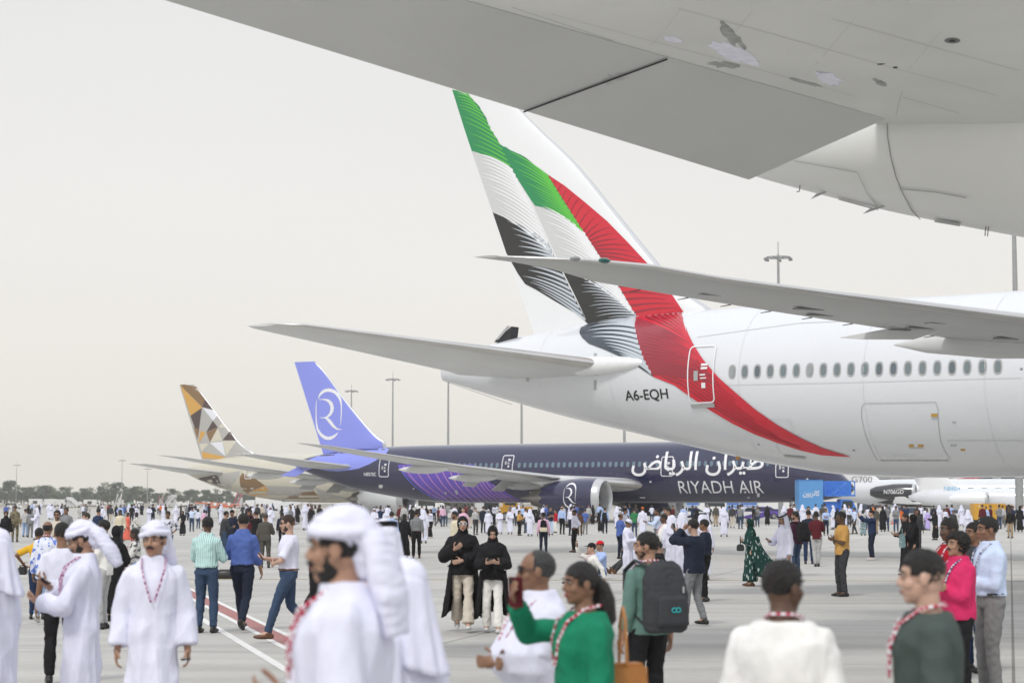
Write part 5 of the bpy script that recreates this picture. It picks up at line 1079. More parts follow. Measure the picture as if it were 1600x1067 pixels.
def _yoke(f):
    mb = MB(); loft(mb, [(f.q(0, 0, z).x, f.q(0, cy, z).y, f.q(0, 0, z).z, rx * f.k, ry * f.k) for z, rx, ry, cy in ((1.33, .203, .142, 0), (1.385, .185, .126, -.004), (1.425, .142, .110, -.008), (1.46, .096, .094, -.01))], n=26); link('shoulder_yoke', remesh(mb, .014, 2), f.root, [CL('black')])
def _sling(f):
    o = empty('sling_bag', Wp(f, f.q(.02, -.20, 1.15)), f.rot); tag(o, 'black and cream sling bag across the back of the pink shirt', 'bag'); mb = MB(); mb.box((0, 0, .08), (.26, .1, .26), CL('black'), taper=.75); mb.build('bag_body', o, bevel=.02)
    mb = MB(); mb.box((0, -.01, -.13), (.27, .1, .16), CL('cream')); mb.build('lower_pocket', o, bevel=.015); mb = MB(); mb.tube([(.0, .03, .2), (-.10, .10, .31), (-.15, .2, .30)], .018, CL('black'), n=6); mb.build('strap', o)
def _billow(f):
    vs, fs, n, kk = [], [], 26, 18
    for i in range(kk + 1):
        t = i / kk
        for j in range(n + 1):
            a = R(lerp(-105, 105, j / n)); rr = .20 + .10 * t + .018 * math.sin(8 * a + 4 * t) * t; p = f.q(rr * math.sin(a), -rr * math.cos(a) - .62 * t ** 1.7 * (math.cos(a) * .5 + .5), lerp(1.25, .30 + .12 * math.sin(a * 1.5), t)); vs.append(p)
    for i in range(kk):
        for j in range(n): fs.append((i * (n + 1) + j, i * (n + 1) + j + 1, (i + 1) * (n + 1) + j + 1, (i + 1) * (n + 1) + j))
    me = mesh('robe_train', vs, fs, ang=180); bm = bmesh.new(); bm.from_mesh(me); bmesh.ops.solidify(bm, geom=bm.faces[:], thickness=.012); bm.to_mesh(me); bm.free(); smooth(me); wrinkle(me, .02, (6, 6, 3), 9); link('robe_train', me, f.root, [CL('forestdash')])
# ------------------------------------------------------------------ people in the foreground and middle distance
def PP(px, ytop, head, label, Y=None, fy=None, up=.0, **kw):
    if fy is not None: Y = CAM_H * F_PX / (fy - 785)
    H = 1.9 - (ytop - 785) * Y / F_PX - up; kw.setdefault('group', GRP); H = max(1.45, min(1.93, H))
    return person(px, Y, head, label, H=H, **kw)
def bag_things(kind, label, m, cat, dz=.62, off=(0, 0, 0), hand_i=None, size=(.26, .11, .22)):
    def go(f):
        p = Wp(f, f.wr[hand_i] + V((0, 0, -.30)) + V(off)) if hand_i is not None else Wp(f, f.q(*off))
        o = empty(kind, p, f.rot); tag(o, label, cat); mb = MB(); mb.box((0, 0, 0), size, m, taper=.86); mb.build('bag_body', o, bevel=.02)
        mb = MB(); t = size[2] / 2; top_z = dz - .32; mb.tube([(-size[0] * .36, 0, t * .9), (-size[0] * .2, 0, t + top_z * .8), (0, 0, t + top_z), (size[0] * .2, 0, t + top_z * .8), (size[0] * .36, 0, t * .9)], .009, m, n=6); mb.build('strap', o)
    return go
def backpack(label, m, w_=.32, h=.50, d=.20, logo=None, tag_=False):
    def go(f):
        k = f.k; o = empty('backpack', Wp(f, f.q(0, -.13 - d * .5, 1.18)), f.rot); tag(o, label, 'backpack'); mb = MB()
        prof = [(-.5, .80, .55), (-.47, .95, .85), (-.3, 1, 1), (.0, 1, 1), (.25, .94, .9), (.42, .78, .68), (.5, .45, .35)]; loft(mb, [(0, -.01 if i < 4 else .01, a * h, b * w_ / 2, c * d / 2) for i, (a, b, c) in enumerate(prof)], n=28, p=3.2)
        me = remesh(mb, .012, 3); wrinkle(me, .006, (9, 9, 9), 4); link('bag_body', me, o, [m])
        mb = MB(); loft(mb, [(0, -d * .46, -.40 * h, w_ * .38, .035), (0, -d * .50, -.36 * h, w_ * .40, .045), (0, -d * .48, -.02 * h, w_ * .38, .045), (0, -d * .44, .03 * h, w_ * .30, .03)], n=20, p=3); me = remesh(mb, .012, 2); link('front_pocket', me, o, [m])
        for x in (-1, 1):
            mb = MB(); mb.tube([(x * .10, d * .35, h * .42), (x * .13, d * .5 + .12, h * .50), (x * .14, d * .5 + .25, h * .36), (x * .15, d * .5 + .24, h * .08), (x * .18, d * .5 + .10, -h * .22), (x * .14, d * .4, -h * .38)], [.022, .028, .028, .026, .014, .010], m, n=8, flat=.45); mb.build('shoulder_strap', o)
        if logo:
            mb = MB(); ring = [(-.02 + .022 * math.cos(a), -d * .5 - .047, -.10 + .018 * math.sin(a)) for a in [2 * math.pi * q / 12 for q in range(13)]]; mb.tube(ring, .005, logo, n=5, cap=False); mb.build('badge_ring', o); mb = MB(); mb.tube([(x + .04, y, z) for x, y, z in ring], .005, logo, n=5, cap=False); mb.build('badge_ring', o)
            mb = MB(); mb.box((.10, -d * .5 - .005, .06), (.022, .006, .055), M_WFRAME); mb.build('zip_tag', o, bevel=.003)
    return go
GRP = 'people in the foreground'
TEAL = mat('teal_print', (.02, .40, .42), .5)
P_ = PP
# very near
P_(538, 793, -92, 'bearded man in white robe and white turban in profile, largest of all', Y=7.4, up=-.01, dress='white', wear='turban', hr='short', beard=3, lany=1, arms=('down', ((.10, .20, 1.10), (.6, -.6, -1), (-.3, -.5, .8))), lod=0, loose=.028, girth=1.22, skin='tan', yaw=4, seed=3)
P_(634, 856, -118, 'shorter person in white robe and pale head cloth just behind the big turbaned man', Y=8.6, up=.02, dress='white', wear='ghutraw', hr='short', lod=0, loose=.015, skin='tan', seed=4)
P_(600, 799, -150, 'man in white head cloth with black cord directly behind the big turbaned man', Y=13.5, up=.03, dress='white', wear='ghutra', hr='short', lod=1, loose=.01, seed=5)
P_(1222, 866, 165, 'dark-haired man in plain white t-shirt seen from behind with his face turned right', Y=8.8, top='offwhite', bottom='charcoal', sleeve=.5, tuck=False, hr='short', skin='dark', lod=0, yaw=38, lany=1, girth=1.22, loose=.02, arms=('down', 'down'), beard=1, seed=6)
P_(1446, 849, -98, 'short-haired man in dark grey-green t-shirt in profile facing left with a red and white lanyard', Y=8.8, top='slate', bottom='charcoal', sleeve=.5, tuck=False, hr='fade', skin='fair', lod=0, lany=1, loose=.01, arms=('down', 'down'), girth=1.05, seed=7)
P_(842, 851, -62, 'balding man in white polo with sunglasses and folded arms, facing left', Y=11.0, top='white', bottom='navy', sleeve=.5, tuck=False, hr='receding', skin='brown', lod=0, lany=1, glasses='sun', arms=('foldlow', 'foldlow'), belly=.11, girth=1.2, collar=True, yaw=22, seed=8, hairm=HAIRG)
def badge_card(f):
    mb = MB(); mb.box((0, 0, 0), (.105, .006, .15), M_DECW); mb.box((0, -.004, -.062), (.10, .004, .022), CL('red')); mb.box((0, -.0045, .01), (.03, .003, .035), CL('grey')); mb.box((.02, -.0045, .045), (.045, .003, .014), CL('grey'))
    o = mb.build('badge', f.root, bevel=.002); o.location = f.q(.20, .02, 1.02); o.rotation_euler = (0, 0, R(90))
    mb = MB(); mb.tube([f.q(.08, -.09, 1.44), f.q(.15, -.105, 1.32), f.q(.19, -.03, 1.12)], .010, LANY, n=8, flat=.6); mb.build('lanyard_cord', f.root)
P_(912, 868, -72, 'woman in green blouse with long dark ponytail raising a phone to photograph', Y=10.2, top='emerald', bottom='black', fem=True, tuck=False, hr='pony', skin='brown', lod=0, lany=1, arms=('down', ((.04, .38, 1.50), (.9, -.2, -1), (-.2, -1, .2))), yaw=-6, girth=1.1, loose=.01, seed=9,
   extra=multi(phone('maroon-backed phone held up by the woman in the green blouse', 1, 80, CL('maroon'), 60), badge_card, bag_things('handbag', 'tan brown bag hanging at the hip of the woman in green', mat('tan_leather', (.42, .17, .04), .5, var=.1, vscale=8, bump=.3), 'bag', off=(.06, -.25, .98), size=(.16, .26, .34), dz=.60)))
P_(1012, 826, -150, 'man in sage green shirt and black trousers wearing a large dark backpack', Y=16.6, top='sage', bottom='black', hr='short', skin='tan', lod=0, tuck=False, lany=1, arms=('down', 'down'), yaw=-52, loose=.01, beard=2, seed=10, sleeve=.9, extra=backpack('large dark grey backpack worn by the man in the sage green shirt', CL('charcoal'), .38, .58, .24, TEAL))
P_(242, 812, 8, 'moustached man in white robe and turban walking toward us with a lanyard', Y=14.8, up=.0, dress='white', wear='turban', hr='short', beard=1, lany=3, arms=('down', 'down'), feet='step', lod=0, loose=.022, yaw=18, skin='tan', seed=11, extra=phone('dark phone carried low by the moustached man in the white robe', 0, 0), girth=1.04)
P_(132, 803, -86, 'bearded man in white robe and turban looking down at his phone', Y=15.6, up=.05, dress='white', wear='turban', hr='short', beard=3, lany=3, arms=('phone', ((.06, .27, 1.24), (.6, -.5, -1), (-.3, -.5, .8))), pitch=-20, lod=0, loose=.015, skin='tan', seed=12, extra=phone('dark phone held by the bearded man in white robe and turban', 1, 30))
P_(-2, 812, -100, 'man in white robe and head cloth cut off by the left edge of the frame', Y=15.0, up=.04, dress='white', wear='ghutraw', hr='short', lod=1, loose=.01, arms=('down', 'down'), seed=13)
P_(98, 812, -165, 'man in white short-sleeved shirt and black trousers behind the robed phone reader', fy=1064, top='white', bottom='black', sleeve=.5, hr='short', skin='brown', lod=0, arms=('down', 'pocket'), seed=14)
# right-hand trio
P_(1545, 803, -78, 'man in pale blue long-sleeved shirt and grey trousers, rightmost of the trio', Y=19.8, top='paleblue', bottom='greystripe', hr='short', skin='brown', lod=0, lany=2, arms=('foldlow', 'down'), seed=15, collar=True, loose=.008, shoes='black')
P_(1496, 829, -66, 'curly-haired man in bright pink shirt with moustache and folded arms, looking up', Y=19.2, top='pink', bottom='black', hr='curly', skin='tan', lod=0, lany=2, beard=1, arms=('fold', 'fold'), tuck=False, pitch=10, seed=16, collar=True, loose=.015, belly=.03)
P_(1484, 806, -70, 'moustached man in red shirt with folded arms behind the man in pink', Y=21.5, top='red', bottom='navy', hr='short', skin='dark', lod=1, lany=1, beard=1, arms=('fold', 'fold'), tuck=False, seed=17)
P_(1522, 812, -60, 'person in dark shorts mostly hidden behind the pink and pale blue shirts', Y=22.6, top='charcoal', bottom='darkblue', hr='short', skin='brown', lod=1, tuck=False, seed=18)
GRP = 'people standing and walking in the middle distance'
# left cluster
P_(75, 811, 172, 'balding man in blue and white floral shirt and light jeans walking away', fy=972, top='floral', bottom='lightdenim', hr='bald', skin='brown', tuck=False, lany=1, feet='walk2', shoes='white', arms=('down', 'down'), seed=20)
P_(62, 822, 178, 'person in yellow top half hidden behind the floral shirt, carrying a camera', fy=965, top='yellow', bottom='darkblue', hr='short', skin='brown', sleeve=.5, arms=('side', 'down'), seed=21, extra=bag_things('camera', 'black camera held low beside the floral shirt', LEATHER, 'camera', hand_i=0, off=(0, 0, .18), size=(.16, .12, .13), dz=.34))
P_(164, 809, -100, 'man with glasses in white vest with black shoulders and light trousers facing left', fy=980, top='offwhite', bottom='lightgrey', hr='short', skin='brown', glasses='clear', beard=1, lany=1, arms=('fold', 'fold'), tuck=False, seed=22, extra=lambda f: _yoke(f))
P_(212, 823, -80, 'woman with dark hair in black and white patterned top beside the moustached man', fy=945, top='greyfloral', bottom='lightdenim', hr='long', fem=True, skin='dark', lany=1, arms=('phone', 'phone'), tuck=False, seed=24)
P_(182, 818, 165, 'woman in long black robe between the white vest man and the patterned top', fy=968, dress='black', wear='hijab', hr=None, fem=True, arms=('front', 'front'), seed=25)
P_(324, 804, 168, 'man in mint striped shirt and blue jeans with his back to us', fy=986, top='mint', bottom='denim', hr='short', skin='dark', lany=1, arms=('phone', 'phone'), yaw=-28, shoes='black', seed=26, collar=True, loose=.008)
P_(380, 799, 172, 'man in blue shirt and dark trousers walking away beside the mint shirt', fy=984, top='blue', bottom='navy', hr='short', skin='tan', lany=1, arms=('phone', 'swingf'), feet='walk', yaw=-28, seed=27, collar=True, loose=.008, sleeve=.8)
P_(452, 801, -80, 'man with sunglasses in white polo and blue trousers stepping left, holding a phone', fy=1000, top='white', bottom='denim', hr='fade', skin='fair', hairm=HAIRB, glasses='sun', beard=2, arms=('belly', 'phone'), sleeve=.5, feet='walk', shoes='brown', seed=28, extra=phone('thin phone held out by the man in the white polo', 1, 50))
def gold_cuff(f):
    for q, off in ((.80, 0), (.88, 1)):
        mb = MB(); a, b = lerp(f.el[1], f.wr[1], q), lerp(f.el[1], f.wr[1], q + .07); mb.tube([a, b], .047 * f.k, mat('gold_braid', (.55, .30, .06), .4), n=14); mb.build('cuff_stripe', f.root)
P_(512, 800, -100, 'uniformed pilot in black with gold cuff stripes, mostly hidden behind the turbaned man', Y=18.2, top='black', bottom='black', hr='short', skin='fair', arms=('down', ((.10, .22, .86), (.3, -1, 0), (-1, 0, 0))), tuck=False, seed=29, extra=gold_cuff, loose=.012)
# two women walking toward us
def open_robe(f):
    vs, fs, n, kk = [], [], 22, 16
    for i in range(kk + 1):
        t = i / kk
        for j in range(n + 1):
            a = R(lerp(-128, 128, j / n)); rr = .19 + .10 * t + .014 * math.sin(7 * a + 3 * t); p = f.q(rr * math.sin(a), -rr * .85 * math.cos(a) - .16 * t * t + .01, lerp(1.0, .26 + .06 * math.cos(a * 2), t)); vs.append(p)
    for i in range(kk):
        for j in range(n): fs.append((i * (n + 1) + j, i * (n + 1) + j + 1, (i + 1) * (n + 1) + j + 1, (i + 1) * (n + 1) + j))
    me = mesh('robe_skirt', vs, fs, ang=180); bm = bmesh.new(); bm.from_mesh(me); bmesh.ops.solidify(bm, geom=bm.faces[:], thickness=.01); bm.to_mesh(me); bm.free(); smooth(me); wrinkle(me, .012, (8, 8, 3), 5); link('robe_skirt', me, f.root, [CL('black')])
def neck_scarf(f):
    mb = MB()
    for a, b in (((-.03, .115, 1.40), (-.05, .15, 1.27)), ((.02, .12, 1.40), (.05, .155, 1.30)), ((0, .13, 1.36), (-.01, .165, 1.18))): caps(mb, f.q(*a), f.q(*b), .028 * f.k, .018 * f.k, flat=.5)
    me = remesh(mb, .012, 2); link('printed_scarf', me, f.root, [CL('greyfloral')])
P_(723, 803, 4, 'woman in black shawl with white sunglasses and beige trousers walking toward us', fy=984, top='black', bottom='stone', wear='hijab', hr='short', fem=True, skin='fair', glasses='white', arms=('belly', ((.13, .24, 1.23), (.9, -.2, -1), (-.2, -.6, .6))), loose=.045, tuck=False, flare=.035, feet='walk', shoes='white', seed=30, lod=0, extra=multi(open_robe, neck_scarf, phone('black phone held at chest height by the woman in white sunglasses', 1, 70)))
P_(770, 818, 0, 'shorter woman in black headscarf and white trousers looking down at her phone', fy=986, top='black', bottom='offwhite', wear='hijab', hr='short', fem=True, skin='fair', arms=('phone', 'phone'), loose=.04, tuck=False, flare=.015, feet='step', shoes='white', pitch=-20, seed=31, lod=0, extra=multi(open_robe, phone('black phone held in both hands by the shorter woman', 1, 30)))
# left middle: small standing groups
P_(24, 788, 175, 'soldier in brown camouflage at the far left', fy=846, top='camo', bottom='camo', wear='beret', hr='fade', skin='brown', tuck=False, seed=32)
P_(10, 797, 10, 'person in black with dark headscarf near the soldier in camouflage', fy=862, dress='black', wear='hijab', hr=None, fem=True, seed=33)
P_(40, 794, 170, 'young man in grey t-shirt beside a woman, left of the lone white robe', fy=838, top='lightgrey', bottom='lightdenim', hr='short', sleeve=.5, tuck=False, seed=34)
P_(48, 795, -170, 'companion in dark grey top standing right beside the grey t-shirt', fy=839, top='grey', bottom='greystripe', hr='long', fem=True, tuck=False, seed=35)
P_(58, 793, -80, 'lone man in long white robe and head cloth at far left, facing left', fy=843, dress='white', wear='ghutraw', hr='short', arms=('phone', 'down'), seed=36, loose=.01)
P_(90, 795, 0, 'bearded man with sunglasses whose face shows above the balding head', fy=905, top='stone', bottom='charcoal', hr='short', beard=3, glasses='sun', skin='tan', tuck=False, seed=37)
P_(104, 791, -10, 'man in grey jacket behind the turban of the phone reader', fy=868, top='grey', bottom='charcoal', hr='short', skin='brown', tuck=False, seed=38)
P_(136, 799, -60, 'brown-haired man in black jacket between the turban and the white vest', fy=905, top='black', bottom='black', hr='short', hairm=HAIRB, skin='fair', tuck=False, seed=39)
P_(154, 793, 160, 'man in dark top with short black hair behind the white vest man', fy=862, top='darkblue', bottom='grey', hr='short', tuck=False, seed=40)
P_(188, 795, -4, 'man in cream polo shirt and dark trousers facing us', fy=853, top='cream', bottom='charcoal', hr='short', skin='dark', seed=41, loose=.01, beard=1)
P_(200, 802, 95, 'woman in flowing coral orange dress', fy=846, dress='coral', hr='long', fem=True, skin='brown', feet='walk', flare=.02, seed=42)
P_(214, 799, 160, 'woman in grey patterned top behind the coral dress', fy=850, top='greyfloral', bottom='grey', hr='long', fem=True, tuck=False, seed=43)
P_(263, 797, -5, 'bearded man in dark blue and white floral shirt behind the moustached man', fy=876, top='darkfloral', bottom='denim', hr='short', beard=3, skin='brown', sleeve=.8, tuck=False, pitch=-12, arms=('hip', 'down'), seed=44)
P_(286, 797, -20, 'woman in long black robe with open hands left of the mint shirt', fy=836, dress='black', wear='hijab', hr=None, fem=True, flare=.02, arms=('front', 'side'), seed=45)
P_(300, 792, 175, 'man in pale shirt and jeans standing behind the mint shirt', fy=830, top='paleblue', bottom='denim', hr='short', arms=('photo', 'photo'), shoes='brown', seed=46)
P_(310, 795, 165, 'woman in white top and jeans beside the pale shirt', fy=825, top='white', bottom='denim', hr='long', fem=True, tuck=False, seed=47)
P_(319, 797, -160, 'woman in light pink top in the small group behind the mint shirt', fy=828, top='lightpink', bottom='stone', hr='long', fem=True, tuck=False, seed=48)
P_(350, 797, 120, 'man in dark jacket bending over between the mint and blue shirts', fy=872, top='charcoal', bottom='denim', hr='short', lean=.12, tuck=False, seed=49, arms=('phone', 'phone'))
P_(363, 795, -10, 'bearded man in dark blue cap just left of the blue shirt', fy=870, top='navy', bottom='black', wear='cap', hr='short', beard=2, tuck=False, seed=50)
P_(389, 792, 170, 'man in maroon shirt standing behind the blue shirt', fy=860, top='maroon', bottom='charcoal', hr='short', skin='brown', tuck=False, seed=51)
P_(401, 796, -140, 'man in black shirt raising his hand to his ear', fy=872, top='black', bottom='black', hr='short', skin='tan', arms=('face', 'down'), tuck=False, seed=52)
P_(415, 800, 178, 'soldier in plain olive uniform and beret with his back to us', fy=886, top='olive', bottom='olive', wear='beret', hr='fade', skin='brown', tuck=False, arms=('down', 'phone'), shoes='black', seed=53, loose=.012)
P_(441, 799, 175, 'man in dark navy shirt right of the olive uniform', fy=855, top='navy', bottom='black', hr='short', skin='dark', arms=('down', 'hip'), seed=54)
# behind the big turbaned man
P_(560, 793, 180, 'dark-haired man whose head tops the corded head cloth', fy=850, top='black', bottom='black', hr='short', seed=55)
P_(585, 793, 5, 'man in white robe and head cloth standing far behind the big turban', fy=834, dress='white', wear='ghutraw', hr='short', arms=('belly', 'belly'), seed=56)
P_(612, 798, 172, 'man in blue shirt and dark trousers beside a woman in black, seen from behind', fy=873, top='skyblue', bottom='navy', hr='short', skin='tan', feet='step', seed=57, collar=True, loose=.006)
P_(632, 801, 180, 'woman in long black robe between two men in blue and grey shirts', fy=872, dress='black', hr='long', fem=True, seed=58, arms=('front', 'down'))
P_(651, 796, -172, 'bearded man in grey shirt with brown belt and black trousers', fy=871, top='grey', bottom='black', hr='short', beard=2, yaw=35, shoes='brown', seed=59, collar=True, skin='tan', sleeve=.85)
P_(662, 795, 170, 'man in white robe just right of the grey shirt', fy=848, dress='white', wear='ghutraw', hr='short', seed=60)
P_(605, 792, 175, 'person in white head cloth above the skyblue shirt', fy=838, dress='white', wear='ghutraw', hr='short', seed=61)
P_(673, 794, -60, 'woman in white t-shirt and long black skirt taking a photo', fy=840, top='white', bottom='black', hr='long', fem=True, arms=('photo', 'photo'), sleeve=.5, flare=.03, shoes='white', seed=62)
P_(685, 791, 100, 'man in maroon top striding right near the black skirt', fy=822, top='maroon', bottom='charcoal', hr='short', feet='walk', tuck=False, seed=63)
P_(711, 797, -70, 'bearded man in cream shirt behind the woman in white sunglasses', fy=885, top='cream', bottom='stone', hr='short', beard=2, skin='brown', arms=('down', 'down'), tuck=False, seed=64)
P_(724, 791, -20, 'man in pink striped shirt beyond the woman in white sunglasses', fy=850, top='lightpink', bottom='darkblue', hr='short', skin='fair', tuck=False, seed=65)
P_(743, 792, 30, 'man in pale grey polo standing between the two women in black', fy=835, top='lightgrey', bottom='charcoal', hr='short', skin='fair', hairm=HAIRB, seed=66)
P_(755, 790, 160, 'man in dark suit just left of the white robes', fy=832, top='navy', bottom='navy', hr='short', skin='fair', tuck=False, seed=67)
P_(763, 795, 10, 'man in white robe left of the row of robes near the yellow machine', fy=834, dress='white', wear='ghutraw', hr='short', seed=68)
P_(781, 795, -15, 'man in white robe and skullcap with hands joined near the yellow machine', fy=834, dress='white', wear='skullcap', hr='short', skin='brown', arms=('belly', 'belly'), seed=69)
P_(797, 793, -8, 'bearded man in white robe beside the mustard top', fy=834, dress='white', hr='bald', beard=2, skin='brown', arms=('belly', 'down'), seed=70)
P_(811, 796, 60, 'woman in mustard top and black trousers talking with men in robes', fy=836, top='mustard', bottom='black', hr='long', fem=True, arms=('reach', 'phone'), flare=.02, seed=71, extra=bag_things('handbag', 'black handbag hanging beside the woman in the mustard top', LEATHER, 'bag', hand_i=0, off=(0, -.1, 0), size=(.24, .1, .2), dz=.5))
P_(821, 793, 120, 'dark-haired man in white shirt facing the mustard top', fy=832, top='white', bottom='denim', hr='short', arms=('phone', 'down'), seed=72)
P_(828, 794, 170, 'man in white robe and flowing head cloth right of the mustard top', fy=837, dress='white', wear='ghutraw', hr='short', seed=73)
P_(849, 799, 175, 'man in pink shirt with a black and cream sling bag, back to us', fy=864, top='lightpink', bottom='navy', hr='short', skin='dark', seed=74, yaw=-40, extra=lambda f: _sling(f))
P_(860, 791, 20, 'man in black polo with folded arms near the purple engine', fy=835, top='navy', bottom='paleblue', hr='short', sleeve=.5, arms=('fold', 'fold'), skin='tan', tuck=False, seed=75)
P_(868, 795, -60, 'person in red jacket beside the black polo', fy=832, top='red', bottom='offwhite', hr='short', tuck=False, seed=76)
P_(878, 790, 150, 'grey-haired man in light blue shirt and dark trousers near the purple engine', fy=834, top='skyblue', bottom='black', hr='bald', skin='fair', hairm=HAIRG, seed=77)
P_(892, 791, 140, 'man in white shirt holding a camera bag beside the purple engine', fy=836, top='white', bottom='navy', hr='short', skin='tan', seed=78, extra=bag_things('camera_bag', 'black camera bag hanging beside the purple engine', LEATHER, 'bag', hand_i=0, off=(0, 0, .08), size=(.3, .18, .24), dz=.5))
P_(898, 795, -75, 'man in white shirt and black trousers with hands on hips', fy=862, top='white', bottom='black', hr='short', skin='brown', beard=2, arms=('hip', 'hip'), seed=79, collar=True)
P_(914, 794, 165, 'man in blue polo raising his arm beside the purple engine intake', fy=834, top='blue', bottom='greystripe', hr='short', arms=('photo', 'down'), tuck=False, sleeve=.5, seed=80)
P_(906, 797, -175, 'woman in brown top left of the raised arm', fy=836, top='brown', bottom='brown', hr='long', fem=True, tuck=False, flare=.02, seed=81)
P_(945, 792, 170, 'man in pale blue shirt with dark backpack in front of the engine intake', fy=833, top='skyblue', bottom='navy', hr='short', seed=82, extra=backpack('small dark backpack in front of the engine intake', CL('black'), .3, .44, .18))
P_(938, 796, 180, 'woman in black beside the dark backpack', fy=831, dress='black', hr='long', fem=True, seed=83)
# sitting on the ground
def sitter(px, fy, head, label, H=1.74, **kw):
    kw.setdefault('group', 'people sitting on the apron'); return person(px, None, head, label, H=H, fy=fy, sit=True, **kw)
sitter(925, 912, -75, 'man in black cap sitting on the ground holding up a phone', top='offwhite', bottom='denim', wear='cap', hr='short', feet='sitknee', arms=('prop', 'phonesit'), skin='fair', lany=1, tuck=False, seed=84, extra=phone('black phone raised by the man sitting in a black cap', 1, 80))
sitter(938, 905, -60, 'person in bright red cap sitting behind the black cap', top='skyblue', bottom='denim', wear='redcap', hr='short', feet='sitknee', arms=('lap', 'lap'), skin='tan', tuck=False, seed=85)
sitter(1029, 908, -80, 'dark-haired young man in black sitting on the ground with legs stretched left', top='black', bottom='charcoal', hr='short', feet='sit', arms=('prop', 'lap'), skin='tan', tuck=False, seed=86, yaw=10)
sitter(995, 896, -82, 'person sitting with grey shoe soles pointing left', top='white', bottom='charcoal', hr='short', feet='sit', arms=('prop', 'lap'), skin='tan', tuck=False, seed=87, shoes='brown')
# centre-right group
P_(981, 809, 65, 'man in white robe and cap looking down, left of the backpack man', fy=905, dress='white', wear='skullcap', hr='short', skin='brown', arms=('phone', 'phone'), pitch=-24, seed=88, loose=.01)
P_(969, 800, 120, 'balding man in blue jacket holding a camera', fy=872, top='blue', bottom='navy', hr='bald', skin='brown', arms=('phone', 'phone'), tuck=False, seed=89, extra=phone('black camera held by the balding man in the blue jacket', 0, 60))
P_(976, 792, 90, 'man in white shirt behind the blue jacket', fy=860, top='white', bottom='grey', hr='short', skin='tan', seed=90)
P_(991, 793, 170, 'man in bright green t-shirt and jeans', fy=838, top='green', bottom='denim', hr='short', sleeve=.5, tuck=False, seed=91)
P_(1004, 791, 175, 'man in white robe with bright orange turban', fy=840, dress='white', wear='orangecap', hr='short', seed=92)
P_(1027, 793, -85, 'bearded man in light grey shirt reaching out, right of the orange turban', fy=868, top='paleblue', bottom='grey', hr='short', beard=2, skin='brown', arms=('reach', 'reach'), seed=93)
P_(1038, 801, -80, 'man in white shirt and grey trousers with lanyard behind the sitting man', fy=900, top='offwhite', bottom='greystripe', hr='short', skin='dark', beard=1, lany=1, arms=('hip', 'back'), belly=.05, seed=94)
P_(1044, 791, -70, 'tall young man in white shirt looking left above the group', fy=880, top='white', bottom='grey', hr='short', beard=1, skin='tan', seed=95)
P_(1067, 796, 150, 'man in white robe and head cloth turned away beside the dark suit', fy=920, up=.03, dress='white', wear='ghutraw', hr='short', skin='brown', arms=('belly', 'belly'), seed=96, loose=.012, yaw=30, beard=2)
P_(1050, 803, 170, 'second white robe in the pair left of the dark suit', fy=905, dress='white', wear='ghutraw', hr='short', seed=97)
P_(1084, 808, -130, 'man in dark navy suit jacket and grey trousers photographing with a phone', fy=975, top='navy', bottom='grey', hr='short', skin='fair', arms=('face', 'photo'), tuck=False, feet='step', loose=.02, seed=98, lod=0, extra=phone('grey phone raised by the man in the navy suit jacket', 1, 75, M_STEEL), yaw=10)
P_(1101, 809, -110, 'man in black vest and trousers with red lanyard behind the suit jacket', fy=938, top='navy', bottom='black', hr='short', skin='brown', lany=1, seed=99)
P_(1098, 799, 170, 'man in white head cloth with black cord behind the suit jacket', fy=905, dress='white', wear='ghutra', hr='short', seed=100)
P_(1131, 791, 178, 'man in white robe standing alone in front of the purple cars', fy=838, dress='white', wear='ghutraw', hr='short', feet='wide', seed=101)
# right middle
HJ_F = 'forest'
P_(1172, 808, -88, 'woman in dark green headscarf and billowing green patterned robe', fy=914, dress='forestdash', wear='hijab', hj='forest', hr=None, fem=True, skin='fair', arms=('fold', 'fold'), flare=.03, shoes='brown', seed=102, lod=1, extra=multi(lambda f: _billow(f), bag_things('handbag', 'small grey handbag hanging in front of the green robe', CL('charcoal'), 'bag', off=(.0, .26, .98), size=(.10, .18, .15), dz=.5)))
P_(1224, 798, -62, 'man in white robe and head cloth with black cord holding a phone', fy=927, up=.03, dress='white', wear='ghutra', hr='short', skin='tan', beard=1, arms=('down', 'phone'), pitch=-14, seed=103, shoes='sandal', loose=.01, lod=0, extra=phone('phone in the hand of the robed man with the black head cord', 1, 30))
P_(1243, 797, -140, 'bearded man in aubergine shirt with black backpack', fy=898, top='purple', bottom='denim', hr='short', beard=3, skin='tan', tuck=False, lany=1, yaw=-30, seed=104, extra=backpack('black backpack on the man in the aubergine shirt', CL('black'), .36, .52, .24))
P_(1263, 795, 175, 'man in navy jacket just behind the maroon t-shirt', fy=880, top='navy', bottom='darkblue', hr='short', tuck=False, seed=105)
P_(1275, 797, 176, 'man in maroon t-shirt and grey jeans with his back to us', fy=884, top='maroon', bottom='lightgrey', hr='short', skin='dark', sleeve=.5, tuck=False, feet='cross', seed=106, arms=('down', 'phone'))
P_(1263, 790, -10, 'bearded man in white shirt beside the blue truck', fy=846, top='white', bottom='charcoal', hr='short', beard=2, skin='tan', arms=('face', 'down'), seed=107)
P_(1290, 793, -5, 'person in pale blue shirt with hands at chest in front of the blue truck', fy=836, top='skyblue', bottom='navy', hr='short', skin='brown', arms=('fold', 'fold'), seed=108)
P_(1315, 797, -75, 'man in mustard polo and dark jeans standing with arms crossed', fy=930, top='mustard', bottom='charcoal', hr='short', skin='dark', arms=('fold', 'fold'), tuck=False, sleeve=.5, seed=109, lod=0, shoes='black', beard=1)
P_(1335, 792, -100, 'man in pale blue shirt stretching his arm left', fy=834, top='paleblue', bottom='charcoal', hr='short', arms=('down', 'photo'), feet='step', seed=110)
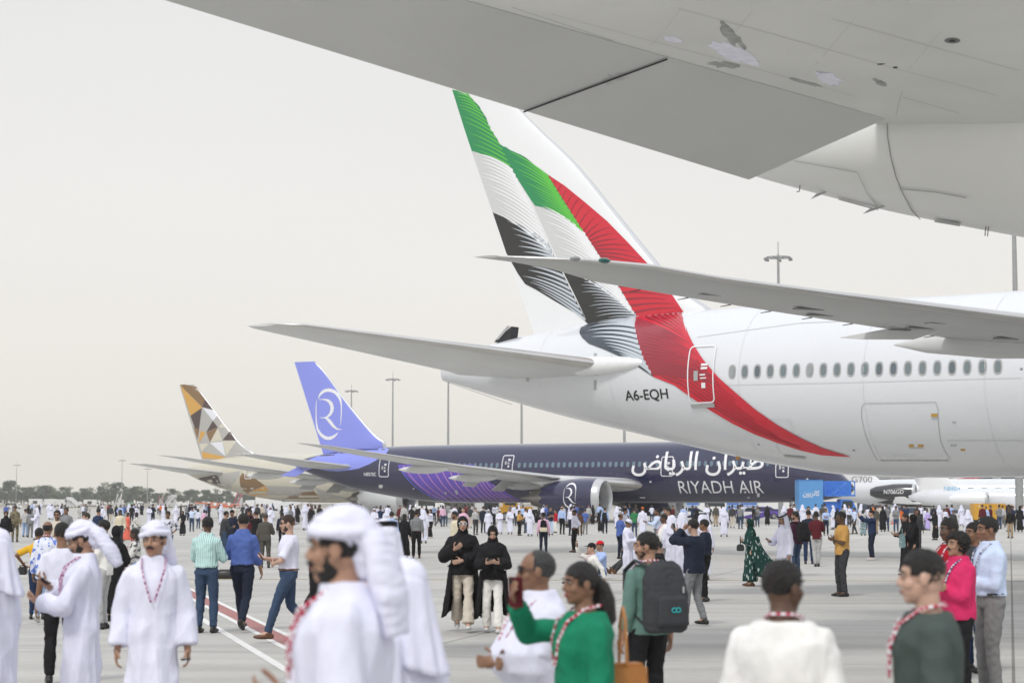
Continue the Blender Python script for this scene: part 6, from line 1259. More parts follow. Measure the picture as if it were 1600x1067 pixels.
P_(1348, 795, 160, 'woman in pale teal skirt near the navy coverall', fy=836, top='lightgrey', bottom='tealdress', hr='long', fem=True, flare=.06, arms=('photo', 'photo'), tuck=False, seed=111)
P_(1362, 795, -88, 'man in navy suit raising both hands to photograph', fy=874, top='darkblue', bottom='navy', hr='short', skin='fair', arms=('photo', 'photo'), tuck=False, seed=112, shoes='white', extra=phone('phone raised by the man in the navy suit on the right', 1, 80))
P_(1382, 791, 175, 'man in white robe walking away under the white jet wing', fy=820, dress='white', wear='ghutraw', hr='short', feet='step', seed=113)
P_(1400, 791, 178, 'man in bright blue printed t-shirt in the far group', fy=817, top='blue', bottom='black', hr='short', sleeve=.5, tuck=False, seed=114)
P_(1427, 801, -100, 'woman in black robe and headscarf with pale blue backpack before her', fy=905, dress='black', wear='hijab', hr=None, fem=True, skin='tan', arms=('fold', 'phone'), flare=.02, seed=115, extra=bag_things('backpack', 'pale blue backpack hanging in front of the woman in black', CL('tealdress'), 'backpack', off=(-.05, .30, 1.02), size=(.22, .16, .34), dz=.45))
P_(1415, 800, -80, 'woman with uncovered dark hair in black beside the pale blue backpack', fy=898, dress='black', hr='long', fem=True, skin='tan', arms=('phone', 'phone'), seed=116)
P_(1432, 793, -5, 'dark-haired man behind the women in black', fy=860, top='charcoal', bottom='charcoal', hr='short', skin='brown', seed=117, tuck=False)
P_(1461, 796, -80, 'woman in long black robe with arm outstretched', fy=843, dress='black', wear='hijab', hr=None, fem=True, arms=('down', 'reach'), flare=.015, seed=118)
P_(1449, 796, 10, 'woman in lilac dress near the outstretched arm', fy=828, dress='lilac', hr='long', fem=True, seed=119)
P_(1471, 795, 175, 'man in orange shirt and jeans in the far group', fy=820, top='orange', bottom='denim', hr='short', tuck=False, seed=120)
P_(1477, 795, 5, 'man in white shirt and dark trousers in the far group', fy=823, top='white', bottom='charcoal', hr='short', skin='brown', seed=121)
P_(1489, 796, -10, 'man in dark grey shirt left of the yellow generator', fy=835, top='charcoal', bottom='grey', hr='short', skin='brown', seed=122, tuck=False)
P_(1512, 795, 160, 'person in white head cloth with red trim beside the yellow generator', fy=845, dress='white', wear='ghutraw', hr='short', seed=123)
P_(1578, 793, -40, 'man in black shirt and khaki trousers with a backpack at the far right', fy=840, top='black', bottom='khaki', hr='short', skin='dark', beard=2, tuck=False, arms=('pocket', 'down'), seed=124, extra=backpack('dark backpack on the man in khaki trousers at the far right', CL('black'), .32, .46, .2))
# ------------------------------------------------------------------ light masts
def mast(px, Y, h, label, r=.30, heads=6):
    loc = V((ray(px, 785).x * Y, Y, 0)); o = empty('light_mast', loc); tag(o, label, 'light mast', 'tall floodlight masts round the apron')
    mb = MB(); mb.tube([(0, 0, 0), (0, 0, h * .5), (0, 0, h)], [r, r * .75, r * .45], M_STEEL, n=12); mb.tube([(0, 0, h), (0, 0, h + 1.4)], .05, M_STEEL, n=6); mb.box((0, 0, .15), (r * 3.2, r * 3.2, .3), M_STEEL); mb.build('pole', o)
    mb = MB(); rr = 1.35; ring = [(rr * math.cos(a), rr * math.sin(a), h - .35) for a in [2 * math.pi * q / 16 for q in range(17)]]; mb.tube(ring, .06, M_STEEL, n=6, cap=False)
    for q in range(4): a = math.pi * q / 4; mb.tube([(rr * math.cos(a), rr * math.sin(a), h - .35), (-rr * math.cos(a), -rr * math.sin(a), h - .35)], .05, M_STEEL, n=6)
    mb.build('ring_frame', o)
    for q in range(heads):
        a = 2 * math.pi * q / heads + .3; mb = MB(); c_ = (1.55 * math.cos(a), 1.55 * math.sin(a), h - .55); mb.box(c_, (.50, .30, .24), M_SEAL, rz=a + math.pi / 2, taper=.8); mb.build('floodlight', o)
mast(613, 447, 29.9, 'tall mast standing right of the periwinkle tail fin'); mast(548, 492, 29.8, 'mast seen just behind the leading edge of the periwinkle tail fin')
mast(1220, 224, 29.9, 'mast rising above the rear body of the flag-tailed jet'); mast(700, 372, 27.5, 'mast below the tail cone of the flag-tailed jet'); mast(815, 352, 27.5, 'mast left of the registration, passing behind the flag-tailed jet'); mast(976, 322, 27.5, 'mast dropping from the belly below the black registration letters'); mast(1593, 169, 27, 'thick mast at the right edge beside the yellow generator', .36)
mast(25, 860, 18.4, 'small far mast at the left end of the tree line', .2); mast(190, 860, 20.4, 'far mast behind the airport stairs among the trees', .2); mast(230, 900, 17.5, 'far mast beside the white van', .2)
# ------------------------------------------------------------------ far trees
LEAF = [mat('foliage_a', (.085, .125, .07), .8, var=.25, vscale=.6), mat('foliage_b', (.10, .14, .075), .8, var=.25, vscale=.6), mat('foliage_c', (.07, .105, .068), .8, var=.25, vscale=.6)]; BARK = mat('bark', (.10, .075, .055), .9, var=.2)
def tree(seed, h, palm=False):
    rd = random.Random(seed); o = empty('tree', (0, 0, 0)); mb = MB(); mb.tube([(0, 0, 0), (rd.uniform(-.3, .3), 0, h * .3), (rd.uniform(-.5, .5), rd.uniform(-.4, .4), h * .62)], [.28, .2, .08], BARK, n=7)
    cl = []
    for k in range(13):
        a = rd.uniform(0, 6.28); rr = rd.uniform(.3, 1) * h * .27; z = h * rd.uniform(.30, .93); rr *= (1.25 - z / h * .8); c = V((rr * math.cos(a), rr * math.sin(a), z)); cl.append((c, h * rd.uniform(.09, .17)))
        mb.tube([(0, 0, z * .6), tuple(c)], [.09, .03], BARK, n=5)
    mb.build('trunk', o); mb = MB()
    for c, r_ in cl:
        for q in range(95):
            d = V((rd.gauss(0, 1), rd.gauss(0, 1), rd.gauss(0, 1))).normalized() * r_ * rd.uniform(.4, 1.15); d.z *= .75; p = c + d; s_ = rd.uniform(.14, .36); u = V((rd.gauss(0, 1), rd.gauss(0, 1), rd.gauss(0, 1))).normalized(); w_ = u.orthogonal().normalized(); vv = u.cross(w_)
            mb.add([p - w_ * s_, p - vv * s_ * .7, p + w_ * s_, p + vv * s_ * .7], [(0, 1, 2, 3)], LEAF[seed % 3])
    mb.build('crown', o, sm=False); return o
TP = [tree(50 + k, h) for k, h in enumerate((10.5, 9.0, 11.5, 8.0, 9.8))]
def dup(root, loc, rz, sc=1.0, sz=None):
    r_ = root.copy(); COL.objects.link(r_); r_.location = loc; r_.rotation_euler = (0, 0, rz); r_.scale = (sc, sc, sz or sc)
    for ch in root.children:
        c = ch.copy(); COL.objects.link(c); c.parent = r_
        for g in ch.children: d = g.copy(); COL.objects.link(d); d.parent = c
    return r_
rd = random.Random(5); n_t = 0
TL = ((-60, 0, 'at the left frame edge'), (0, 20, 'above the far-left four-wheel-drive'), (20, 45, 'just right of the far-left mast'), (45, 70, 'behind the first white box unit'), (70, 105, 'behind the second and third trucks'), (105, 130, 'behind the tan stair truck'), (130, 160, 'behind the dark-grille box truck'), (160, 180, 'left of the end-on stairs'), (180, 200, 'behind the end-on stairs'), (200, 235, 'behind the white van'), (235, 260, 'behind the red-sided stairs'), (260, 300, 'behind the white pickup'), (300, 340, 'behind the orange loaders'), (340, 395, 'half hidden by the beige jet tail'), (395, 600, 'behind the beige jet body'))
prof = lambda px: 1.12 if px < 50 else (1.0 if px < 90 else (.86 if px < 150 else (1.05 if px < 185 else (.92 if px < 235 else (.78 if px < 275 else (.95 if px < 345 else .8))))))
for k in range(88):
    px = -40 + k * 5.6 + rd.uniform(-2, 2); Y = rd.uniform(955, 1060); sc = prof(px) * rd.uniform(.72, 1.10); first = k < 5
    loc = (ray(px, 785).x * Y, Y, 0)
    if first: o = TP[k]; o.location = loc; o.scale = (sc * 1.35, sc * 1.35, sc)
    else: o = dup(TP[k % 5], loc, rd.uniform(0, 6), sc * 1.35, sc)
    tag(o, ('tall ' if sc > .98 else 'low ' if sc < .76 else 'mid-height ') + ('round-crowned ', 'spreading ', 'ragged ', 'bushy ', 'uneven ')[k % 5] + 'tree ' + [t_ for a_, b_, t_ in TL if a_ <= px < b_][0], 'tree', 'line of trees beyond the apron'); n_t += 1
mb = MB(); mb.box((-250, 800, .75), (620, .5, 1.5), mat('barrier_concrete', (.42, .41, .39), .8, var=.1)); 
o = mb.build('perimeter_barrier'); tag(o, 'long low pale concrete barrier in front of the trees', 'barrier')
# ------------------------------------------------------------------ vehicles
VW = mat('vehicle_white', (.74, .75, .75), .3, coat=.5, var=.03); VG = mat('vehicle_glass', (.03, .04, .045), .08); VR = mat('vehicle_red', (.45, .03, .04), .4); VO = mat('vehicle_orange', (.62, .12, .02), .4); VY = mat('equipment_yellow', (.60, .32, .03), .45, var=.06, vscale=1.5); VB = mat('truck_blue', (.045, .19, .62), .35, var=.04); VBL = mat('truck_light_blue', (.10, .30, .62), .35, var=.04); VP = mat('car_purple', (.10, .05, .32), .25, coat=.8); VN = mat('car_navy', (.03, .025, .09), .25, coat=.8); VGN = mat('vehicle_green', (.20, .34, .24), .5); TARP = mat('tan_panel', (.42, .28, .13), .6)
def wheels(o, xs, y, r=.36, w_=.22):
    for x in xs:
        for s_ in (-1, 1):
            mb = MB(); mb.tube([(x, s_ * y - w_ / 2, r), (x, s_ * y + w_ / 2, r)], r, M_DARK, n=18); wl = mb.build('wheel', o); mb = MB(); mb.tube([(x, s_ * (y + .01) - w_ / 2, r), (x, s_ * (y + .01) + w_ / 2, r)], r * .6, M_STEEL, n=12); mb.build('rim', wl)
def veh(name, label, cat, px, Y, rz, group=None): return tag(empty(name, (ray(px, 785).x * Y, Y, 0), rz), label, cat, group)
def car(px, Y, label, rz=0.0, body=VW, low=None, suv=False, band=False):
    o = veh('parked_car', label, 'car', px, Y, rz); L, W_, H = (4.9, 1.9, 1.85) if suv else (4.8, 1.85, 1.42); mb = MB()
    lo = [(-L / 2, .35), (-L / 2 + .05, .62 if not suv else .75), (-L / 2 + .15, .92 if not suv else 1.05), (-L / 2 + .9, .98 if not suv else 1.10), (L / 2 - 1.35, .98 if not suv else 1.12), (L / 2 - .25, .78 if not suv else .95), (L / 2, .60), (L / 2, .32), (L / 2 - .5, .24), (-L / 2 + .5, .24)]
    mb.prism([(a, -W_ / 2, b) for a, b in lo], (0, W_, 0), low or body); mb.build('body', o, bevel=.06)
    z0 = .96 if not suv else 1.08; top = [(-L / 2 + (.55 if not suv else .12), z0), (-L / 2 + (1.3 if not suv else .35), H - .03), (.0, H), (.45, H - .03), (L / 2 - 1.35, z0)]
    mb = MB(); mb.prism([(a, -W_ / 2 + .12, b) for a, b in top], (0, W_ - .24, 0), VG); mb.build('windows', o, bevel=.05)
    mb = MB(); mb.prism([(-L / 2 + (1.25 if not suv else .35), -W_ / 2 + .14, H - .07), (.45, -W_ / 2 + .14, H - .07), (.35, -W_ / 2 + .14, H + .02), (-L / 2 + (1.4 if not suv else .45), -W_ / 2 + .14, H + .01)], (0, W_ - .28, 0), body); mb.build('roof', o, bevel=.02)
    for x in (-L / 2 + (1.25 if not suv else 1.5), -.15, .95): mb = MB(); mb.prism([(x, -W_ / 2 + .10, z0), (x + .08, -W_ / 2 + .10, z0), (x + .02, -W_ / 2 + .10, H - .05), (x - .06, -W_ / 2 + .10, H - .05)], (0, W_ - .2, 0), body); mb.build('pillar', o)
    if band:
        for s_ in (-1, 1): mb = MB(); y = s_ * (W_ / 2 + .004); mb.add([(-L / 2 + .2, y, .9), (.1, y, .95), (L / 2 - .9, y, .42), (.5, y, .32), (-.6, y, .60)], [(0, 1, 2, 3, 4)], body); mb.build('side_flash', o, sm=False)
    for s_ in (-1, 1):
        mb = MB(); mb.box((L / 2 - .03, s_ * W_ * .36, .68 if not suv else .85), (.1, .34, .14), M_WHITE); mb.build('headlight', o); mb = MB(); mb.box((-L / 2 + .03, s_ * W_ * .38, .78 if not suv else .95), (.1, .26, .16), VR); mb.build('tail_light', o)
    wheels(o, (-L / 2 + .95, L / 2 - .92), W_ / 2 - .1, .34 if not suv else .38); return o
def van(px, Y, label, rz):
    o = veh('van', label, 'van', px, Y, rz); mb = MB(); mb.prism([(a, -.95, b) for a, b in ((-2.5, .35), (-2.5, 2.1), (1.3, 2.15), (1.9, 1.35), (2.55, 1.05), (2.6, .4))], (0, 1.9, 0), VW); mb.build('body', o, bevel=.1)
    mb = MB(); mb.add([(1.33, -.8, 2.05), (1.33, .8, 2.05), (1.93, .85, 1.42), (1.93, -.85, 1.42)], [(0, 1, 2, 3)], VG); mb.build('windscreen', o)
    for s_ in (-1, 1): mb = MB(); mb.box((-.6, s_ * .952, 1.6), (3.2, .02, .6), VG); mb.build('side_glass', o); mb = MB(); mb.box((2.58, s_ * .7, .8), (.08, .3, .2), M_WHITE); mb.build('headlight', o)
    wheels(o, (-1.6, 1.7), .86); return o
def boxtruck(px, Y, label, rz=0.0, L=4.6, H=3.3, cab=True, grille=True, m=VW, name='service_truck', cabm=None):
    o = veh(name, label, 'truck', px, Y, rz, None); mb = MB(); x0 = -L / 2; mb.box((x0 + L / 2, 0, .95 + (H - .95) / 2), (L, 2.3, H - .95), m); mb.build('cargo_box', o, bevel=.04)
    mb = MB(); mb.box((.6 if cab else 0, 0, .72), (L + (2.0 if cab else 0), 1.7, .28), M_DARK); mb.build('chassis', o)
    if grille: mb = MB(); mb.box((0, -1.16, H * .62), (1.6, .03, 1.15), VG); mb.build('grille', o)
    if cab:
        mb = MB(); mb.prism([(L / 2 + .1, -1.05, .6), (L / 2 + .1, -1.05, 2.35), (L / 2 + 1.2, -1.05, 2.3), (L / 2 + 1.75, -1.05, 1.45), (L / 2 + 1.8, -1.05, .6)], (0, 2.1, 0), cabm or VW); cb = mb.build('cab', o, bevel=.08)
        mb = MB(); mb.add([(L / 2 + 1.24, -.9, 2.22), (L / 2 + 1.24, .9, 2.22), (L / 2 + 1.77, .9, 1.5), (L / 2 + 1.77, -.9, 1.5)], [(0, 1, 2, 3)], VG); mb.build('windscreen', cb); mb = MB(); mb.box((L / 2 + .75, -1.055, 1.8), (.8, .02, .6), VG); mb.build('side_window', cb)
    wheels(o, (-L / 2 + .9, (L / 2 + 1.1) if cab else L / 2 - .8), .92, .42, .26); return o
def stairs(px, Y, label, rz=0.0, m=VW, red=False, tall=3.6):
    o = veh('airport_stairs', label, 'mobile stairs', px, Y, rz); n = 11; mb = MB()
    for k in range(n): mb.box((-2.4 + k * .34, 0, .7 + (tall - .7) * k / n), (.36, 1.2, .07), M_STEEL)
    mb.box((2.1, 0, tall - .05), (1.6, 1.6, .1), M_STEEL); mb.build('treads', o)
    for s_ in (-1, 1):
        mb = MB(); y = s_ * .66; mb.prism([(-2.7, y - .03, .55), (-2.7, y - .03, 1.5), (1.3, y - .03, tall + 1.05), (2.9, y - .03, tall + 1.05), (2.9, y - .03, tall - .1), (1.3, y - .03, tall - .2)], (0, .06, 0), VR if red else m); mb.build('side_panel', o)
    mb = MB(); mb.box((0, 0, .62), (5.0, 1.9, .35), m); mb.box((2.4, 0, 1.9), (.25, 1.3, 3.2), m); mb.box((1.0, 0, 1.2), (.2, 1.3, 1.6), m); mb.build('chassis', o); wheels(o, (-1.6, 1.7), .9, .36); return o
car(22, 600, 'white four-wheel-drive parked at the far left under the trees', R(4), suv=True)
boxtruck(56, 745, 'white box unit with dark grille, first of the row before the trees', cab=False, L=4.8)
boxtruck(79, 760, 'white service truck second in the row before the trees', R(180), L=4.4); boxtruck(93, 735, 'white truck with beige skirt third in the row before the trees', R(200), L=3.6, H=3.1)
stairs(115, 740, 'white stair truck with tan steps in the row before the trees', R(150), tall=2.9); boxtruck(141, 740, 'white box truck with dark square grille, last of the row', L=4.6, H=3.0)
stairs(185, 730, 'white passenger stairs seen end on beside the far mast', R(90), tall=4.1); boxtruck(204, 760, 'small pale green truck beside the white van', R(90), L=2.4, H=2.0, cab=False, grille=False, m=VGN); van(220, 700, 'white van facing the camera before the trees', R(-88))
stairs(251, 720, 'passenger stairs with a red side panel', R(96), red=True, tall=3.6); stairs(266, 722, 'grey and white passenger stairs right of the red panel', R(60), tall=3.8)
boxtruck(290, 700, 'white pickup with windows below the beige jet tail', R(180), L=2.2, H=1.9, cab=True, grille=True)
def loader(px, Y, label):
    o = veh('belt_loader', label, 'belt loader', px, Y, R(180)); mb = MB(); mb.prism([(-4.6, -.5, .9), (-4.6, -.5, 1.2), (4.4, -.5, 2.1), (4.4, -.5, 1.8)], (0, 1, 0), VO); mb.build('belt', o, bevel=.03); mb = MB(); mb.box((0, 0, .75), (4.6, 1.8, .6), VO); mb.box((-1.2, .6, 1.5), (.9, .7, 1.0), VW); mb.build('chassis', o, bevel=.05); wheels(o, (-1.7, 1.7), .85, .38); return o
loader(330, 560, 'orange belt loader under the beige jet tail'); loader(352, 600, 'orange belt loader partly behind another, left of the white truck'); stairs(372, 620, 'white stairs with red strip below the beige jet', R(80), red=True, tall=4.2); boxtruck(392, 600, 'small white truck right of the orange loaders', R(0), L=3, H=2.6)
boxtruck(425, 330, 'large white box truck standing under the beige jet', R(180), L=5.2, H=2.9, grille=False); stairs(462, 310, 'grey mobile stairs under the beige jet belly', R(20), tall=2.2)
# white and yellow ground unit beside the navy engine
o = boxtruck(768, 217, 'white service truck with dark window and black and yellow skirt below navy jet', R(0), L=3.6, H=2.75, cab=False); 
for k in range(9): mb = MB(); mb.box((-1.6 + k * .4, -1.17, .82), (.2, .03, .3), VY if k % 2 else M_BLACKM); mb.build('warning_block', o)
o = veh('tow_tractor', 'yellow equipment tractor parked between the white service truck and the navy engine', 'tractor', 806, 216, 0); mb = MB(); mb.box((0, 0, 1.0), (3.6, 1.9, .9), VY); mb.box((-.6, 0, 1.9), (1.6, 1.7, 1.0), VY); mb.build('body', o, bevel=.08); mb = MB(); mb.box((-.6, -.86, 1.95), (1.2, .02, .6), VG); mb.build('side_window', o); wheels(o, (-1.1, 1.1), .9, .45)
car(1072, 219, 'navy and white saloon car parked under the navy jet, left of a pair', R(176), VW, VN, band=True); car(1160, 216, 'navy, purple and white saloon car, right of the pair under the navy jet', R(180), VW, VP, band=True); car(1188, 232, 'purple car tail partly behind the right saloon', R(180), VP, VP)
car(590, 420, 'white car parked beyond the big engine under the beige jet', R(0), VW); van(672, 380, 'white van beyond the navy jet belly', R(0)); boxtruck(700, 400, 'white truck beyond the navy jet belly with small windows', R(180), L=5, H=2.4); car(644, 390, 'silver car low under the navy jet', R(180), M_WINGW)
boxtruck(995, 330, 'white truck seen under the navy jet between engine and cars', R(0), L=6, H=2.6, grille=False); van(1110, 320, 'white van beyond the pair of saloon cars', R(180)); boxtruck(1210, 300, 'white truck behind the purple saloon cars', R(0), L=5, H=2.6, grille=False)
# catering truck
ct = veh('catering_truck', 'blue catering high-loader truck with white script by the navy jet nose', 'truck', 1289, 176, 0); mb = MB(); mb.box((-1.4, 0, 2.55), (2.15, 2.4, 2.55), VBL); mb.box((-1.4, 0, 3.86), (2.2, 2.45, .08), VB); mb.build('cargo_box', ct, bevel=.03)
mb = MB(); mb.box((.1, 0, .9), (5.0, 2.2, .45), VB); mb.box((1.15, .3, 1.55), (2.6, 1.8, .9), VB); mb.build('chassis', ct, bevel=.03)
bm_ = textbm("\uFEE5\uFEEE\uFEF3\uFEAE\uFE97\uFE8E\uFEDB", .62, 1.45, .01); 
for v in bm_.verts: v.co = V((-2.1 + v.co.x, -1.215, 2.35 + v.co.z))
me = bpy.data.meshes.new('truck_script'); bm_.to_mesh(me); bm_.free(); link('truck_script', me, ct, [M_DECW])
mb = MB()
for x0, x1, z0, z1 in ((-.15, 2.45, 2.55, 3.75),):
    for z in (z0, (z0 + z1) / 2, z1): mb.box(((x0 + x1) / 2, -1.1, z), (x1 - x0, .07, .09), VB); mb.box(((x0 + x1) / 2, 1.1, z), (x1 - x0, .07, .09), VB)
    for x in (x0, .5, 1.15, 1.8, x1): mb.box((x, -1.1, (z0 + z1) / 2), (.08, .07, z1 - z0), VB); mb.box((x, 1.1, (z0 + z1) / 2), (.08, .07, z1 - z0), VB)
    mb.tube([(.5, -1.1, 2.6), (1.8, -1.1, 3.7)], .035, VB, n=6); mb.tube([(1.8, -1.1, 2.6), (.5, -1.1, 3.7)], .035, VB, n=6)
mb.box((1.15, 0, 2.5), (2.7, 2.3, .10), VB); mb.box((1.15, .5, 3.1), (2.5, .1, 1.2), VB); mb.build('loading_platform', ct)
mb = MB(); mb.prism([(1.2, -1.05, .7), (1.2, -1.05, 2.2), (2.2, -1.05, 2.15), (2.6, -1.05, 1.4), (2.65, -1.05, .7)], (0, 2.1, 0), VB); mb.build('cab', ct, bevel=.05); mb = MB(); mb.box((1.8, -1.06, 1.75), (.9, .02, .6), VG); mb.build('side_window', ct); wheels(ct, (-1.5, 1.9), .95, .48, .3)
# yellow generator, tug, cone
o = veh('generator_trailer', 'large yellow generator unit on wheels near the right edge', 'generator', 1543, 172, R(0)); mb = MB(); mb.box((0, 0, 1.12), (2.75, 1.5, 1.4), VY); mb.build('housing', o, bevel=.04)
mb = MB(); mb.box((0, -.757, 1.12), (.02, .015, 1.36), M_BLACKM); mb.build('door_gap', o)
for x, z, a, b, m_ in ((-.6, .95, .12, .06, M_BLACKM), (-.75, .95, .1, .06, M_BLACKM), (.6, 1.2, .45, .12, TARP), (.65, .98, .5, .08, TARP), (-.9, 1.6, .1, .1, M_DECW), (.7, 1.68, .1, .08, M_DECW)): mb = MB(); mb.box((x, -.76, z), (a, .02, b), m_); mb.build('panel_fitting', o)
mb = MB(); mb.box((0, 0, .38), (2.9, 1.3, .12), M_DARK); mb.build('frame', o); wheels(o, (-.8, .8), .65, .30, .2)
o = veh('baggage_tug', 'small yellow and black tug between the generator and the thick mast', 'tug', 1586, 176, 0); mb = MB(); mb.box((0, 0, .55), (2.2, 1.2, .5), VY); mb.box((.7, 0, .95), (.7, 1.0, .4), VY); mb.box((-.5, 0, 1.25), (.5, .9, .9), M_DARK); mb.build('body', o, bevel=.05); wheels(o, (-.7, .7), .6, .3)
o = veh('traffic_cone', 'orange traffic cone standing in the far right crowd', 'cone', 1397, 178, 0); mb = MB(); mb.box((0, 0, .03), (.7, .7, .06), VO); mb.tube([(0, 0, .05), (0, 0, .5), (0, 0, 1.05)], [.28, .17, .05], VO, n=14); mb.build('cone_body', o); mb = MB(); mb.tube([(0, 0, .5), (0, 0, .7)], [.175, .135], M_DECW, n=14); mb.build('white_band', o)
mb = MB(); loft(mb, [(0, 0, .0, .42, .2), (0, 0, .1, .46, .24), (0, 0, .22, .40, .2), (0, 0, .30, .22, .12)], n=18); me = remesh(mb, .03, 2); g = ground(352, 904); o = link('duffel_bag', me, None, [LEATHER]); o.location = g; o.scale = (.65, .65, .8); tag(o, 'black bag lying on the concrete between the mint and blue shirts', 'bag')
# ------------------------------------------------------------------ small jets and pavilions on the right
M_GLB = mat('pavilion_glass', (.035, .05, .085), .12, spec=.7); M_PAV = mat('pavilion_white', (.72, .73, .73), .5, var=.03); M_GRAPH = mat('graphite_paint', (.035, .037, .042), .25, coat=.6)
def stb(L): return [(0, 2.9, 3.4, .12), (L * .06, 2.4, 4.0, .55), (L * .16, 1.75, 4.2, 1.0), (L * .3, 1.35, 4.3, 1.28), (L * .45, 1.3, 4.3, 1.32), (L * .85, 1.3, 4.3, 1.32), (L * .94, 1.45, 3.8, 1.05), (L * .985, 1.9, 2.9, .5), (L, 2.2, 2.5, .1)]
def bizjet(name, label, px, Y, phi, L, eng, fin, text=None, ttext=None, belly=None):
    J = Jet(name, label, 'business jet', (ray(px, 785).x * Y, Y), phi, stb(L)); J.fuselage(M_WHITEB, n=60)
    J.surface('tail_fin', [(3.9, L * .22, L * .17, 0, .09), (7.9, L * .075, L * .09, 0, .09)], fin, vert=True); 
    for sd_ in (-1, 1):
        J.surface('tailplane', [(.1, L * .08, L * .075, 7.9, .08), (4.4, L * .0, L * .035, 8.05, .08)], M_WHITE, sd_)
        J.surface('wing', [(1.0, L * .62, L * .17, 1.5, .11), (L * .3, L * .36, L * .065, 1.85, .09), (L * .31, L * .335, L * .03, 2.45, .08)], M_WHITE, sd_, n=8)
        cow = J.spin('engine', [(-4.6, .35), (-4.0, .62), (-2.2, .86), (-.9, .88), (-.25, .83)], (L * .33, sd_ * 2.35, 2.95), eng, n=28); J.spin('intake_lip', [(-.3, .84), (-.08, .83), (0, .77), (-.12, .70), (-.5, .68)], (L * .33, sd_ * 2.35, 2.95), M_LIP, cow, n=28); J.spin('fan', [(-.5, .68), (-.6, .25), (-.3, .01)], (L * .33, sd_ * 2.35, 2.95), M_FAN, cow, n=28)
        mb = MB(); mb.box((L * .33 - 2.4, sd_ * 1.55, 2.95), (2.6, 1.0, .25), M_WHITE); mb.build('engine_pylon', J.root, bevel=.05)
    if belly: J.lay('belly_band', [[(L * .20, 1.9), (L * .30, 2.6), (L * .45, 3.0), (L * .9, 2.7), (L * .97, 2.3), (L * .93, 1.75), (L * .85, 1.45), (L * .4, 1.45), (L * .3, 1.5)]], belly, .012)
    if text:
        def yen(x, z): q = (z - 2.95) / .87; return -2.35 - .87 * math.sqrt(max(0, 1 - q * q))
        J.text('registration', text, L * .33 - 3.1, 2.78, .42, M_DECW, width=2.0, off=.0, y=-3.24, parent=[c for c in J.root.children if c.name.startswith('engine') and not c.name.startswith('engine_')][0], weight=.01)
    for k in range(10): J.window(L * .45 + k * 1.35, 3.25, .62, .45, frame=M_GLASS, pane=False)
    J.gear(L * .47, -1.9, 1.8, 1, .42, .22, main=False); J.gear(L * .47, 1.9, 1.8, 1, .42, .22, main=False); J.gear(L * .9, 0, 1.7, 1, .3, .16, main=False)
    return J
b1 = bizjet('business_jet', 'white and graphite business jet whose dark engine carries a white registration', 1272, 208, R(-20), 33, M_GRAPH, M_WHITE, 'N706GD', None, M_GRAPH)
def finmap(J, L): return lambda x, z: -.42
q = b1.pix(1331, 753.5, -.5); q2 = b1.pix(1363, 753.5, -.5); b1.text('tail_number', 'G700', q[0], q[1], .62, M_SEAL, width=q2[0] - q[0], y=-.62, off=.0)
b2 = bizjet('business_jet', 'all-white business jet with a pale blue registration, behind the yellow generator', 1420, 185, R(-20), 30, M_WHITE, M_WHITE)
b2.text('tail_number', 'N84EH', 4.4, 4.0, .5, mat('marking_blue', (.10, .42, .68), .4), width=1.9, y=-.62, off=.0); b2.root.scale = (.75, .75, .75)
b3 = Jet('tail_fin', 'red and white striped fin tip hanging below the belly of the flag-tailed jet', 'aircraft tail', (ray(1462, 785).x * 230, 230), R(-20), stb(28)); b3.fuselage(M_WHITEB, n=40)
b3.surface('fin_panel', [(3.5, 6.2, 5.0, 0, .08), (6.2, 2.6, 3.0, 0, .08)], M_WHITE, vert=True)
b3.gear(13, -1.8, 1.8, 1, .42, .22, main=False); b3.gear(13, 1.8, 1.8, 1, .42, .22, main=False); b3.gear(25, 0, 1.7, 1, .3, .16, main=False)
for k in range(5):
    z = 3.9 + k * .46; b3.lay('red_stripe', [[(.1 + (5.8 - z) * .6 + .3, z - .1), (3.5 + (6.2 - z) * 1.0, z + .35), (3.5 + (6.2 - z) * 1.0, z + .58), (.1 + (5.8 - z) * .6 + .3, z + .13)]], VR, .0, y=-.26)
def pavilion(px0, px1, Y, H, label, dark=M_GLB, m=M_PAV):
    x0, x1 = ray(px0, 785).x * Y, ray(px1, 785).x * Y; o = empty('pavilion', ((x0 + x1) / 2, Y + 8, 0)); tag(o, label, 'building'); w_ = x1 - x0; mb = MB(); mb.box((0, 0, H / 2), (w_, 14, H), m); mb.box((0, -.5, H + .15), (w_ + 1.2, 15.6, .3), m); mb.build('wall', o)
    n = max(2, int(w_ / 4)); 
    for k in range(n):
        mb = MB(); c = -w_ / 2 + (k + .5) * w_ / n; mb.box((c, -7.02, H * .66), (w_ / n - .25, .06, H * .5), dark); mb.build('window', o); mb = MB(); mb.box((c, -7.02, H * .2), (w_ / n - .6, .06, H * .3), dark); mb.build('window', o)
    return o
pavilion(1338, 1455, 300, 6.0, 'white pavilion with dark blue glazing behind the graphite jet'); pavilion(1472, 1560, 300, 6.3, 'white glazed pavilion behind the all-white jet'); pavilion(1566, 1760, 295, 6.2, 'white pavilion with dark glass at the right edge')
pavilion(1000, 1250, 420, 3.4, 'long low white hospitality building beyond the navy jet nose', dark=VB)
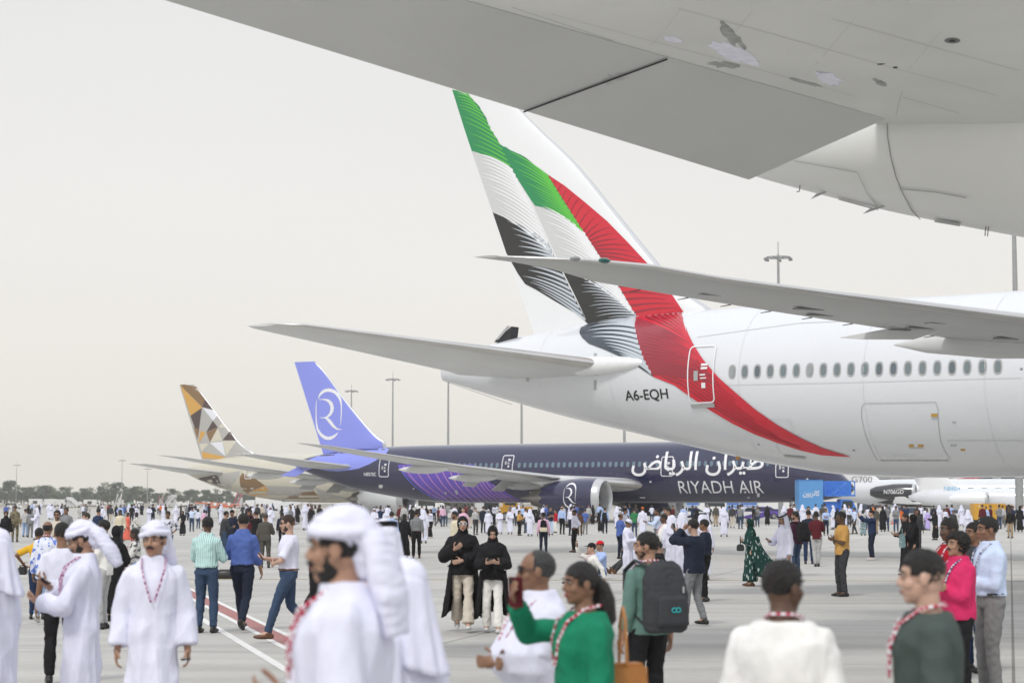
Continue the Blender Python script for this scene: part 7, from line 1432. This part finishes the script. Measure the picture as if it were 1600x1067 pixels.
# ------------------------------------------------------------------ the distant crowd: one mesh per figure, a few dozen kinds copied
def merge(f):
    vs, fs, mi, mats, o_ = [], [], [], [], 0
    def walk(o):
        for c in o.children:
            yield c; yield from walk(c)
    for c in list(walk(f.root)):
        me = c.data; base = len(vs); vs += [tuple(v.co) for v in me.vertices]
        for p in me.polygons:
            m = me.materials[p.material_index]
            if m not in mats: mats.append(m)
            fs.append(tuple(i + base for i in p.vertices)); mi.append(mats.index(m))
    me = bpy.data.meshes.new('person'); me.from_pydata(vs, [], fs); me.polygons.foreach_set('material_index', mi); smooth(me)
    for m in mats: me.materials.append(m)
    for c in list(walk(f.root)): bpy.data.objects.remove(c)
    bpy.data.objects.remove(f.root); return me
KINDS = [
 ('white robe and head cloth', dict(dress='white', wear='ghutraw', hr=None, arms=('down', 'belly'))), ('white robe, walking', dict(dress='white', wear='ghutraw', hr=None, feet='walk', arms=('swingb', 'swingf'))), ('white robe with black head cord', dict(dress='white', wear='ghutra', hr=None, arms=('belly', 'belly'))),
 ('long black robe and headscarf', dict(dress='black', wear='hijab', hr=None, fem=True, flare=.02)), ('long black robe, walking', dict(dress='black', wear='hijab', hr=None, fem=True, feet='step', arms=('down', 'phone'), flare=.02)),
 ('white shirt and dark trousers', dict(top='white', bottom='charcoal', hr='short', arms=('down', 'down'))), ('white shirt and dark trousers, photographing', dict(top='white', bottom='navy', hr='short', arms=('photo', 'photo'))), ('pale blue shirt and dark trousers', dict(top='skyblue', bottom='navy', hr='short', arms=('down', 'hip'))),
 ('dark suit', dict(top='navy', bottom='navy', hr='short', tuck=False, arms=('down', 'phone'))), ('dark suit, walking', dict(top='charcoal', bottom='charcoal', hr='short', tuck=False, feet='walk', arms=('swingb', 'swingf'))), ('black t-shirt and dark jeans', dict(top='black', bottom='charcoal', hr='short', tuck=False, sleeve=.5)),
 ('grey shirt and jeans', dict(top='grey', bottom='denim', hr='short', tuck=False, arms=('fold', 'fold'))), ('blue t-shirt and jeans', dict(top='blue', bottom='denim', hr='short', tuck=False, sleeve=.5)), ('maroon shirt', dict(top='maroon', bottom='charcoal', hr='short', tuck=False)), ('light pink top', dict(top='lightpink', bottom='denim', hr='long', fem=True, tuck=False)),
 ('beige jacket', dict(top='stone', bottom='charcoal', hr='short', tuck=False, arms=('hip', 'down'))), ('white top and jeans, hair loose', dict(top='white', bottom='denim', hr='long', fem=True, tuck=False, arms=('phone', 'phone'))), ('red t-shirt', dict(top='red', bottom='charcoal', hr='short', tuck=False, sleeve=.5)), ('olive shirt', dict(top='olive', bottom='khaki', hr='short', tuck=False)),
 ('orange vest', dict(top='orange', bottom='navy', hr='short', tuck=False, sleeve=.5, feet='step')), ('dark blue shirt, hands raised', dict(top='darkblue', bottom='black', hr='short', tuck=False, arms=('photo', 'photo'))), ('light grey shirt, grey trousers', dict(top='lightgrey', bottom='grey', hr='short', feet='walk2')), ('dark grey top, light trousers', dict(top='charcoal', bottom='stone', hr='short', tuck=False)), ('patterned grey dress', dict(dress='greyfloral', hr='long', fem=True))]
PR = []
for i, (nm, kw) in enumerate(KINDS):
    PR.append((nm, merge(person(800, 60, 180, 'x', lod=2, H=1.68 if kw.get('fem') else 1.76, skin=('brown', 'tan', 'dark', 'brown')[i % 4], seed=200 + i, **kw))))
Wt = [9, 7, 3, 7, 4, 9, 5, 7, 9, 5, 9, 7, 4, 4, 4, 4, 4, 2, 3, 1, 6, 4, 4, 3]
ZN = [(0, 130, 'by the far-left units'), (130, 290, 'before the airport stairs'), (290, 440, 'under the beige jet tail'), (440, 600, 'under the beige jet engine'), (600, 740, 'under the navy jet stripes'), (740, 860, 'by the yellow tractor'), (860, 1000, 'by the navy jet engine'), (1000, 1240, 'before the saloon cars'), (1240, 1340, 'around the blue truck'), (1340, 1470, 'before the graphite jet'), (1470, 1610, 'before the yellow generator')]
rd = random.Random(21); used = []
def drop(px, Y, kind, head):
    nm, me = PR[kind]; o = bpy.data.objects.new('person', me); COL.objects.link(o); o.location = (ray(px, 785).x * Y, Y, 0); o.rotation_euler = (0, 0, R(180 + head)); s_ = rd.uniform(.94, 1.05); o.scale = (s_, s_, s_)
    zn = [z for a, b, z in ZN if a <= px < b or (z is ZN[-1][2] and px >= b)][0]; tag(o, 'figure in ' + nm.replace(' and ', ', ') + (', back to us, ' if abs(head) > 140 else ', facing left, ' if head < -45 else ', facing right, ' if head > 45 else ', facing us, ') + zn, 'person', 'distant crowd')
for a, b, n, y0, y1 in ((0, 130, 17, 140, 330), (130, 290, 34, 120, 330), (290, 440, 40, 105, 330), (440, 600, 30, 120, 200), (600, 740, 22, 130, 200), (740, 860, 12, 135, 185), (860, 1000, 16, 125, 185), (1000, 1240, 24, 125, 190), (1240, 1340, 9, 125, 175), (1340, 1470, 22, 115, 190), (1470, 1600, 16, 115, 185)):
    k = 0
    while k < n:
        px = rd.uniform(a, b); u = rd.random(); Y = y0 + (y1 - y0) * (u ** .7)
        if any(abs(px - p) < 4 and abs(Y - y) < 12 for p, y in used): continue
        used.append((px, Y)); drop(px, Y, rd.choices(range(24), Wt)[0], rd.choice((180, 170, -160, 150, 90, -90, 0, 20, -20, 175, -170))); k += 1
        if rd.random() < .35 and k < n: px2 = px + rd.uniform(4, 8) * 150 / Y; used.append((px2, Y)); drop(px2, Y + rd.uniform(-1, 1), rd.choices(range(24), Wt)[0], rd.choice((180, 160, -60, 60, 0))); k += 1
hv = [(x, y, z) for z in (-1, 46) for x, y in ((-GSZ - 5, -65), (GSZ + 5, -65), (GSZ + 5, GSZ + 5), (-GSZ - 5, GSZ + 5))]
hm = bpy.data.materials.new('haze_air'); hm.use_nodes = True; hn = hm.node_tree.nodes; hn.clear(); ho = hn.new('ShaderNodeOutputMaterial'); hp = hn.new('ShaderNodeVolumePrincipled')
hp.inputs['Color'].default_value = (.97, .95, .92, 1); hp.inputs['Density'].default_value = .0003; hp.inputs['Anisotropy'].default_value = .2; hm.node_tree.links.new(hp.outputs[0], ho.inputs['Volume'])
tag(link('haze', mesh('haze', hv, [(3, 2, 1, 0), (4, 5, 6, 7), (0, 1, 5, 4), (1, 2, 6, 5), (2, 3, 7, 6), (3, 0, 4, 7)], sm=False), None, [hm]), kind='stuff')
